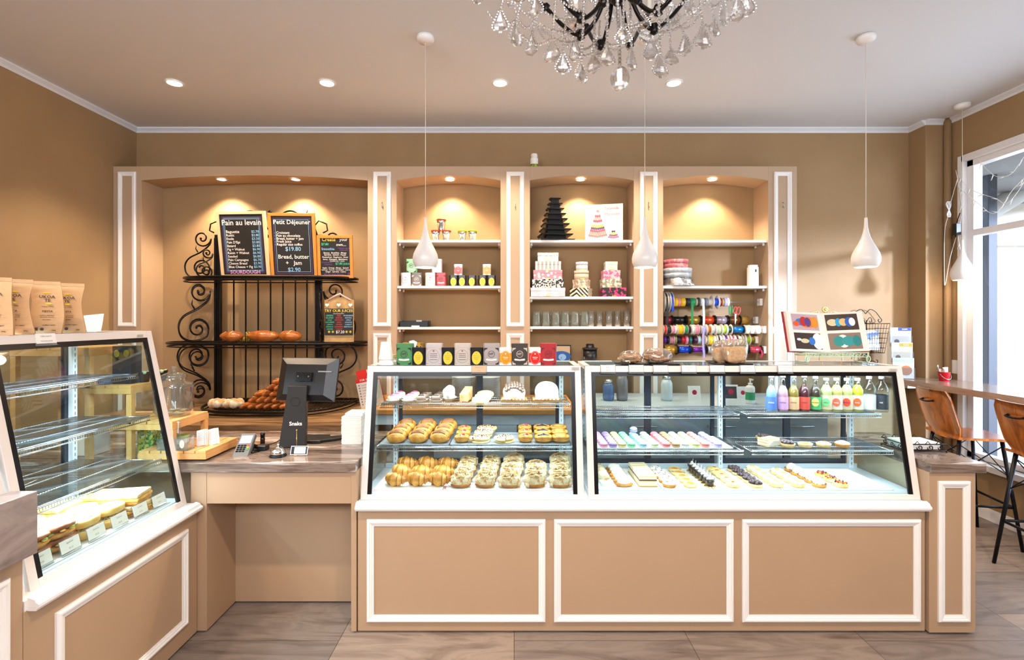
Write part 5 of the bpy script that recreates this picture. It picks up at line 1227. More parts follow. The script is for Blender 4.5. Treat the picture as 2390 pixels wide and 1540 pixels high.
# ------------------------------------------------------------------ pastries
GOLDEN = mat('golden_pastry', '#b06f20', .45, c2='#d79c45', scale=22, bump=.35, bscale=45)
DEEPG = mat('deep_golden', '#824410', .4, c2='#aa6a25', scale=16, bump=.35, bscale=40)
PALEP = mat('pale_pastry', '#d9b772', .55, c2='#e8d3a0', scale=25, bump=.2, bscale=60)
SUGAR = mat('icing_sugar', '#d9c7a3', .8, c2='#b07f3c', scale=38, bump=.6, bscale=70, lo=.5, hi=.68)
ALMOND = mat('almond_flake', '#d6be8c', .6, c2='#a87a3c', scale=30)
CREAM = mat('whipped_cream', '#f7f2e6', .6); CUST = mat('custard', '#f2cf5e', .3); CHOC = mat('chocolate', '#3a2016', .3); MILKC = mat('milk_chocolate', '#7b6152', .45)
BERRY = mat('dark_berries', '#2a2440', .3, bump=.5, bscale=120); REDF = mat('red_fruit', '#b8203a', .3); JAM = mat('raisin_jam', '#6d2a33', .3)
CASEW = mat('paper_case', '#f4f2ee', .75); TRAYM = mat('tray_metal', '#b9c6d0', .3, .5)
STRIPE = pat('red_stripe_paper', '#f4ecec', '#c9626e', 55, 'stripes', .45, .55)
# trays and paper on the decks
def tray(label, x0, x1, y0, y1, z, m_=None, h=.006, grp=None):
    t = thing('serving_tray', label, 'tray', ((x0 + x1) / 2, (y0 + y1) / 2, z), 0, grp); w, d = (x1 - x0) / 2, (y1 - y0) / 2
    m = MB(); m.box((-w, -d, 0), (w, d, .003)); 
    for a in ((-w, -d, -w + .003, d), (w - .003, -d, w, d), (-w, -d, w, -d + .003), (-w, d - .003, w, d)): m.box((a[0], a[1], .003), (a[2], a[3], h))
    m.build('tray_body', m_ or TRAYM, t); return t
Zd = .7205
g = thing('striped_paper', 'red and white striped paper lining the floor of the pastry case', 'paper', (-.22, 2.87, Zd)); MB().prism([(-.55, -.21), (.565, -.21), (.565, .17), (-.55, .17)], 0, .001).build('sheet', STRIPE, g)
tray('white tray under the croissants in the pastry case', -.76, -.39, 2.675, 3.03, Zd + .0015, CASEW); tray('white tray under the almond pastries in the pastry case', -.37, .315, 2.675, 3.03, Zd + .0015, CASEW)
Zp = Zd + .0055
def croissant_mesh(r=.038, L=.075, seed=0):
    n = 60; pts = []; rr = []
    for k in range(n + 1):
        u = k / n * 2 - 1; a = u * 1.25
        pts.append((L * sin(a) * 1.05, L * (1 - cos(a)) * .75, r * .82)); seg = (abs(u) * 3.6) % 1.0
        rr.append(r * (max(.16, 1 - abs(u) ** 1.5 * .82)) * (1.10 - .34 * seg))
    return MB().tube(pts, rr, 12, flat=.92)
proto = thing('croissant', 'x', 'croissant', (0, 0, 0)); cm = croissant_mesh(.036, .068)
for i_ in range(len(cm.f)):
    k_ = min(i_ // 12, 60); u_ = abs(k_ / 60 * 2 - 1); cm.m[i_] = 1 if (u_ * 3.6) % 1.0 > .72 else 0
cm.build('laminated_body', [GOLDEN, DEEPG], proto)
first = [True]
def place(proto, loc, rz, label, group, scale=None):
    if proto.get('used'):
        return copy_tree(proto, None, loc, rz, label, group, scale)
    proto['used'] = 1; proto.location = loc; proto.rotation_euler = (0, 0, rz); proto['label'] = label; proto['group'] = group
    if scale: proto.scale = scale
    return proto
ROWN = ['front', 'second', 'third', 'back']
for c in range(3):
    for r_ in range(3):
        y = 2.735 + r_ * .105
        place(proto, (-.665 + c * .122 + r_ * .012, y, Zp + .004 + r_ * .014), radians(R.uniform(-8, 8) - 20), 'golden croissant, %s row, %s' % (ROWN[r_], ['by the till end of the case', 'middle column', 'beside the almond pastries'][c]), 'croissants in the pastry case', (1, 1, 1.05 + R.uniform(-.05, .1)))
def lumpy(w, d, h, seed, mt, name='pastry_body'):
    nf = noise_fn(seed, .06, 4)
    return MB().ell((0, 0, h * .48), (w / 2, d / 2, h * .52), 18, fn=lambda v: nf(v) * (1 + .22 * (1 - abs(v.x) ** 3 - abs(v.y) ** 3)) if abs(v.z) < .9 else nf(v))
def flakes(w, d, h, seed, n=60):
    r_ = random.Random(seed); m = MB(); n = int(n * 1.7)
    for k in range(n):
        a = r_.uniform(0, 6.28); q = sqrt(r_.random()); x = q * w * .46 * cos(a); y = q * d * .46 * sin(a)
        z = h * (.58 + .52 * sqrt(max(0, 1 - q * q * .95))) + .002
        T = Matrix.Translation((x, y, z)) @ Matrix.Rotation(r_.uniform(0, 6.28), 4, 'Z') @ Matrix.Rotation(r_.uniform(-.9, .9), 4, 'X')
        m.add([(-.010, 0, 0), (0, -.006, .001), (.010, 0, 0), (0, .006, .001)], [(0, 1, 2, 3)], 0, False, T)
    return m
def almond(kind, seed):
    t = thing('almond_pastry' if kind == 'sq' else 'almond_croissant', 'x', 'pastry' if kind == 'sq' else 'croissant', (0, 0, 0))
    if kind == 'sq': w, d, h = .115, .085, .060; b = lumpy(w, d, h, seed, None)
    else: w, d, h = .125, .085, .066; b = lumpy(w, d, h, seed + 5, None); b.tube([(-.06, -.01, .02), (-.04, -.02, .02)], [.01, .018], 8); b.tube([(.04, -.02, .02), (.06, -.012, .02)], [.018, .01], 8)
    b.build('sugared_body', SUGAR, t); stuff(flakes(w, d, h, seed, 90).build('almond_flakes', ALMOND, t)); 
    m = MB(); m.ell((0, -.004, h * .2), (w * .5, d * .5, h * .24), 16); m.build('golden_base', DEEPG, t); return t
pa, pb = almond('sq', 1), almond('cr', 2)
for c in range(2):
    for r_ in range(4):
        place(pa, (-.295 + c * .135 + r_ * .008, 2.725 + r_ * .083, Zp + r_ * .012), radians(R.uniform(-6, 6)), 'sugared almond pastry, %s row, %s column' % (ROWN[r_], ['croissant-side', 'inner'][c]), 'square almond pastries', (1, 1, 1 + R.uniform(-.08, .12)))
for c in range(3):
    for r_ in range(4 if c != 1 else 3):
        place(pb, (-.025 + c * .140 + r_ * .008, 2.725 + r_ * .083, Zp + r_ * .013), radians(R.uniform(-25, 25)), 'almond croissant with icing sugar, %s row, %s' % (ROWN[r_], ['next to the square pastries', 'middle column', 'by the striped paper edge'][c]), 'almond croissants', (1, 1, 1 + R.uniform(-.1, .15)))
# middle shelf: pains au chocolat, swirls and fruit danishes
Zm = S12 + .0045
YM = 2.80
tray('thin tray under the chocolate pastries on the middle shelf', -.76, -.37, YM - .025, 3.06, Zm); tray('thin tray under the swirls and danishes on the middle shelf', -.36, .315, YM - .025, 3.06, Zm); Zm += .0035
def pain():
    t = thing('chocolate_pastry', 'x', 'pastry', (0, 0, 0)); m = MB()
    for k in range(5): m.ell((0, -.032 + k * .016, .030 + .006 * sin(k * pi / 4)), (.058 - abs(k - 2) * .003, .017, .030 + .005 * sin(k * pi / 4)), 14)
    m.ell((0, 0, .02), (.056, .044, .02), 14); m.build('laminated_body', GOLDEN, t)
    m = MB(); [m.ell((0, -.030 + k * .016, .054 + .004 * sin(k * pi / 4)), (.040, .005, .016), 10) for k in range(5)]; m.build('browned_top', DEEPG, t); return t
pp = pain()
for c in range(3):
    for r_ in range(3):
        place(pp, (-.675 + c * .125 + r_ * .012, YM + .03 + r_ * .082, Zm + r_ * .014), radians(R.uniform(-8, 8)), 'chocolate-filled pastry, %s row, %s' % (ROWN[r_] if r_ < 2 else 'back', ['by the till end', 'middle column', 'beside the jam pastry'][c]), 'chocolate pastries on the middle shelf')
def swirl(name, cat, r, m2, seed):
    t = thing(name, 'x', cat, (0, 0, 0)); m = MB(); n = 64; pts = []; rr = []
    for k in range(n + 1):
        a = k / n * 2 * pi * 2.6; q = .010 + (r - .012) * k / n; pts.append((q * cos(a), q * sin(a), .020 + .007 * (1 - k / n))); rr.append(.0098)
    m.tube(pts, rr, 8, flat=1.2); m.lathe([(r * .95, 0), (r * .97, .010), (r * .5, .013), (0, .013)], 24); m.build('swirled_body', PALEP if seed else GOLDEN, t)
    m = MB(); pts2 = [(p[0] * .93, p[1] * .93, p[2] + .008) for p in pts[::4]]
    for i, p in enumerate(pts2): m.ell((p[0], p[1], p[2] + .001), (.006, .005, .004), 6)
    m.build('fruit_filling', m2, t); return t
sw = swirl('raisin_swirl', 'pastry', .058, JAM, 1)
for (x, y, dz, l) in ((-.195, YM + .04, 0, 'raisin swirl bun at the front, right after the jam pastries'), (-.185, YM + .13, .012, 'raisin swirl bun behind the first one'), (-.055, YM + .04, 0, 'large raisin swirl bun beside the red jam danish'), (-.17, YM + .21, .02, 'raisin swirl bun at the back of the middle shelf')):
    place(sw, (x, y, Zm + dz), R.uniform(0, 6), l, 'raisin swirls on the middle shelf')
def danish(kind, mt):
    t = thing('fruit_danish', 'x', 'pastry', (0, 0, 0)); m = MB(); m.ell((0, 0, .018), (.052, .044, .019), 20, fn=lambda v: 1 + .10 * (1 - abs(v.x) ** 3 - abs(v.y) ** 3))
    for s in (-1, 1): m.ell((0, s * .030, .030), (.046, .014, .014), 14)
    for s in (-1, 1): m.ell((s * .040, 0, .029), (.012, .034, .012), 12)
    m.build('pastry_body', GOLDEN, t); m = MB()
    if kind == 'berry':
        for k in range(34): a = k * 2.4; q = .026 * sqrt(k / 34); m.ell((q * cos(a) * 1.1, q * sin(a), .036 + .004 * cos(k)), (.0055, .0055, .0055), 8)
    elif kind == 'custard': m.ell((0, 0, .030), (.030, .024, .012), 16)
    else: m.ell((0, 0, .030), (.028, .020, .010), 14)
    m.build('filling', mt, t)
    if kind == 'jam':
        m = MB(); m.ell((.01, .004, .042), (.012, .008, .008), 8); m.ell((-.012, -.006, .040), (.008, .006, .005), 8); m.build('fruit_piece', REDF, t)
    return t
dj, db, dcu = danish('jam', CREAM), danish('berry', BERRY), danish('custard', CUST)
for i in range(3):
    place(dj, (-.300, YM + .03 + i * .075, Zm + i * .008), radians(4), 'jam-topped pastry slice, %s in its column before the swirls' % ['front', 'middle', 'back'][i], 'jam pastries beside the swirls', (.8, .8, 1))
for i in range(3):
    for p_, x, nm in ((dj, .065, 'red jam'), (db, .168, 'dark berry'), (dcu, .268, 'custard')):
        place(p_, (x, YM + .035 + i * .08, Zm + i * .010), radians(R.uniform(-5, 5)), '%s danish near the shelf end, %s of its column' % (nm, ['front', 'middle', 'back'][i]), nm + ' danishes')
# top shelf
Zt = S11 + .0045; YT = 2.86
def cup_cake(kind):
    t = thing('cream_cup', 'x', 'dessert', (0, 0, 0)); m = MB(); m.lathe([(.024, 0), (.036, .014), (.037, .015), (.025, .002)], 24, fn=lambda a, z: 1 + .05 * cos(16 * a)); m.build('paper_case', CASEW, t)
    m = MB(); m.lathe([(.026, .006), (.028, .030), (.022, .037), (0, .038)], 20); m.build('cream_body', mat('pale_cream', '#f3eccb', .5) if kind else MILKC, t)
    m = MB(); m.ell((0, 0, .038), (.018, .015, .007), 12); m.build('topping', mat('pink_jelly', '#d64a74', .2) if kind else CHOC, t); return t
cp, cd_ = cup_cake(1), cup_cake(0)
for c in range(2):
    for r_ in range(3): place(cp, (-.705 + c * .088 + r_ * .006, YT + r_ * .075, Zt), 0, 'cream cup with pink jelly top, %s row, %s' % (['front', 'middle', 'back'][r_], ['outermost', 'inner'][c]), 'pink topped cream cups')
for c in range(2):
    for r_ in range(3): place(cd_, (-.540 + c * .085 + r_ * .005, YT + r_ * .075, Zt), 0, 'small dessert cup with dark chocolate top, %s row, %s' % (['front', 'middle', 'back'][r_], ['beside the pink tops', 'beside the white roll'][c]), 'dark topped dessert cups')
t = thing('cream_roll', 'white layered cream roll standing beside the dark topped cups', 'dessert', (-.385, YT + .06, Zt))
m = MB(); m.ell((0, 0, .045), (.034, .08, .045), 18, fn=noise_fn(3, .05, 6)); [m.ell((0, -.06 + k * .02, .06), (.030, .011, .026), 12) for k in range(6)]; m.build('sponge_roll', CREAM, t)
m = MB(); m.lathe([(.02, 0), (.045, .02)], 20, fn=lambda a, z: 1 + .06 * cos(14 * a), cap=False, M=Matrix.Scale(1.6, 4, (0, 1, 0))); m.build('paper_case', CASEW, t)
t = thing('caramel_slice', 'caramel coloured layered slice between the white roll and biscuits', 'dessert', (-.285, YT + .07, Zt), radians(-8))
for k in range(5): MB().box((-.024, -.07 + k * .03, 0), (.024, -.07 + k * .03 + .022, .05 + k * .006)).build('layer', mat('caramel_sponge', '#c98a4c', .5, c2='#e3b984', scale=40), t, bevel=.004)
for i, (dx, dy, dz) in enumerate(((0, 0, 0), (.012, .05, .010), (.022, .10, .018))):
    t = thing('round_biscuit', 'pale round biscuit in the pile by the chocolate roll, %s' % ['front one', 'middle one', 'back one'][i], 'biscuit', (-.195 + dx, YT + dy, Zt + dz), 0, 'pale biscuits on the top shelf')
    m = MB(); m.lathe([(.046, 0), (.052, .008), (.048, .022), (.02, .030), (0, .030)], 24, M=Matrix.Rotation(radians(12), 4, 'X'), fn=lambda a, z: 1 + .03 * sin(7 * a)); m.build('biscuit_body', PALEP, t)
def boarded(label, x, w, kind):
    t = thing('cream_gateau', label, 'cake', (x, YT + .085, Zt)); board = MB(); board.box((-w / 2, -.085, 0), (w / 2, .09, .004)); board.add([(-w / 2, -.085, .004), (w / 2, -.085, .004), (w / 2 + .006, -.092, .012), (-w / 2 - .006, -.092, .012)], [(0, 1, 2, 3)]); board.build('card_board', mat('kraft_board', '#c9a678', .6), t)
    m = MB(); m.ell((0, 0, .045), (w * .44, .072, .050 if kind == 'c' else .066), 24, fn=noise_fn(8, .03, 5)); m.box((-w * .40, -.06, .004), (w * .40, .06, .035)); m.build('cream_body', CREAM if kind == 'c' else mat('snow_meringue', '#fbfaf6', .85, bump=.5, bscale=50), t)
    m = MB()
    if kind == 'c':
        zs_ = lambda x_, y_: .045 + .052 * sqrt(max(.05, 1 - (x_ / .070) ** 2 - (y_ / .076) ** 2)) + .004
        for i in range(7):
            for j in range(6):
                xa, ya = -.048 + i * .016, -.062 + j * .020; m.tube([(xa, ya, zs_(xa, ya)), (xa + .007, ya + .014, zs_(xa + .007, ya + .014))], [.010, .008], 6)
        stuff(m.build('piped_chocolate', MILKC, t))
    m = MB()
    for k in range(14): m.ell((-w * .42 + k * w * .065, -.070, .010 + .004 * sin(k * 3)), (.006, .004, .006), 6)
    stuff(m.build('nut_crumbs', DEEPG, t)); return t
boarded('cream roll cake with ridged chocolate piping on a card board', .0, .155, 'c'); boarded('large snow-white meringue log cake at the top shelf end', .195, .165, 'm')

# price card clips
def price_card(label, x, y, z, rz=0.0, w=.078, h=.036, txt=('Tarts', '$6.50'), wood=False, grp='price cards on the case rims', tilt=-10):
    t = thing('price_card', label, 'price card', (x, y, z), rz, grp); t.rotation_euler = (radians(tilt), 0, rz)
    m = MB(); m.box((-w / 2 - .003, -.0015, -.010), (w / 2 + .003, 0, h + .003)); m.box((-w / 2 - .003, -.008, -.010), (w / 2 + .003, 0, -.008)); m.build('clear_holder', glass('card_acrylic', '#e8eaea', 1.5, 0, .1), t)
    m = MB(); m.box((-w / 2, -.003, 0), (w / 2, -.0018, h)); cdd = m.build('card', mat('kraft_card', '#c9ab87', .6) if wood else PAPER, t)
    m = MB(); M = Matrix.Translation((0, -.0031, 0)) @ FRONT
    m.text(txt[0], .0085, M @ Matrix.Translation((0, h * .72, 0)), 0, .0, sx=.9); m.text(txt[1], .0085, M @ Matrix.Translation((0, h * .25, 0)), 0, .0)
    m.build('lettering', GREYINK, cdd); return t
yc = CY + .13 * .96 - .012
price_card('brown card in clear clip on the pastry case rim', wx(1118, yc), yc, wz(870, yc) + .003, wood=True, txt=('Harney & Sons', 'Teas'))
for i, (px, tx, a) in enumerate([(1419, 'nearest the pastry case', ('Biscuit', '$6.50')), (1485, 'under the flat biscuit bag', ('Almond choc chips', 'cookies $5.50')), (1542, 'under the larger nut bag', ('Nut cookies', '$9')), (1608, 'between the nut bag and shortbread bag', ('Nut cookies', '$9')), (1674, 'below the black tray of the shortbread bag', ('Nut cookies', '$9')), (1745, 'under the shortbread bag', ('Gingernuts', '$9')), (1833, 'below the open album', ('Special flavoured cake', '$6.50'))]):
    price_card('white price card on the long case rim, ' + tx, wx(px, yc), yc, wz(868, yc), txt=a)

# ------------------------------------------------------------------ macarons
MC = [('pink', '#f0a3c4'), ('lilac', '#ab96cf'), ('pale yellow', '#e6d79a'), ('mint green', '#8fe0b6'), ('sky blue', '#a9d3ea'), ('cream green', '#dfe5c0'), ('coral pink', '#f2919b'), ('coffee brown', '#c2a67f'), ('white', '#eef2ee'), ('lemon', '#e8edae'), ('salmon pink', '#f6a09f'), ('pale violet', '#c3bdf0')]
FX = [1409, 1431, 1452, 1474, 1501, 1528, 1555, 1578, 1600, 1624, 1647, 1676]
ZMc = S22 + .0045
tray('thin pale tray under the rows of macarons', .455, 1.235, 2.775, 3.055, ZMc, mat('macaron_mat', '#e7ecef', .5)); ZMc += .0035
for ci, ((cn, ch), px) in enumerate(zip(MC, FX)):
    mm = mat('macaron_' + cn.replace(' ', '_'), ch, .55); fm = mat('macaron_foot_' + cn.replace(' ', '_'), ch, .8, bump=.8, bscale=300)
    pr = thing('macaron', 'x', 'macaron', (0, 0, 0)); r = .0235
    m = MB(); m.lathe([(.0, .0), (r * .85, .001), (r, .006), (r, .009)], 20); m.build('lower_shell', mm, pr); m = MB(); m.lathe([(r, .017), (r * .97, .021), (r * .82, .0265), (r * .52, .0305), (.0, .032)], 20); m.build('upper_shell', mm, pr)
    m = MB(); m.lathe([(r * .93, .0085), (r * .90, .013), (r * .93, .0175)], 20); m.build('filling', fm, pr)
    for r_ in range(6):
        Y = 2.802 + r_ * .0485
        place(pr, (wx(px, 2.80), Y, ZMc), 0, '%s macaron, %s from the front of its column' % (cn, ORD[r_]), 'macarons in rows on the case shelf')
place(pr, (wx(1503, 2.80), 2.802 + 5 * .0485, ZMc + .031), 0, 'single macaron lying on top of the back row', 'macarons in rows on the case shelf')

# ------------------------------------------------------------------ tarts and small cakes on the deck of the long case
tray('pale tray at the pastry case end, under layered slices and domes', .46, .80, 2.675, 3.04, Zd, CASEW, grp='deck trays in the long case'); tray('pale tray under the cream and custard tarts', .81, 1.08, 2.675, 3.04, Zd, CASEW, grp='deck trays in the long case'); tray('pale tray under the yellow and berry tarts', 1.09, 1.45, 2.675, 3.04, Zd, CASEW, grp='deck trays in the long case'); tray('pale tray at the far end under the meringue tarts', 1.46, 2.06, 2.675, 3.04, Zd, CASEW, grp='deck trays in the long case')
Zq = Zd + .0038
def tart(kind):
    t = thing('tart', 'x', 'tart', (0, 0, 0)); r = .040
    m = MB(); m.lathe([(r * .86, 0), (r, .017), (r * .93, .018), (r * .90, .014)], 28, fn=lambda a, z: 1 + .015 * cos(24 * a)); m.build('pastry_shell', GOLDEN if kind in ('creamchoc', 'dome') else PALEP, t)
    m = MB()
    if kind == 'custard': m.lathe([(r * .9, .014), (r * .6, .017), (0, .018)], 24); m.build('filling', PALEP, t); m = MB(); m.ell((0, 0, .018), (r * .5, r * .42, .003), 14); m.build('browned_top', mat('brulee_orange', '#e0952e', .25), t)
    elif kind == 'choc':
        m.lathe([(r * .9, .014), (0, .016)], 20)
        for k in range(13): a = k * 2.4; q = r * .80 * sqrt((k + .3) / 13); m.ell((q * cos(a), q * sin(a), .022 + .005 * (1 - q / r)), (.009, .009, .009), 10)
        m.build('chocolate_balls', mat('cocoa_balls', '#5b4a4e', .35), t)
    elif kind == 'creamchoc': m.ell((0, 0, .016), (r * .92, r * .92, .016), 20, fn=noise_fn(4, .05, 8)); m.build('cream_filling', CREAM, t); m = MB(); [m.cbox((.02 * cos(k * 1.7), .02 * sin(k * 1.7), .027), (.007, .004, .004)) for k in range(6)]; m.build('chocolate_chips', CHOC, t)
    elif kind == 'yellow': m.ell((0, 0, .015), (r * .9, r * .9, .012), 20); m.build('lemon_filling', mat('lemon_curd', '#efd88a', .3), t); m = MB(); m.ell((.006, 0, .027), (.012, .008, .003), 10); m.build('fruit_garnish', mat('burnt_orange', '#c9642a', .3), t)
    elif kind == 'cream':
        for k in range(9): a = k * 2 * pi / 9; m.ell((r * .62 * cos(a), r * .62 * sin(a), .021), (.013, .013, .010), 10)
        m.ell((0, 0, .024), (.022, .022, .010), 12); m.build('piped_cream', mat('ivory_cream', '#f5ecc8', .5), t); m = MB(); m.ell((0, 0, .031), (.016, .016, .004), 12); m.build('lemon_centre', CUST, t)
    elif kind == 'dome': m.ell((0, 0, .016), (r * .78, r * .78, .034), 24); m.build('white_dome', mat('glazed_white', '#f2efe6', .2), t); m = MB(); [m.cbox((r * .86 * cos(k * .5), r * .86 * sin(k * .5), .016), (.006, .006, .004)) for k in range(12)]; stuff(m.build('crumb_ring', DEEPG, t))
    elif kind == 'fruit':
        m.ell((0, 0, .014), (r * .9, r * .9, .009), 16); m.build('filling', CUST, t); m = MB(); r_ = random.Random(5)
        for k in range(16): a = k * 2.4; q = r * .75 * sqrt(k / 16); m.ell((q * cos(a), q * sin(a), .025), (.006, .005, .005), 6, k % 3)
        m.build('glazed_fruit', [REDF, mat('apricot', '#e0903a', .25), BERRY], t)
    return t
TK = {k: tart(k) for k in ('creamchoc', 'custard', 'yellow', 'choc', 'cream', 'dome', 'fruit')}
def tart_col(kind, pxf, n, nm, y0=2.735, y1=3.005, grp=None, x_off=0.0):
    for i in range(n):
        Y = y0 + (y1 - y0) * i / max(1, n - 1) if n > 1 else y0
        place(TK[kind], (wx(pxf, 2.735) + x_off, Y, Zq), R.uniform(0, 6), '%s, %s from the front' % (nm, ORD[i]), grp or (nm + 's'))
tart_col('creamchoc', 1562, 5, 'cream tart with chocolate chips'); tart_col('custard', 1611, 5, 'baked custard tart with browned centre')
tart_col('yellow', 1711, 5, 'yellow lemon tart with orange garnish'); tart_col('choc', 1763, 5, 'tart heaped with cocoa balls'); tart_col('cream', 1812, 5, 'cream-piped lemon tart beside the cocoa ones'); tart_col('cream', 1862, 4, 'cream-piped lemon tart beside the white domes', y1=2.95); tart_col('dome', 1911, 5, 'tart with white dome'); tart_col('fruit', 1962, 3, 'glazed fruit tart at the end', y1=2.90)
# chocolate glass pots with cream
pr = thing('mousse_pot', 'x', 'dessert', (0, 0, 0)); m = MB(); m.lathe([(.022, 0), (.027, .046), (.0255, .046), (.021, .002)], 24); m.build('glass_pot', glass('pot_glass', '#f4f4f4', 1.5), pr)
m = MB(); m.lathe([(.0205, .002), (.0245, .036), (0, .037)], 20); m.build('chocolate_mousse', mat('dark_mousse', '#2e1a12', .3), pr); m = MB(); m.ell((0, 0, .040), (.016, .016, .010), 12); m.ell((0, 0, .051), (.009, .009, .010), 10); m.tube([(.004, .004, .05), (.010, .008, .075)], [.002, .0008], 5); m.build('cream_swirl', CREAM, pr)
m = MB(); m.lathe([(.031, 0), (.032, .002), (.0, .002)], 12, fn=lambda a, z: 1 + .08 * cos(6 * a)); m.build('gold_doily', GOLD, pr)
for i in range(7): place(pr, (wx(1657, 2.735), 2.735 + i * .046, Zq), 0, 'chocolate mousse pot with cream swirl, %s from the front' % ORD[i], 'chocolate mousse pots')
# layered opera slices
pr = thing('layered_slice', 'x', 'cake slice', (0, 0, 0))
for k in range(6): MB().box((-.048, -.018, k * .0095), (.048, .018, k * .0095 + .0094)).build('layer', [mat('sponge_pale', '#f0dfae', .6), mat('sponge_cream', '#f8f2dd', .5), mat('sponge_dark', '#6b4a30', .6)][[0, 1, 0, 2, 1, 0][k]], pr)
m = MB(); m.box((-.052, -.024, -.0012), (.052, .022, 0)); m.build('gold_card', GOLD, pr)
for i in range(6): place(pr, (.742, 2.745 + i * .046, Zq + .0015), radians(R.uniform(-2, 2)), 'layered cream cake slice, %s from the front' % ORD[i], 'layered cake slices')
# white choux domes in wafers and nutty log
pr = thing('cream_choux', 'x', 'choux bun', (0, 0, 0)); m = MB(); m.ell((0, 0, .012), (.052, .024, .014), 16); m.build('wafer_base', GOLDEN, pr); m = MB(); m.ell((0, 0, .024), (.038, .022, .020), 18); m.build('icing_dome', CREAM, pr)
for i in range(6): place(pr, (.610, 2.735 + i * .056, Zq), 0, 'white iced choux bun on golden wafer, %s from the front' % ORD[i], 'iced choux buns')
t = thing('nut_log', 'white nut-crusted log in a pleated paper beside the case post', 'cake', (.510, 2.87, Zq))
m = MB(); m.tube([(0, -.10, .028), (0, -.09, .030), (0, .10, .030), (0, .12, .028)], [.020, .030, .030, .020], 16); m.build('sponge_log', SUGAR, t); stuff(flakes(.05, .22, .05, 5, 120).build('nut_flakes', ALMOND, t))
m = MB(); m.lathe([(.02, 0), (.036, .026)], 30, fn=lambda a, z: 1 + .05 * cos(15 * a), cap=False, M=Matrix.Translation((0, -.13, 0))); m.build('pleated_paper', CASEW, t)
# upper right shelf of the long case: drinks
def bottle(label, px, kind, liq, lab, labtxt, cap, h, Y=2.865, lab2=None, txtc=0):
    zt = S21 + .0045; x = wx(px, Y)
    t = thing('drink_bottle', label, 'bottle', (x, Y, zt), -math.atan2(x, Y), 'cold drinks on the upper shelf')
    if kind == 'long': pf = [(.027, 0), (.029, .004), (.029, .10), (.026, .125), (.014, .150), (.012, .17), (.012, h - .012)]
    elif kind == 'juice': pf = [(.029, 0), (.031, .004), (.031, .115), (.029, .130), (.018, .150), (.014, .155), (.014, h - .014)]
    else: pf = [(.031, 0), (.034, .004), (.034, .115), (.033, .135), (.020, .165), (.013, .172), (.013, h - .014)]
    MB().lathe(pf, 26).build('glass_body', glass('bottle_clear', '#f2f6f6', 1.8, .02, .0), t)
    hl = .135 if kind != 'water' else .165
    if kind != 'water' or liq == 'x':
        lf_ = [(r * .93, max(z, .003)) for r, z in pf if z <= hl + .02]
        MB().lathe(lf_, 22).build('liquid', mat('liquid_' + liq.strip('#'), liq, .25), t)
    m = MB(); r0 = pf[2][0] + .0006; m.lathe([(r0, .016), (r0, .088 if kind == 'long' else .098)], 30, cap=False); lb = m.build('label', mat('label_' + lab.strip('#'), lab, .5), t)
    m = MB(); M = Matrix.Translation((0, -r0 - .0004, 0)) @ FRONT
    if lab2: m.disc2(0, .058, .019, .024, M @ Matrix.Translation((0, 0, -.0015)), 1, .003)
    if labtxt: m.text(labtxt, .0115 if len(labtxt) < 5 else .0085, M @ Matrix.Translation((0, .056, .002)), 0, .02, lift=.0016)
    if labtxt or lab2: m.build('print', [[INK, CH_W][txtc], mat('label2_' + (lab2 or lab).strip('#'), lab2 or lab, .5)], lb)
    MB().lathe([(.0145, h - .016), (.0145, h - .002), (.013, h)], 18).build('cap', mat('cap_' + cap.strip('#'), cap, .35), t)
    return t
bottle('tall soda bottle with blue label, first in the drinks row', 1800, 'long', '#9cc6ea', '#5b84d6', 'SODA', '#f2f2f2', .214, txtc=1)
bottle('tall soda bottle with lilac label next to the blue one', 1827, 'long', '#e0a9bf', '#d9a8dc', 'SODA', '#f2f2f2', .214)
bottle('tall amber bottle with peach label', 1852, 'long', '#a3873f', '#e3bd95', 'GINGER', '#d8d6d2', .214)
bottle('tall dark bottle with red label and white cap', 1877, 'long', '#5a2330', '#e4554c', 'CHERRY', '#f2f2f2', .214)
bottle('dark bottle with round green and yellow label reading PHOENIX', 1903, 'long', '#4c3a30', '#4fc07c', 'PHOENIX', '#c9cdd0', .205, lab2='#dfe87a')
bottle('pale yellow juice bottle with beige and green apple label', 1928, 'juice', '#dfe79a', '#e6d9b8', 'APPLE', '#f4f4f4', .195, lab2='#7ed28a')
bottle('juice bottle with white label and coral circle', 1952, 'juice', '#e6d27e', '#f1efe9', 'most', '#f4f4f4', .195, lab2='#ef6c52', txtc=1)
bottle('juice bottle with beige label and red band', 1976, 'juice', '#e4e28e', '#e6d9b8', 'MANGO', '#f4f4f4', .195, lab2='#e0483c')
bottle('bright yellow juice bottle with white label and orange circle', 2001, 'juice', '#e9e23c', '#f1efe9', 'most', '#f4f4f4', .195, lab2='#ee6a3a', txtc=1)
bottle('clear water bottle with white label', 2028, 'water', '#e2eef4', '#eef1f3', '', '#f4f4f4', .205, lab2=None)
bottle('clear water bottle with dark label, last in the drinks row', 2057, 'water', '#e2eef6', '#3a4654', 'NZ', '#e2e6ea', .205, txtc=1)
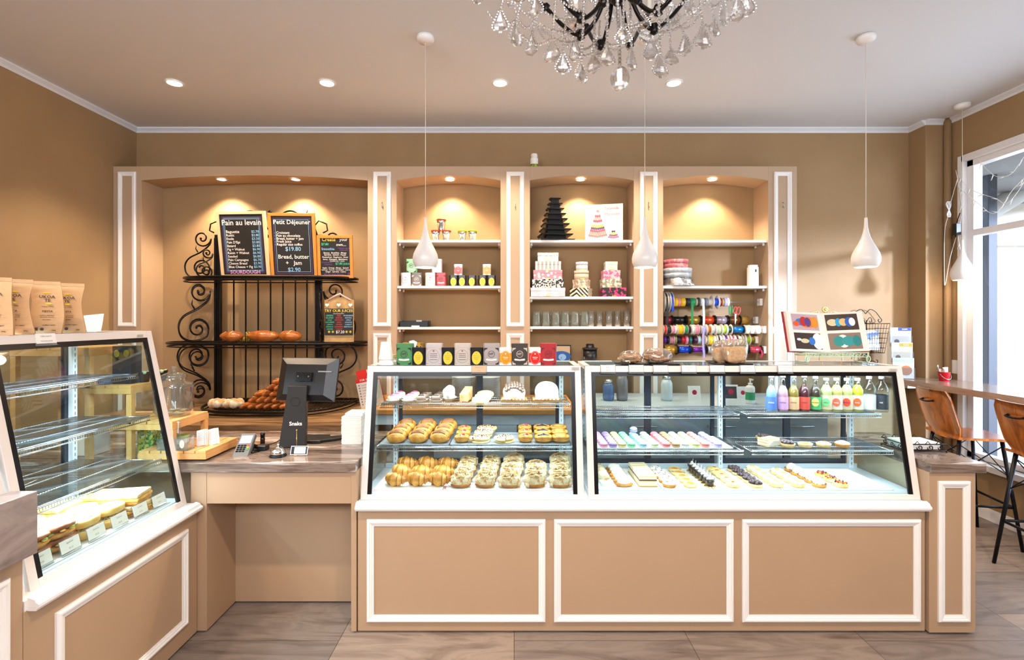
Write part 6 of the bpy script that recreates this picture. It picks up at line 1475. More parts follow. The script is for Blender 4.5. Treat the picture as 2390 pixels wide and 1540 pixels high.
# lower right shelf
Zr = S22 + .0045; Yr = 2.80
t = thing('cream_mille_feuille', 'layered mille-feuille slice in folded paper on the lower shelf', 'cake slice', (wx(1800, Yr + .04), Yr + .07, Zr), radians(25))
for k in range(5): MB().box((-.055, -.03, k * .008), (.055, .03, k * .008 + .0079)).build('layer', [PALEP, CREAM][k % 2] if k < 4 else PALEP, t)
m = MB(); m.add([(-.06, -.036, 0), (.06, -.036, 0), (.05, -.05, .03), (-.02, -.052, .036)], [(0, 1, 2, 3)]); m.build('folded_paper', CASEW, t)
for i, (px, dy) in enumerate(((1842, .0), (1836, .055), (1826, .11), (1812, .165))): copy_tree(TK['choc'], None, (wx(1842, Yr + .02) - i * .02, Yr + .035 + dy, Zr), i, 'tart with cocoa balls on the lower shelf, %s from the front' % ORD[i], 'cocoa tarts on the lower shelf')
for px, k, l in ((1883, 'custard', 'custard tart on the lower shelf beside the cocoa tarts'), (1926, 'yellow', 'lemon tart between two others on the lower shelf'), (1970, 'creamchoc', 'cream tart with crumbs, last on the lower shelf')): copy_tree(TK[k], None, (wx(px, Yr + .02), Yr + .035, Zr), 0, l, 'front tarts on the lower shelf')

# ------------------------------------------------------------------ sandwiches in the side case
Xs = -1.76; Zs = .7205
def roll(kind, seed):
    t = thing('filled_roll', 'x', 'sandwich', (0, 0, 0)); w, d = .075, .048
    B = {'d': DARKC, 's': PALEP, 'g': GOLDEN}[kind]
    MB().ell((0, 0, .016), (w, d, .018), 20, fn=noise_fn(seed, .03)).build('lower_bun', GOLDEN, t)
    m = MB(); r_ = random.Random(seed)
    for k in range(20): a = k * .63; m.ell((w * .92 * cos(a), d * .92 * sin(a), .032 + r_.uniform(-.003, .003)), (.012, .009, .004), 6, k % 3)
    m.build('filling', [mat('lettuce', '#8fae4a', .5), mat('ham_pink', '#c98a7c', .5), mat('cheese_yellow', '#eac257', .5)], t)
    MB().ell((0, 0, .044), (w, d, .017), 20, fn=noise_fn(seed + 3, .04)).build('upper_bun', B, t)
    if kind == 'd': MB().ell((0, 0, .053), (w * .8, d * .8, .011), 16).build('flour_dusting', mat('flour_grey', '#b9aeb0', .8), t)
    return t
def bread(seed):
    t = thing('topped_bread', 'x', 'open sandwich', (0, 0, 0)); w, d = .070, .052
    m = MB(); m.lathe([(.9, 0), (1.0, .006), (1.0, .026), (.93, .032), (0, .034)], 24, M=Matrix.Diagonal((w, d, 1, 1))); m.build('bread_base', mat('toasted_side', '#e3ae4e', .5, c2='#efce82', scale=20), t)
    m = MB(); m.ell((0, 0, .031), (w * .85, d * .85, .006), 18, fn=noise_fn(seed, .05, 6)); m.build('melted_top', mat('melted_cheese', '#f3e3a2', .35, c2='#f7efd0', scale=30), t)
    m = MB(); r_ = random.Random(seed)
    for k in range(26): a = r_.uniform(0, 6.28); q = sqrt(r_.random()) * .7; m.cbox((w * q * cos(a), d * q * sin(a), .036), (.008, .004, .0025))
    stuff(m.build('herb_sprinkle', mat('herb_green', '#7d8f5c', .7), t)); return t
brd = bread(3); rd, rg, rs = roll('d', 1), roll('g', 4), roll('s', 7)
def flat():
    t = thing('toasted_sandwich', 'x', 'sandwich', (0, 0, 0))
    MB().box((-.065, -.06, 0), (.065, .06, .018)).build('lower_slice', GOLDEN, t, bevel=.006); m = MB(); m.box((-.067, -.062, .018), (.067, .062, .030)); m.build('filling', mat('egg_filling', '#e8c34e', .5, c2='#d98a3c', scale=30), t, bevel=.003)
    MB().box((-.064, -.059, .030), (.064, .059, .050)).build('upper_slice', mat('toast_top', '#dca55a', .5, c2='#f0d7a0', scale=18, bump=.4, bscale=50), t, bevel=.006); return t
fl_ = flat()
cols = [1.86, 1.975, 2.10, 2.225, 2.36]
def at(i, j, k): return (Xs - .075 - j * .105, cols[i] - j * .02, Zs + .001 + k * .052)
tray('pale tray under the sandwiches in the side case', -2.20, -1.745, 1.78, 2.50, Zs - .0001 + .0002, CASEW, h=.004); Zs += .0035
PL = ['nearest the stone ledge', 'second column', 'middle column', 'fourth column', 'nearest the till']
seq = [rd, rd, brd, brd, fl_]
for i in range(5):
    for j in range(4):
        for k in range(2 if j < 3 else 1):
            pr = seq[i] if j == 0 else (brd if (i + j + k) % 3 else fl_)
            if pr is rd and k == 1 and j == 0 and i == 1: pr = rd
            nm = {rd: 'dark floury filled roll', rg: 'golden roll', rs: 'roll', brd: 'round cheese-topped bread', fl_: 'thick toasted sandwich'}[pr]
            x, y, z = at(i, j, k)
            place(pr, (x, y, z), radians(90 + R.uniform(-14, 14)), '%s, %s layer, %s, %s' % (nm, ['lower', 'upper'][k], PL[i], ['front', 'second row', 'third row', 'back row'][j]), 'sandwiches in the side case')
for p_ in (rg, rs):
    if not p_.get('used'):
        for c_ in list(p_.children): bpy.data.objects.remove(c_)
        bpy.data.objects.remove(p_)
for i in range(6):
    price_card('white sandwich price card in the side case, %s from the stone ledge' % ORD[i], -1.755, 1.83 + i * .122, .735, pi / 2, w=.085, h=.048, txt=('Sandwich', '$9.50'), grp='sandwich price cards', tilt=-14)
for o in list(COL.objects):
    if 'used' in o.keys(): del o['used']
# ------------------------------------------------------------------ things on the case tops
KRAFT = mat('kraft_paper', '#c49a6c', .65, c2='#cda477', scale=12, bump=.25, bscale=25)
YLW = mat('print_yellow', '#d8b922', .5); BRN = mat('print_brown', '#4a3524', .6)
def coffee_bag(label, x, y, z, rz, lean=0.0):
    t = thing('coffee_bag', label, 'coffee bag', (x, y, z), rz, 'kraft coffee bags on the sandwich case')
    w, d, h = .105, .065, .205; m = MB(); n = 9; vs = []; 
    for k in range(n + 1):
        u = k / n; dd = d * (1 - u ** 1.6 * .93) ; ww = w * (1 - .10 * u + .03 * sin(u * 7)); sh = lean * sin(u * 3)
        z_ = h * u
        vs += [(-ww / 2 + sh, -dd / 2, z_), (0 + sh, -dd / 2 - .006 * sin(u * pi), z_), (ww / 2 + sh, -dd / 2, z_), (ww / 2 - .012 * sin(min(1, u * 1.2) * pi) + sh, 0, z_), (ww / 2 + sh, dd / 2, z_), (-ww / 2 + sh, dd / 2, z_), (-ww / 2 + .012 * sin(min(1, u * 1.2) * pi) + sh, 0, z_)]
    fs = []
    for k in range(n):
        for i in range(7): j = (i + 1) % 7; fs.append((k * 7 + i, k * 7 + j, (k + 1) * 7 + j, (k + 1) * 7 + i))
    m.add(vs, fs + [tuple(range(6, -1, -1)), tuple(n * 7 + i for i in range(7))], 0, False); b = m.build('bag_body', KRAFT, t)
    m = MB(); M = Matrix.Translation((0, -d / 2 - .0066, 0)) @ Matrix.Rotation(radians(-2), 4, 'X') @ FRONT
    def T(s, yy, sz, mi=0, xx=0): m.text(s, sz, M @ Matrix.Translation((xx, yy, .001)) , mi, .02)
    L = lambda yy: .0
    ys = lambda z_: -(d / 2) * (1 - (z_ / h) ** 1.6 * .93) - .006 * sin(z_ / h * pi) - .0012
    def at_(z_): return Matrix.Translation((lean * sin(z_ / h * 3), ys(z_), z_)) @ Matrix.Rotation(-math.atan2(ys(z_ + .004) - ys(z_ - .004), .008), 4, 'X') @ FRONT
    def T(s, yy, sz, mi=0, xx=0): m.text(s, sz, at_(yy) @ Matrix.Translation((xx, 0, 0)), mi, .02)
    T('UKOA', .152, .017); T('TE', .137, .017); m.disc2(0, 0, .012, .003, at_(.168), 1, .001); m.disc2(.004, 0, .010, .004, at_(.124), 1, .001)
    T('Organic Coffee', .112, .006); T('FIESTA', .092, .011); T('medium roast beans', .076, .0055); T('chocolate, caramel', .069, .0055); T('full bodied', .058, .0055); T('certified organic', .036, .006, 0, .01)
    m.rect2(-.032, -.006, -.020, .007, at_(.019), 0, .001); m.disc2(-.008, 0, .006, .006, at_(.019), 0, .001); T('250g', .014, .006, 0, .028)
    m.build('print', [BRN, YLW], b)
    m = MB(); m.box((-w * .45 + lean * .14, -.004, h - .002), (w * .45 + lean * .14, .004, h + .012)); m.build('folded_seal', KRAFT, t); return t
ZT3 = CZ + .90 + .0005
for i, (px, yy, a, tx) in enumerate(((165, 2.16, 38, 'closest to the till, beside the folded white paper'), (104, 2.045, 38, 'second from the till, above the price card'), (40, 1.935, 42, 'third from the till, leaning to one side'), (-14, 1.84, 40, 'cut off by the picture edge'))):
    coffee_bag('brown kraft coffee bag ' + tx, wx(px, yy), yy, ZT3, radians(a), (-.012, .012, -.014, 0)[i])
t = thing('folded_paper', 'curled white paper sheet lying on the sandwich case behind the coffee bags', 'paper', (-2.02, 2.30, ZT3), radians(30))
m = MB(); vs = []
for k in range(7): u = k / 6; vs += [(-.06, -.02 + .09 * u, .02 + .05 * sin(u * 2.0)), (.075, -.03 + .07 * u, .002 + .085 * u ** 1.4)]
m.add(vs, [(2 * k, 2 * k + 1, 2 * k + 3, 2 * k + 2) for k in range(6)], 0, True); m.box((-.06, -.02, 0), (.05, .05, .012)); m.build('sheet', PAPER, t)
price_card('white price card reading coffee beans on the sandwich case rim', -1.885, 1.985, 1.553, radians(90), w=.085, h=.04, txt=('Coffee beans &', 'espresso grind'))
# maker badges on the case rims
for (x, y, z, rz, tx) in ((wx(1343, 2.74), 2.736, wz(859, 2.74), 0, 'pastry case'), (wx(2083, 2.74), 2.736, wz(863, 2.74), 0, 'long case'), (-1.886, 2.48, 1.567, pi / 2, 'sandwich case')):
    t = thing('maker_badge', 'small silver maker badge on the top rim of the ' + tx, 'badge', (x, y, z), rz); m = MB(); m.box((-.022, -.003, -.008), (.022, 0, .008)); b = m.build('plate', mat('badge_pearl', '#d9d6d2', .25, .3), t, bevel=.001)
    m = MB(); m.text('Festivo', .011, Matrix.Translation((0, -.0032, 0)) @ FRONT, 0, .0); m.build('lettering', GREYINK, b)
# paper cups and little candle jar
t = thing('paper_cup_stack', 'two white printed paper cups stacked upside down at the tin row end', 'paper cups', (wx(901, TY), TY, 1.391))
for k in (1, 0): MB().lathe([(.042 - k * .0, .0 + k * .030), (.041, .004 + k * .03), (.028, .098 + k * .03), (.026, .1 + k * .03)], 28).build('cup', CASEW, t)
m = MB(); Mt = Matrix.Translation((0, -.0365, 0)) @ Matrix.Rotation(radians(-8), 4, 'X') @ FRONT; m.text('UKOA', .011, Mt @ Matrix.Translation((0, .038, .002)), 0, .03); m.text('TE', .010, Mt @ Matrix.Translation((0, .049, .002)), 0, .03); m.disc2(.0, .027, .007, .002, Mt, 1, .002); m.disc2(.0, .105, .014, .009, Mt, 2, .004); m.disc2(.0, .083, .016, .007, Mt, 2, .004); m.build('print', [INK, YLW, mat('orange_splash', '#f0a080', .5)], t)
t = thing('candle_jar', 'tiny lidded glass jar behind the cups and green tin', 'jar', (wx(921, 2.86), 2.87, 1.391)); MB().lathe([(.016, 0), (.017, .035)], 18).build('glass_body', PG, t); MB().lathe([(.018, .035), (.018, .052), (.016, .055)], 18).build('lid', mat('cork_lid', '#c9a86e', .6), t)
# biscuit bags on black trays
def black_tray(label, px, Y, w, rz):
    t = thing('slate_tray', label, 'tray', (wx(px, Y), Y, 1.391), rz, 'black trays on the long case'); m = MB(); m.prism(rrect(w, .13, .012), 0, .008); m.add([(-w / 2, .06, .004), (w / 2, .06, .004), (w / 2 + .01, .085, .016), (-w / 2 - .01, .085, .016)], [(0, 1, 2, 3)]); m.build('tray_body', BLKP, t); return t
black_tray('black tray under the flat biscuit bag', 1475, 2.84, .17, radians(8)); black_tray('black tray under the larger nut bag', 1545, 2.83, .17, 0); black_tray('black tray under the upright shortbread bags', 1705, 2.84, .21, radians(5))
BAGF = glass('cellophane', '#fbf7f0', 4.0, .10, .09)
def bag(label, px, Y, w, d, h, mt, flat, seed, z0=1.3995):
    t = thing('biscuit_bag', label, 'biscuit bag', (wx(px, Y), Y, z0), radians(R.uniform(-6, 6)), 'cellophane biscuit bags'); nf = noise_fn(seed, .09, 4)
    m = MB(); r_ = random.Random(seed)
    if flat:
        for k in range(26): m.ell((r_.uniform(-.38, .38) * w, r_.uniform(-.35, .35) * d, .012 + r_.random() * h * .62 * (1 - .3 * r_.random())), (.022, .015, .010), 8, fn=noise_fn(k, .15, 4), M=None)
    else:
        for k in range(3): m.ell((0, -.012 + k * .014, h * .36), (w * .40, .010, h * .36), 24, fn=lambda v: nf(v) / (abs(v.x) ** 6 + abs(v.y) ** 6 + abs(v.z) ** 6) ** (1 / 6))
    o = m.build('biscuits', mt, t); stuff(o)
    m = MB(); m.ell((0, 0, h * (.5 if flat else .54)), (w / 2, d / 2, h * (.5 if flat else .54)), 26, fn=lambda v: (nf(v) + .04 * sin(14 * v.x + 9 * v.z)) * (1 + .14 * (1 - abs(v.x) ** 3)) if flat else (nf(v) + .03 * sin(14 * v.x + 9 * v.z)) / (abs(v.x) ** 5 + abs(v.y) ** 5 + abs(v.z) ** 5) ** .2)
    if not flat:
        vs = []
        for k in range(9): u = k / 8 * 2 - 1; vs += [(u * w * .42, .004 * sin(k * 2.1), h * .82), (u * w * .50, .012 * sin(k * 1.7), h * 1.12 + .01 * sin(k * 2.3))]
        m.add(vs, [(2 * k, 2 * k + 2, 2 * k + 3, 2 * k + 1) for k in range(8)], 0, True)
    m.build('cellophane', BAGF, t); return t
NUT = mat('nut_biscuit', '#c08a50', .5, c2='#6d4020', scale=30, bump=.5, bscale=80); BISC = mat('slice_biscuit', '#e0b478', .5, c2='#b98045', scale=35, bump=.4, bscale=80); SHORT = mat('shortbread', '#e3bd8c', .6, c2='#cf9f68', scale=60, bump=.6, bscale=130)
bag('flat cellophane bag of almond slices nearest the pastry case', 1470, 2.83, .135, .10, .065, BISC, True, 3)
bag('bulging cellophane bag of dark nut biscuits', 1535, 2.82, .165, .11, .082, NUT, True, 8)
bag('upright cellophane bag of shortbread, front one of the two', 1716, 2.81, .14, .06, .125, SHORT, False, 5)
bag('upright cellophane bag of shortbread, half hidden behind another', 1688, 2.87, .12, .05, .12, SHORT, False, 12)
# album on pale green stand
YA = 2.97
al = thing('photo_album', 'open red photo album with four cake pictures on its stand', 'album', (wx(1930, YA), YA, 1.452)); tilt = Matrix.Rotation(radians(-16), 4, 'X')
PGM = mat('album_page', '#e8dfd4', .5); RED = mat('album_red', '#8e1a22', .45)
ims = [[('#b9a0a8', [('#e07a1e', .01, .0, .055, .035), ('#3c6fae', -.03, .0, .03, .022), ('#b5262a', -.012, .004, .022, .03), ('#5a3c7a', .012, 0, .02, .03), ('#d98a20', .052, 0, .022, .036), ('#e2572a', -.055, -.012, .02, .016)]), ('#3d2f2c', [('#e7e3e0', .055, 0, .035, .05), ('#2f6fc0', .02, .0, .02, .024), ('#c9c29a', -.02, 0, .026, .014), ('#dfe4e2', -.052, .008, .014, .008)])],
       [('#43342e', [('#dcc9a0', -.045, 0, .028, .022), ('#2a9fd0', -.018, .0, .016, .026), ('#d9b878', .005, 0, .022, .024), ('#2f5fb4', .032, .0, .022, .030), ('#e3e6ea', .045, .0, .016, .026)]), ('#8a7465', [('#e8e4da', -.01, .0, .03, .04), ('#2f8a86', -.03, .0, .028, .032), ('#368f90', .015, .0, .034, .03), ('#2b7f80', .052, .0, .02, .034)])]]
W2 = .235
for s, pg in ((-1, ims[0]), (1, ims[1])):
    T = tilt @ Matrix.Rotation(radians(-10 * s), 4, 'Z')
    x0, x1 = (-W2, 0) if s < 0 else (0, W2)
    m = MB(); m.box((x0 + (-.012 if s < 0 else 0), .024, -.004), (x1 + (.012 if s > 0 else 0), .028, .250), 0, T); m.build('cover', RED, al)
    m = MB(); m.box((x0, .0, 0), (x1, .024, .245), 0, T); p_ = m.build('page_block', PGM, al)
    for j, (bgc, blobs) in enumerate(pg):
        m = MB(); M = T @ Matrix.Translation(((x0 + x1) / 2 + s * -.004, -.0004, .182 - j * .118)) @ FRONT
        mats = [mat('photo_' + bgc.strip('#'), bgc, .25)]; m.rect2(-.092, -.050, .088, .050, M, 0, .0004)
        for q, (c, cx, cy, rx_, ry_) in enumerate(blobs): mats.append(mat('photo_' + c.strip('#'), c, .25)); m.disc2(cx * 1.2, cy, rx_ * 1.1, ry_, M, q + 1, .0006 + q * .0002, 18)
        m.build('photo', mats, p_)
GRN = mat('pale_green_wire', '#b9cfae', .4)
sd = thing('album_stand', 'pale green wire stand holding the open album', 'stand', (wx(1942, YA), YA, 1.391))
m = MB(); w = .185
m.tube([(-w, -.05, .060), (w, -.05, .060)], .003, 6); m.tube([(-w, -.05, .036), (w, -.05, .036)], .003, 6); m.tube([(-w, .07, .04), (w, .07, .04)], .003, 6)
for s in (-1, 1):
    m.tube([(s * w, -.05, .062), (s * w, .07, .045), (s * w, .09, .20)], .003, 6); m.tube([(s * w, -.05, .06), (s * w * .98, -.045, .004), (s * w * .98, .07, .004), (s * w, .07, .04)], .003, 6)
for k in range(9):
    a = -w + 2 * w * (k + .5) / 9; m.tube([(a - .016, -.05, .038), (a - .008, -.052, .052), (a, -.052, .047), (a + .008, -.052, .042), (a + .016, -.05, .058)], .0024, 5)
m.build('wire_frame', GRN, sd)
for s in (-1, 1):
    m = MB(); m.tube([(s * w * .98 + .012 * cos(a), -.052, .024 + .018 * sin(a)) for a in [k * pi / 8 for k in range(16)]], .003, 6, closed=True); m.build('curl', GRN, sd)
# gold easel, black wire magazine rack, brochures
ez = thing('gold_easel', 'gilded wire easel with flower top behind the album', 'easel', (wx(1925, 4.0), 4.0, 1.0005)); gw = mat('gilt_wire', '#c9a05a', .35, .8)
m = MB(); hh = wz(722, 4.0) - 1.0
for s in (-1, 1):
    m.tube([(s * .16, 0, 0), (s * .13, 0, hh - .18)], .005, 6); m.tube(catmull([(s * .17, 0, hh - .10), (s * .14, 0, hh - .04), (s * .08, 0, hh - .02), (s * .05, 0, hh - .02), (s * .06, 0, hh - .08)], 5), .004, 6)
m.tube([(-.15, 0, .2), (.15, 0, .2)], .004, 6); m.tube([(0, .14, 0), (0, 0, hh - .08)], .004, 6); m.build('wire_frame', gw, ez)
m = MB(); [m.ell((.018 * cos(a) + .0, -.004, hh + .0 + .018 * sin(a)), (.012, .004, .012), 8) for a in [k * pi / 4 for k in range(8)]]; m.ell((0, -.008, hh), (.012, .006, .012), 8); m.build('flower', gw, ez)
mr = thing('magazine_rack', 'black scrolled wire magazine rack on the back wall behind the album', 'magazine rack', (wx(2035, 4.5), 4.52, wz(848, 4.5)))
m = MB(); w = .105; zt = wz(755, 4.5) - wz(848, 4.5); cx = .0
def P4(x, y, z): return (x, y, z)
for (y, s2) in ((-.10, 1.0), (.09, .8)):
    for z_, k in ((.10, .72), (zt, 1)): m.tube([(-w * k, y * k, z_), (w * k, y * k, z_)], .0035, 5)
for k in range(9):
    u = -1 + k / 4; m.tube([(u * w * .72, -.072, .10), (u * w, -.10, zt)], .0018, 4)
for k in range(7): z_ = .10 + (zt - .10) * k / 6; q = .72 + .28 * k / 6; m.tube([(-w * q, .09 * q, z_), (-w * q, -.10 * q, z_), (w * q, -.10 * q, z_), (w * q, .09 * q, z_)], .0018, 4)
m.tube([(0, .05, 0), (0, .05, zt + .03)], .004, 6)
for s in (-1, 1):
    m.tube([(s * (.02 + .035 * t_) if False else s * p[0], .06, zt + .03 + p[1]) for t_, p in enumerate([(q.x, q.y) for q in catmull([(0, .06, 0), (.04, .10, 0), (.09, .08, 0), (.13, .03, 0), (.15, .0, 0), (.13, -.02, 0), (.115, .0, 0), (.125, .01, 0)], 5)])], .0035, 5)
    m.tube([(s * p.x, .06, zt + p.y) for p in catmull([(.0, .0, 0), (.03, .05, 0), (.05, .05, 0), (.055, .02, 0), (.04, .01, 0), (.035, .025, 0)], 5)], .003, 5)
    m.tube([(s * p.x, .03, p.y) for p in catmull([(.0, .0, 0), (.04, .02, 0), (.08, .0, 0), (.09, .02, 0), (.075, .03, 0)], 5)], .003, 5)
m.build('wire_basket', IRON, mr)
m = MB(); m.box((-.09, -.05, .12), (.06, -.046, .30), 0, Matrix.Rotation(radians(-6), 4, 'X')); m.build('magazine_page', mat('magazine_print', '#dfe3e6', .5, c2='#2b4f8e', scale=9, lo=.5, hi=.56), mr)
br = thing('brochure_holder', 'clear three-tier holder with printed brochures on the bar end', 'brochure holder', (wx(2108, 4.42), 4.46, BZ + .0005), radians(-20))
m = MB()
for k in range(3): m.box((-.085, -.03 - .03 * (2 - k) + 0, 0 + k * .14), (.085, -.028 - .03 * (2 - k), .10 + k * .14))
m.box((-.085, .03, 0), (.085, .034, .42)); m.build('acrylic_body', CLEAR, br)
for k, (c1, c2_) in enumerate((('#b96f38', '#9fb7c4'), ('#eadcc8', '#e0951f'), ('#e6dcd6', '#3a4f9a'))):
    yy = -.024 - .03 * (2 - k); m = MB(); m.box((-.078, yy, .004 + k * .14), (.078, yy + .012, .185 + k * .135)); b = m.build('brochure', PAPER, br)
    M = Matrix.Translation((0, yy - .0003, k * .14)) @ FRONT; m = MB(); m.rect2(-.02 if k else -.074, .145, .076, .175, M, 1); m.disc2(.02, .075, .045, .045, M, 0, .0006, 12) if k == 0 else m.rect2(-.06, .03 + .02, .06, .10, M, 0); m.disc2(-.03, .05, .02, .02, M, 2, .0007, 10)
    m.text('GUIDE', .014, M @ Matrix.Translation((.028, .160, .001)), 3, .02); m.build('print', [mat('bro_' + c1.strip('#'), c1, .5), mat('bro_' + c2_.strip('#'), c2_, .5), BRN, CH_W], b)
# red bucket
bk = thing('sauce_bucket', 'small red metal bucket of sachets and cutlery on the window bar', 'bucket', (3.70, 4.24, BZ + .0005))
MB().lathe([(.034, 0), (.035, .003), (.043, .075), (.044, .078), (.040, .076), (.032, .006), (0, .006)], 28, cap=False).build('pail', mat('bucket_red', '#c41a22', .2, .3), bk)
m = MB(); m.tube([(.044 * cos(a), -.01 + .0 - .035 * abs(sin(a)), .062 - .045 * sin(a)) for a in [k * pi / 10 for k in range(11)]], .0018, 5); m.build('wire_handle', STEEL, bk)
m = MB(); r_ = random.Random(2)
for k in range(8): a = r_.uniform(0, 6.28); m.box((-.010, -.002, .03), (.010, .002, .10 + r_.uniform(-.01, .02)), k % 2, Matrix.Translation((.02 * cos(a), .02 * sin(a), 0)) @ Matrix.Rotation(a, 4, 'Z') @ Matrix.Rotation(r_.uniform(-.2, .2), 4, 'Y'))
m.build('sachets', [PAPER, mat('sachet_tan', '#c99a6a', .5)], bk); m = MB(); m.tube([(-.02, 0, .03), (-.05, 0, .115)], .003, 5); m.ell((-.055, 0, .125), (.008, .004, .014), 8); m.build('spoon', STEEL, bk)
# wire basket with napkins on the end unit
wb = thing('wire_basket', 'black scrolled wire basket of white napkins on the stone end top', 'basket', (2.315, 2.86, .9005))
m = MB(); w, d = .12, .085
m.tube([(-w, -d, .008), (w, -d, .008), (w, d, .008), (-w, d, .008)], .003, 6, closed=True); m.tube([(-w, -d, .045), (w, -d, .045), (w, d, .045), (-w, d, .045)], .003, 6, closed=True)
for s in (-1, 1):
    for k in range(4):
        a = -w + .03 + k * .06; pp_ = spiral(a, .027, .018, radians(180), 1.3, 16); m.tube([(x, s * d, z_) for x, z_ in pp_], .0025, 5)
        m.tube([(a - .03, s * d, .045), (a - .015, s * d, .062), (a, s * d, .045)], .0022, 5)
    for k in range(3):
        a = -d + .03 + k * .055; pp_ = spiral(a, .027, .016, radians(180), 1.3, 16); m.tube([(s * w, x, z_) for x, z_ in pp_], .0025, 5)
    for q in (-1, 1): m.ell((s * w, q * d, .004), (.006, .006, .005), 8)
m.build('wire_frame', IRON, wb); MB().box((-.10, -.07, .012), (.10, .07, .05)).build('napkins', PAPER, wb, bevel=.004)

# ------------------------------------------------------------------ bar stools
def stool(label, x, y, rz):
    t = thing('bar_stool', label, 'bar stool', (x, y, 0), rz, 'wooden bar stools at the window bar')       # faces +X
    sz = .79
    m = MB(); m.prism([(-.17, -.19), (.17, -.20), (.20, -.17), (.20, .17), (.17, .20), (-.17, .19)], sz - .018, sz); m.build('seat', CHAIRWOOD, t, bevel=.005)
    m = MB(); n = 8; vs = []; H = .36
    outline = []
    for iz in range(9):
        u = iz / 8; hw = .20 * (1 - .25 * max(0, .25 - u) / .25) * (1 - .16 * max(0, u - .85) / .15)
        for iy in range(n + 1):
            v = iy / n * 2 - 1; bow = .035 * v * v
            vs.append((-.17 - .11 * u ** .9 + bow, v * hw, sz - .03 + H * u))
    k = n + 1; fs = [(i * k + j, i * k + j + 1, (i + 1) * k + j + 1, (i + 1) * k + j) for i in range(8) for j in range(n)]
    o = len(vs); vs2 = vs + [(x_ + .014, y_, z_) for x_, y_, z_ in vs]; fs2 = fs + [tuple(o + q for q in f[::-1]) for f in fs]
    ed = [j for j in range(n + 1)] + [i * k + n for i in range(1, 9)] + [8 * k + j for j in range(n - 1, -1, -1)] + [i * k for i in range(7, 0, -1)]
    for a_, b_ in zip(ed, ed[1:] + ed[:1]): fs2.append((a_, b_, o + b_, o + a_))
    m.add(vs2, fs2, 0, True); bk_ = m.build('backrest', CHAIRWOOD, t)
    m = MB(); hx = -.17 - .11 * .78 - .002; hz = sz - .03 + H * .76
    m.tube(catmull([(hx, -.055, hz), (hx - .022, -.048, hz - .004), (hx - .026, 0, hz - .008), (hx - .022, .048, hz - .004), (hx, .055, hz)], 5), .006, 8, flat=1.3)
    for s in (-1, 1): m.ell((hx, s * .058, hz), (.004, .012, .009), 10)
    m.build('handle', IRON, bk_)
    top = {}; BM = mat('stool_black_steel', '#15161a', .4, .6)
    for sx in (-1, 1):
        for sy in (-1, 1):
            a = Vector((sx * .135, sy * .145, sz - .02)); b = Vector((sx * .215, sy * .215, 0.002)); top[(sx, sy)] = (a, b)
            MB().cyl(a, b, .013, 12, r2=.011).build('leg', BM, t)
    def on(k, z_): a, b = top[k]; u = (a.z - z_) / (a.z - b.z); return a + (b - a) * u
    for ka, kb in (((-1, -1), (1, -1)), ((1, -1), (1, 1)), ((1, 1), (-1, 1)), ((-1, 1), (-1, -1))):
        MB().cyl(on(ka, .30), on(kb, .30), .009, 10).build('footrest', BM, t)
        m = MB(); m.cyl(on(ka, sz - .06), on(kb, .52), .0035, 6); m.cyl(on(kb, sz - .06), on(ka, .52), .0035, 6); m.build('cross_brace', BM, t)
    return t
stool('acacia bar stool with black back handle, further one near the corner', 3.43, 3.74, radians(-10))
stool('acacia bar stool with black back handle, nearer one cut by the picture edge', 3.44, 3.10, radians(-6))

# ------------------------------------------------------------------ plates and bottles behind the cases
pl = thing('dinner_plate', 'x', 'plate', (0, 0, 0), 0, 'white dinner plates stacked behind the pastry case')
MB().lathe([(.0, .003), (.055, .002), (.058, .0), (.062, .003), (.098, .014), (.099, .0155), (.060, .007), (.0, .006)], 36, cap=False).build('plate_body', mat('white_china', '#e9eaec', .2), pl)
for s in range(2):
    for k in range(20):
        lab = 'white dinner plate, number %d up in the stack %s' % (k + 1, ['nearer the cream cups', 'nearer the chocolate roll'][s]); loc = (wx(1083 + s * 57, 4.1), 4.08, WTZ + .0005 + k * .0092)
        if s == 0 and k == 0: pl.location = loc; pl['label'] = lab
        else: copy_tree(pl, None, loc, 0, lab)
BY = 3.95
def frame_card(label, px, w, h, c, txt):
    t = thing('framed_card', label, 'framed card', (wx(px, BY), BY, 1.0005), radians(R.uniform(-6, 6)), 'small framed cards behind the long case'); t.rotation_euler[0] = radians(-8)
    MB().box((-w / 2, 0, 0), (w / 2, .008, h)).build('frame', PAPER, t); m = MB(); M = Matrix.Translation((0, -.0004, 0)) @ FRONT; m.rect2(-w * .40, h * .12, w * .40, h * .88, M, 0); m.disc2(0, h * .55, w * .2, w * .2, M, 1, .0006, 12); m.build('picture', [mat('fc_' + c.strip('#'), c, .5), REDF], t)
frame_card('small white card with red print standing behind the macarons', 1622, .10, .115, '#efeae6', ''); frame_card('white card frame with dark picture behind the centre post', 1707, .11, .125, '#3b3235', ''); frame_card('white card with red print beside the pump bottle', 1735, .09, .11, '#efe7e4', '')
pu = thing('pump_bottle', 'white pump bottle with green label seen through the long case', 'bottle', (wx(1751, 3.8), 3.8, 1.0005))
MB().lathe([(.032, 0), (.034, .01), (.034, .12), (.028, .135), (.014, .142)], 24).build('bottle_body', WHITE, pu); MB().lathe([(.0345, .03), (.0345, .09)], 24, cap=False).build('green_label', mat('label_green', '#2c9c68', .5), pu)
m = MB(); m.cyl((0, 0, .142), (0, 0, .185), .006, 8); m.lathe([(.016, .142), (.016, .158)], 14); m.box((-.006, -.04, .182), (.006, .010, .192)); m.build('pump', WHITE, pu)
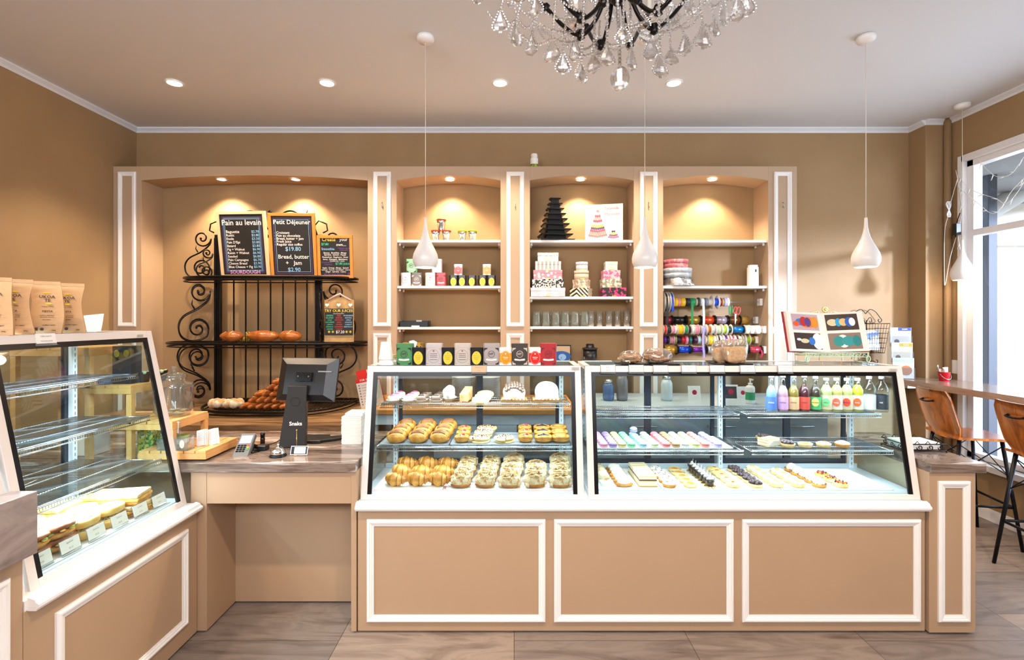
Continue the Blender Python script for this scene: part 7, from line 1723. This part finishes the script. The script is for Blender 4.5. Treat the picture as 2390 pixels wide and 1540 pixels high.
for i, (px, c, h) in enumerate(((1420, '#4d6fa3', .14), (1452, '#7d7a7e', .20), (1556, '#cbd6da', .17))):
    t = thing('storage_jar', ['blue storage jar behind the empty wire shelf', 'grey mixer-shaped jar behind the empty wire shelf', 'tall clear vase behind the macaron case'][i], 'jar', (wx(px, BY), BY, 1.0005)); MB().lathe([(.04, 0), (.045, .02), (.045, h * .8), (.03, h)], 24).build('jar_body', mat('jar_' + c.strip('#'), c, .25), t); MB().lathe([(.032, h), (.032, h + .02), (.02, h + .03)], 24).build('lid', STEEL, t)
t = thing('fruit_basket', 'dark basket of fruit under lime lids seen under the drinks shelf', 'basket', (wx(1745, 3.3), 3.42, .72)) if False else None

# ------------------------------------------------------------------ cords and fairy lights by the window
fl2 = thing('fairy_lights', 'white fairy light string draped across the window top', 'fairy lights', (XR - .04, 3.9, 3.0)); CW = mat('white_cord', '#eceae6', .5)
def fairy(pts, r=.0022):
    c = catmull(pts, 10); MB().tube(c, r, 5).build('cord', CW, fl2, world=True)
    for i in range(3, len(c), 6):
        p = c[i]; d = Vector((0, .3 * cos(i * 2.1), .5 * sin(i * 1.3) - .3)).normalized(); MB().cyl(p, p + d * .045, .0045, 6, r2=.002).build('bulb', mat('milky_bulb', '#f6f6f4', .3), fl2, world=True)
X_ = XR - .045
fairy([(X_, 4.30, 2.95), (X_, 4.24, 2.6), (X_, 4.28, 2.4), (X_, 4.26, 2.25), (X_, 4.28, 2.02)]); fairy([(X_, 4.28, 2.90), (X_, 4.15, 2.74), (X_, 3.95, 2.62), (X_, 3.85, 2.56), (X_, 3.72, 2.70), (X_, 3.60, 2.98)]); fairy([(X_, 4.28, 2.80), (X_, 4.1, 2.62), (X_, 3.95, 2.5), (X_, 3.80, 2.66), (X_, 3.6, 2.80)]); fairy([(X_, 4.1, 2.98), (X_, 3.95, 2.80), (X_, 3.82, 2.78), (X_, 3.7, 2.90), (X_, 3.5, 3.0)])
pg = thing('power_adapter', 'black power adapter hanging by the window frame', 'adapter', (wx(2233, 4.25), 4.25, wz(535, 4.25)))
MB().cbox((0, 0, -.05), (.045, .04, .10)).build('adapter_body', BLKP, pg, bevel=.004); m = MB(); m.cyl((-.01, 0, -.07), (-.01, 0, -.05), .006, 6); m.tube([(0, 0, .05), (.01, 0, .09), (.02, -.01, .14)], .004, 6); m.build('plug', BLACK, pg)
cb = thing('cord_bundle', 'coiled white cord bundle hanging in a long loop beside the window frame', 'cord', (wx(2215, 4.3), 4.3, wz(490, 4.3)))
m = MB(); r_ = random.Random(4)
for k in range(9): a = r_.uniform(-.018, .018); m.tube(catmull([(a * .3, 0, .0), (a * 1.6, .006 * k / 9, .05), (a * .5, 0, .075), (-a, 0, .03), (a * .2, 0, 0), (a * 1.2, 0, -.045), (-a, 0, -.06), (0, 0, 0)], 4), .0018, 5)
m.build('coil', CW, cb); m = MB(); Yc = 4.3
m.tube(catmull([(wx(2215, Yc), Yc, wz(500, Yc)), (wx(2205, Yc), Yc, wz(540, Yc)), (wx(2204, Yc), Yc, wz(650, Yc)), (wx(2207, Yc), Yc, wz(660, Yc)), (wx(2218, Yc), Yc, wz(600, Yc)), (wx(2234, Yc), Yc, wz(545, Yc))], 6), .0022, 5); m.tube([(wx(2217, Yc), Yc, wz(480, Yc)), (wx(2228, Yc), Yc, wz(440, Yc)), (wx(2243, Yc), Yc, wz(400, Yc))], .0022, 5)
m.build('hanging_cord', CW, cb, world=True)

# ------------------------------------------------------------------ chandelier
CHX, CHY = .40, 1.9
ch = thing('chandelier', 'black iron chandelier with hanging crystal drops and bead chains', 'chandelier', (CHX, CHY, 2.55))
def cr_mat():
    m_ = bpy.data.materials.new('crystal'); m_.use_nodes = True; nt = m_.node_tree; nt.nodes.clear()
    out = nt.nodes.new('ShaderNodeOutputMaterial'); g = nt.nodes.new('ShaderNodeBsdfGlass'); g.inputs['IOR'].default_value = 1.52; g.inputs['Roughness'].default_value = 0
    t_ = nt.nodes.new('ShaderNodeBsdfTransparent'); mx = nt.nodes.new('ShaderNodeMixShader'); mx.inputs[0].default_value = .5
    gl = nt.nodes.new('ShaderNodeBsdfGlossy'); gl.inputs['Roughness'].default_value = .12; m2 = nt.nodes.new('ShaderNodeMixShader'); m2.inputs[0].default_value = .36
    nt.links.new(t_.outputs[0], mx.inputs[1]); nt.links.new(g.outputs[0], mx.inputs[2]); nt.links.new(mx.outputs[0], m2.inputs[1]); nt.links.new(gl.outputs[0], m2.inputs[2]); nt.links.new(m2.outputs[0], out.inputs[0]); return m_
CRY = cr_mat()
IR2 = mat('chandelier_black', '#16110f', .3, .5)
m = MB(); m.lathe([(.012, 2.86), (.03, 2.88), (.045, 2.92), (.03, 2.97), (.018, 3.02), (.03, 3.08), (.04, 3.12), (.02, 3.17), (.012, 3.22), (.012, 3.38), (.05, 3.41), (.06, 3.438)], 20, 0, Matrix.Translation((CHX, CHY, 0))); m.build('centre_column', IR2, ch, world=True)
DROPS = []
for k in range(8):
    a = k * pi / 4 + .25; ca, sa = cos(a), sin(a)
    pts = [(CHX + r_ * ca, CHY + r_ * sa, z_) for r_, z_ in ((.03, 2.99), (.06, 2.89), (.10, 2.82), (.155, 2.79), (.23, 2.85), (.31, 2.95), (.38, 3.02), (.44, 3.035))]
    arm = MB().tube(catmull(pts, 6), .0085, 8).build('arm', IR2, ch, world=True)
    for (r_, z_, s_) in ((.155, 2.79, 1.0), (.31, 2.95, .8)):
        m = MB(); m.lathe([(.004, -.022 * s_), (.016 * s_, -.012 * s_), (.012 * s_, 0), (.020 * s_, .012 * s_), (.014 * s_, .020 * s_)], 10, 0, Matrix.Translation((CHX + r_ * ca, CHY + r_ * sa, z_)), fn=lambda q, w_: 1 + .12 * cos(5 * q)); m.build('leaf_collar', IR2, arm, world=True)
    m = MB(); m.lathe([(.03, 3.035), (.045, 3.05), (.05, 3.055), (.02, 3.04)], 16, 0, Matrix.Translation((CHX + .44 * ca, CHY + .44 * sa, 0))); m.build('drip_dish', CRY, arm, world=True)
    m = MB(); m.lathe([(.010, 3.05), (.010, 3.135), (.006, 3.139)], 12, 0, Matrix.Translation((CHX + .44 * ca, CHY + .44 * sa, 0))); m.build('candle', mat('candle_sleeve', '#ece4d4', .5), arm, world=True)
    m = MB(); m.ell((CHX + .44 * ca, CHY + .44 * sa, 3.16), (.010, .010, .022), 10); m.build('bulb', mat('candle_bulb', '#ffe4b8', emit=6.0), arm, world=True)
def pend(px, py, Y, L, wd, yaw):
    x = wx(px, Y); zb = wz(py, Y); T = Matrix.Translation((x, Y, zb)) @ Matrix.Rotation(yaw, 4, 'Z') @ Matrix.Diagonal((1, .42, 1, 1))
    m = MB(); m.lathe([(0, 0), (wd * .30, L * .06), (wd * .48, L * .20), (wd * .5, L * .33), (wd * .36, L * .58), (wd * .16, L * .85), (wd * .05, L)], 10, 0, T, sm=False)
    for s in range(9): 
        u = s / 8; q = [.0, .36, .5, .5, .42, .32, .24, .16, .08][s] * wd
        for sg in (-1, 1): m.ell((0, 0, 0), (.0042, .0042 / .42 * .6, .0042), 6, 0, T @ Matrix.Translation((sg * (q + .003), 0, L * u)), sm=False)
    m.build('crystal_drop', CRY, ch, world=True)
    return x, zb + L
def chain(p0, p1, sag, n, r=.0052):
    m = MB(); p0 = Vector(p0); p1 = Vector(p1)
    for i in range(n + 1):
        u = i / n; p = p0.lerp(p1, u); p.z -= sag * 4 * u * (1 - u); q = r * (1.25 if i % 2 else .85); m.ell(p, (q, q, q * 1.1), 6, sm=False)
    m.build('bead_chain', CRY, ch, world=True)
DL = [(1118, 8, .10), (1168, 75, .08), (1204, 108, .09), (1241, 130, .078), (1289, 146, .085), (1314, 172, .075), (1342, 143, .09), (1357, 193, .075), (1385, 170, .07), (1398, 132, .08), (1416, 152, .07), (1474, 164, .085), (1519, 140, .085), (1541, 180, .08), (1566, 150, .05), (1598, 130, .075), (1640, 113, .08), (1668, 84, .06), (1690, 62, .10), (1722, 50, .10), (1742, 38, .09), (1330, 40, .07), (1455, 100, .06), (1500, 70, .06), (1570, 60, .07), (1250, 40, .08), (1612, 34, .07), (1425, 50, .06)]
for i, (px, py, L) in enumerate(DL):
    q = (px - 1440) / 330; dmax = .50 * sqrt(max(0.02, 1 - q * q)); Y = CHY + dmax * (.75 if i % 3 == 0 else (-.65 if i % 3 == 1 else .1)) * (.6)
    Y = max(1.55, Y); x, zt = pend(px, py, Y, L * Y / 1.9, .054 * (1 if i % 4 else 1.15), R.uniform(-.7, .7))
    top = 2.96 if abs(q) > .5 else 2.93
    chain((x, Y, zt + .004), (CHX + (x - CHX) * (.9), Y, max(top, zt + .06)), 0, int(max(4, (top - zt) / .011)))
    if i % 2 == 0:
        a = R.uniform(0, 6.28); chain((x, Y, zt + .01), (x + R.choice((-.11, .11)), Y + R.uniform(-.1, .1), zt + R.uniform(.03, .10)), .03, 14)
Yb = 1.86; x = wx(1447, Yb); zb_ = wz(212, Yb)
m = MB(); m.ell((x, Yb, zb_ + .045), (.037, .037, .046), 12, sm=False); m.build('faceted_ball', CRY, ch, world=True)
chain((x, Yb, zb_ + .094), (x - .01, Yb, 2.86), 0, 34, .0065)
for k in range(16):
    a = k * pi / 8; b = a + pi / 8
    chain((CHX + .44 * cos(a), CHY + .44 * sin(a), 2.99), (CHX + .44 * cos(b), CHY + .44 * sin(b), 2.99), .07, 20)
    chain((CHX + .44 * cos(a), CHY + .44 * sin(a), 2.99), (CHX + .16 * cos(a), CHY + .16 * sin(a), 2.80), .05, 26)
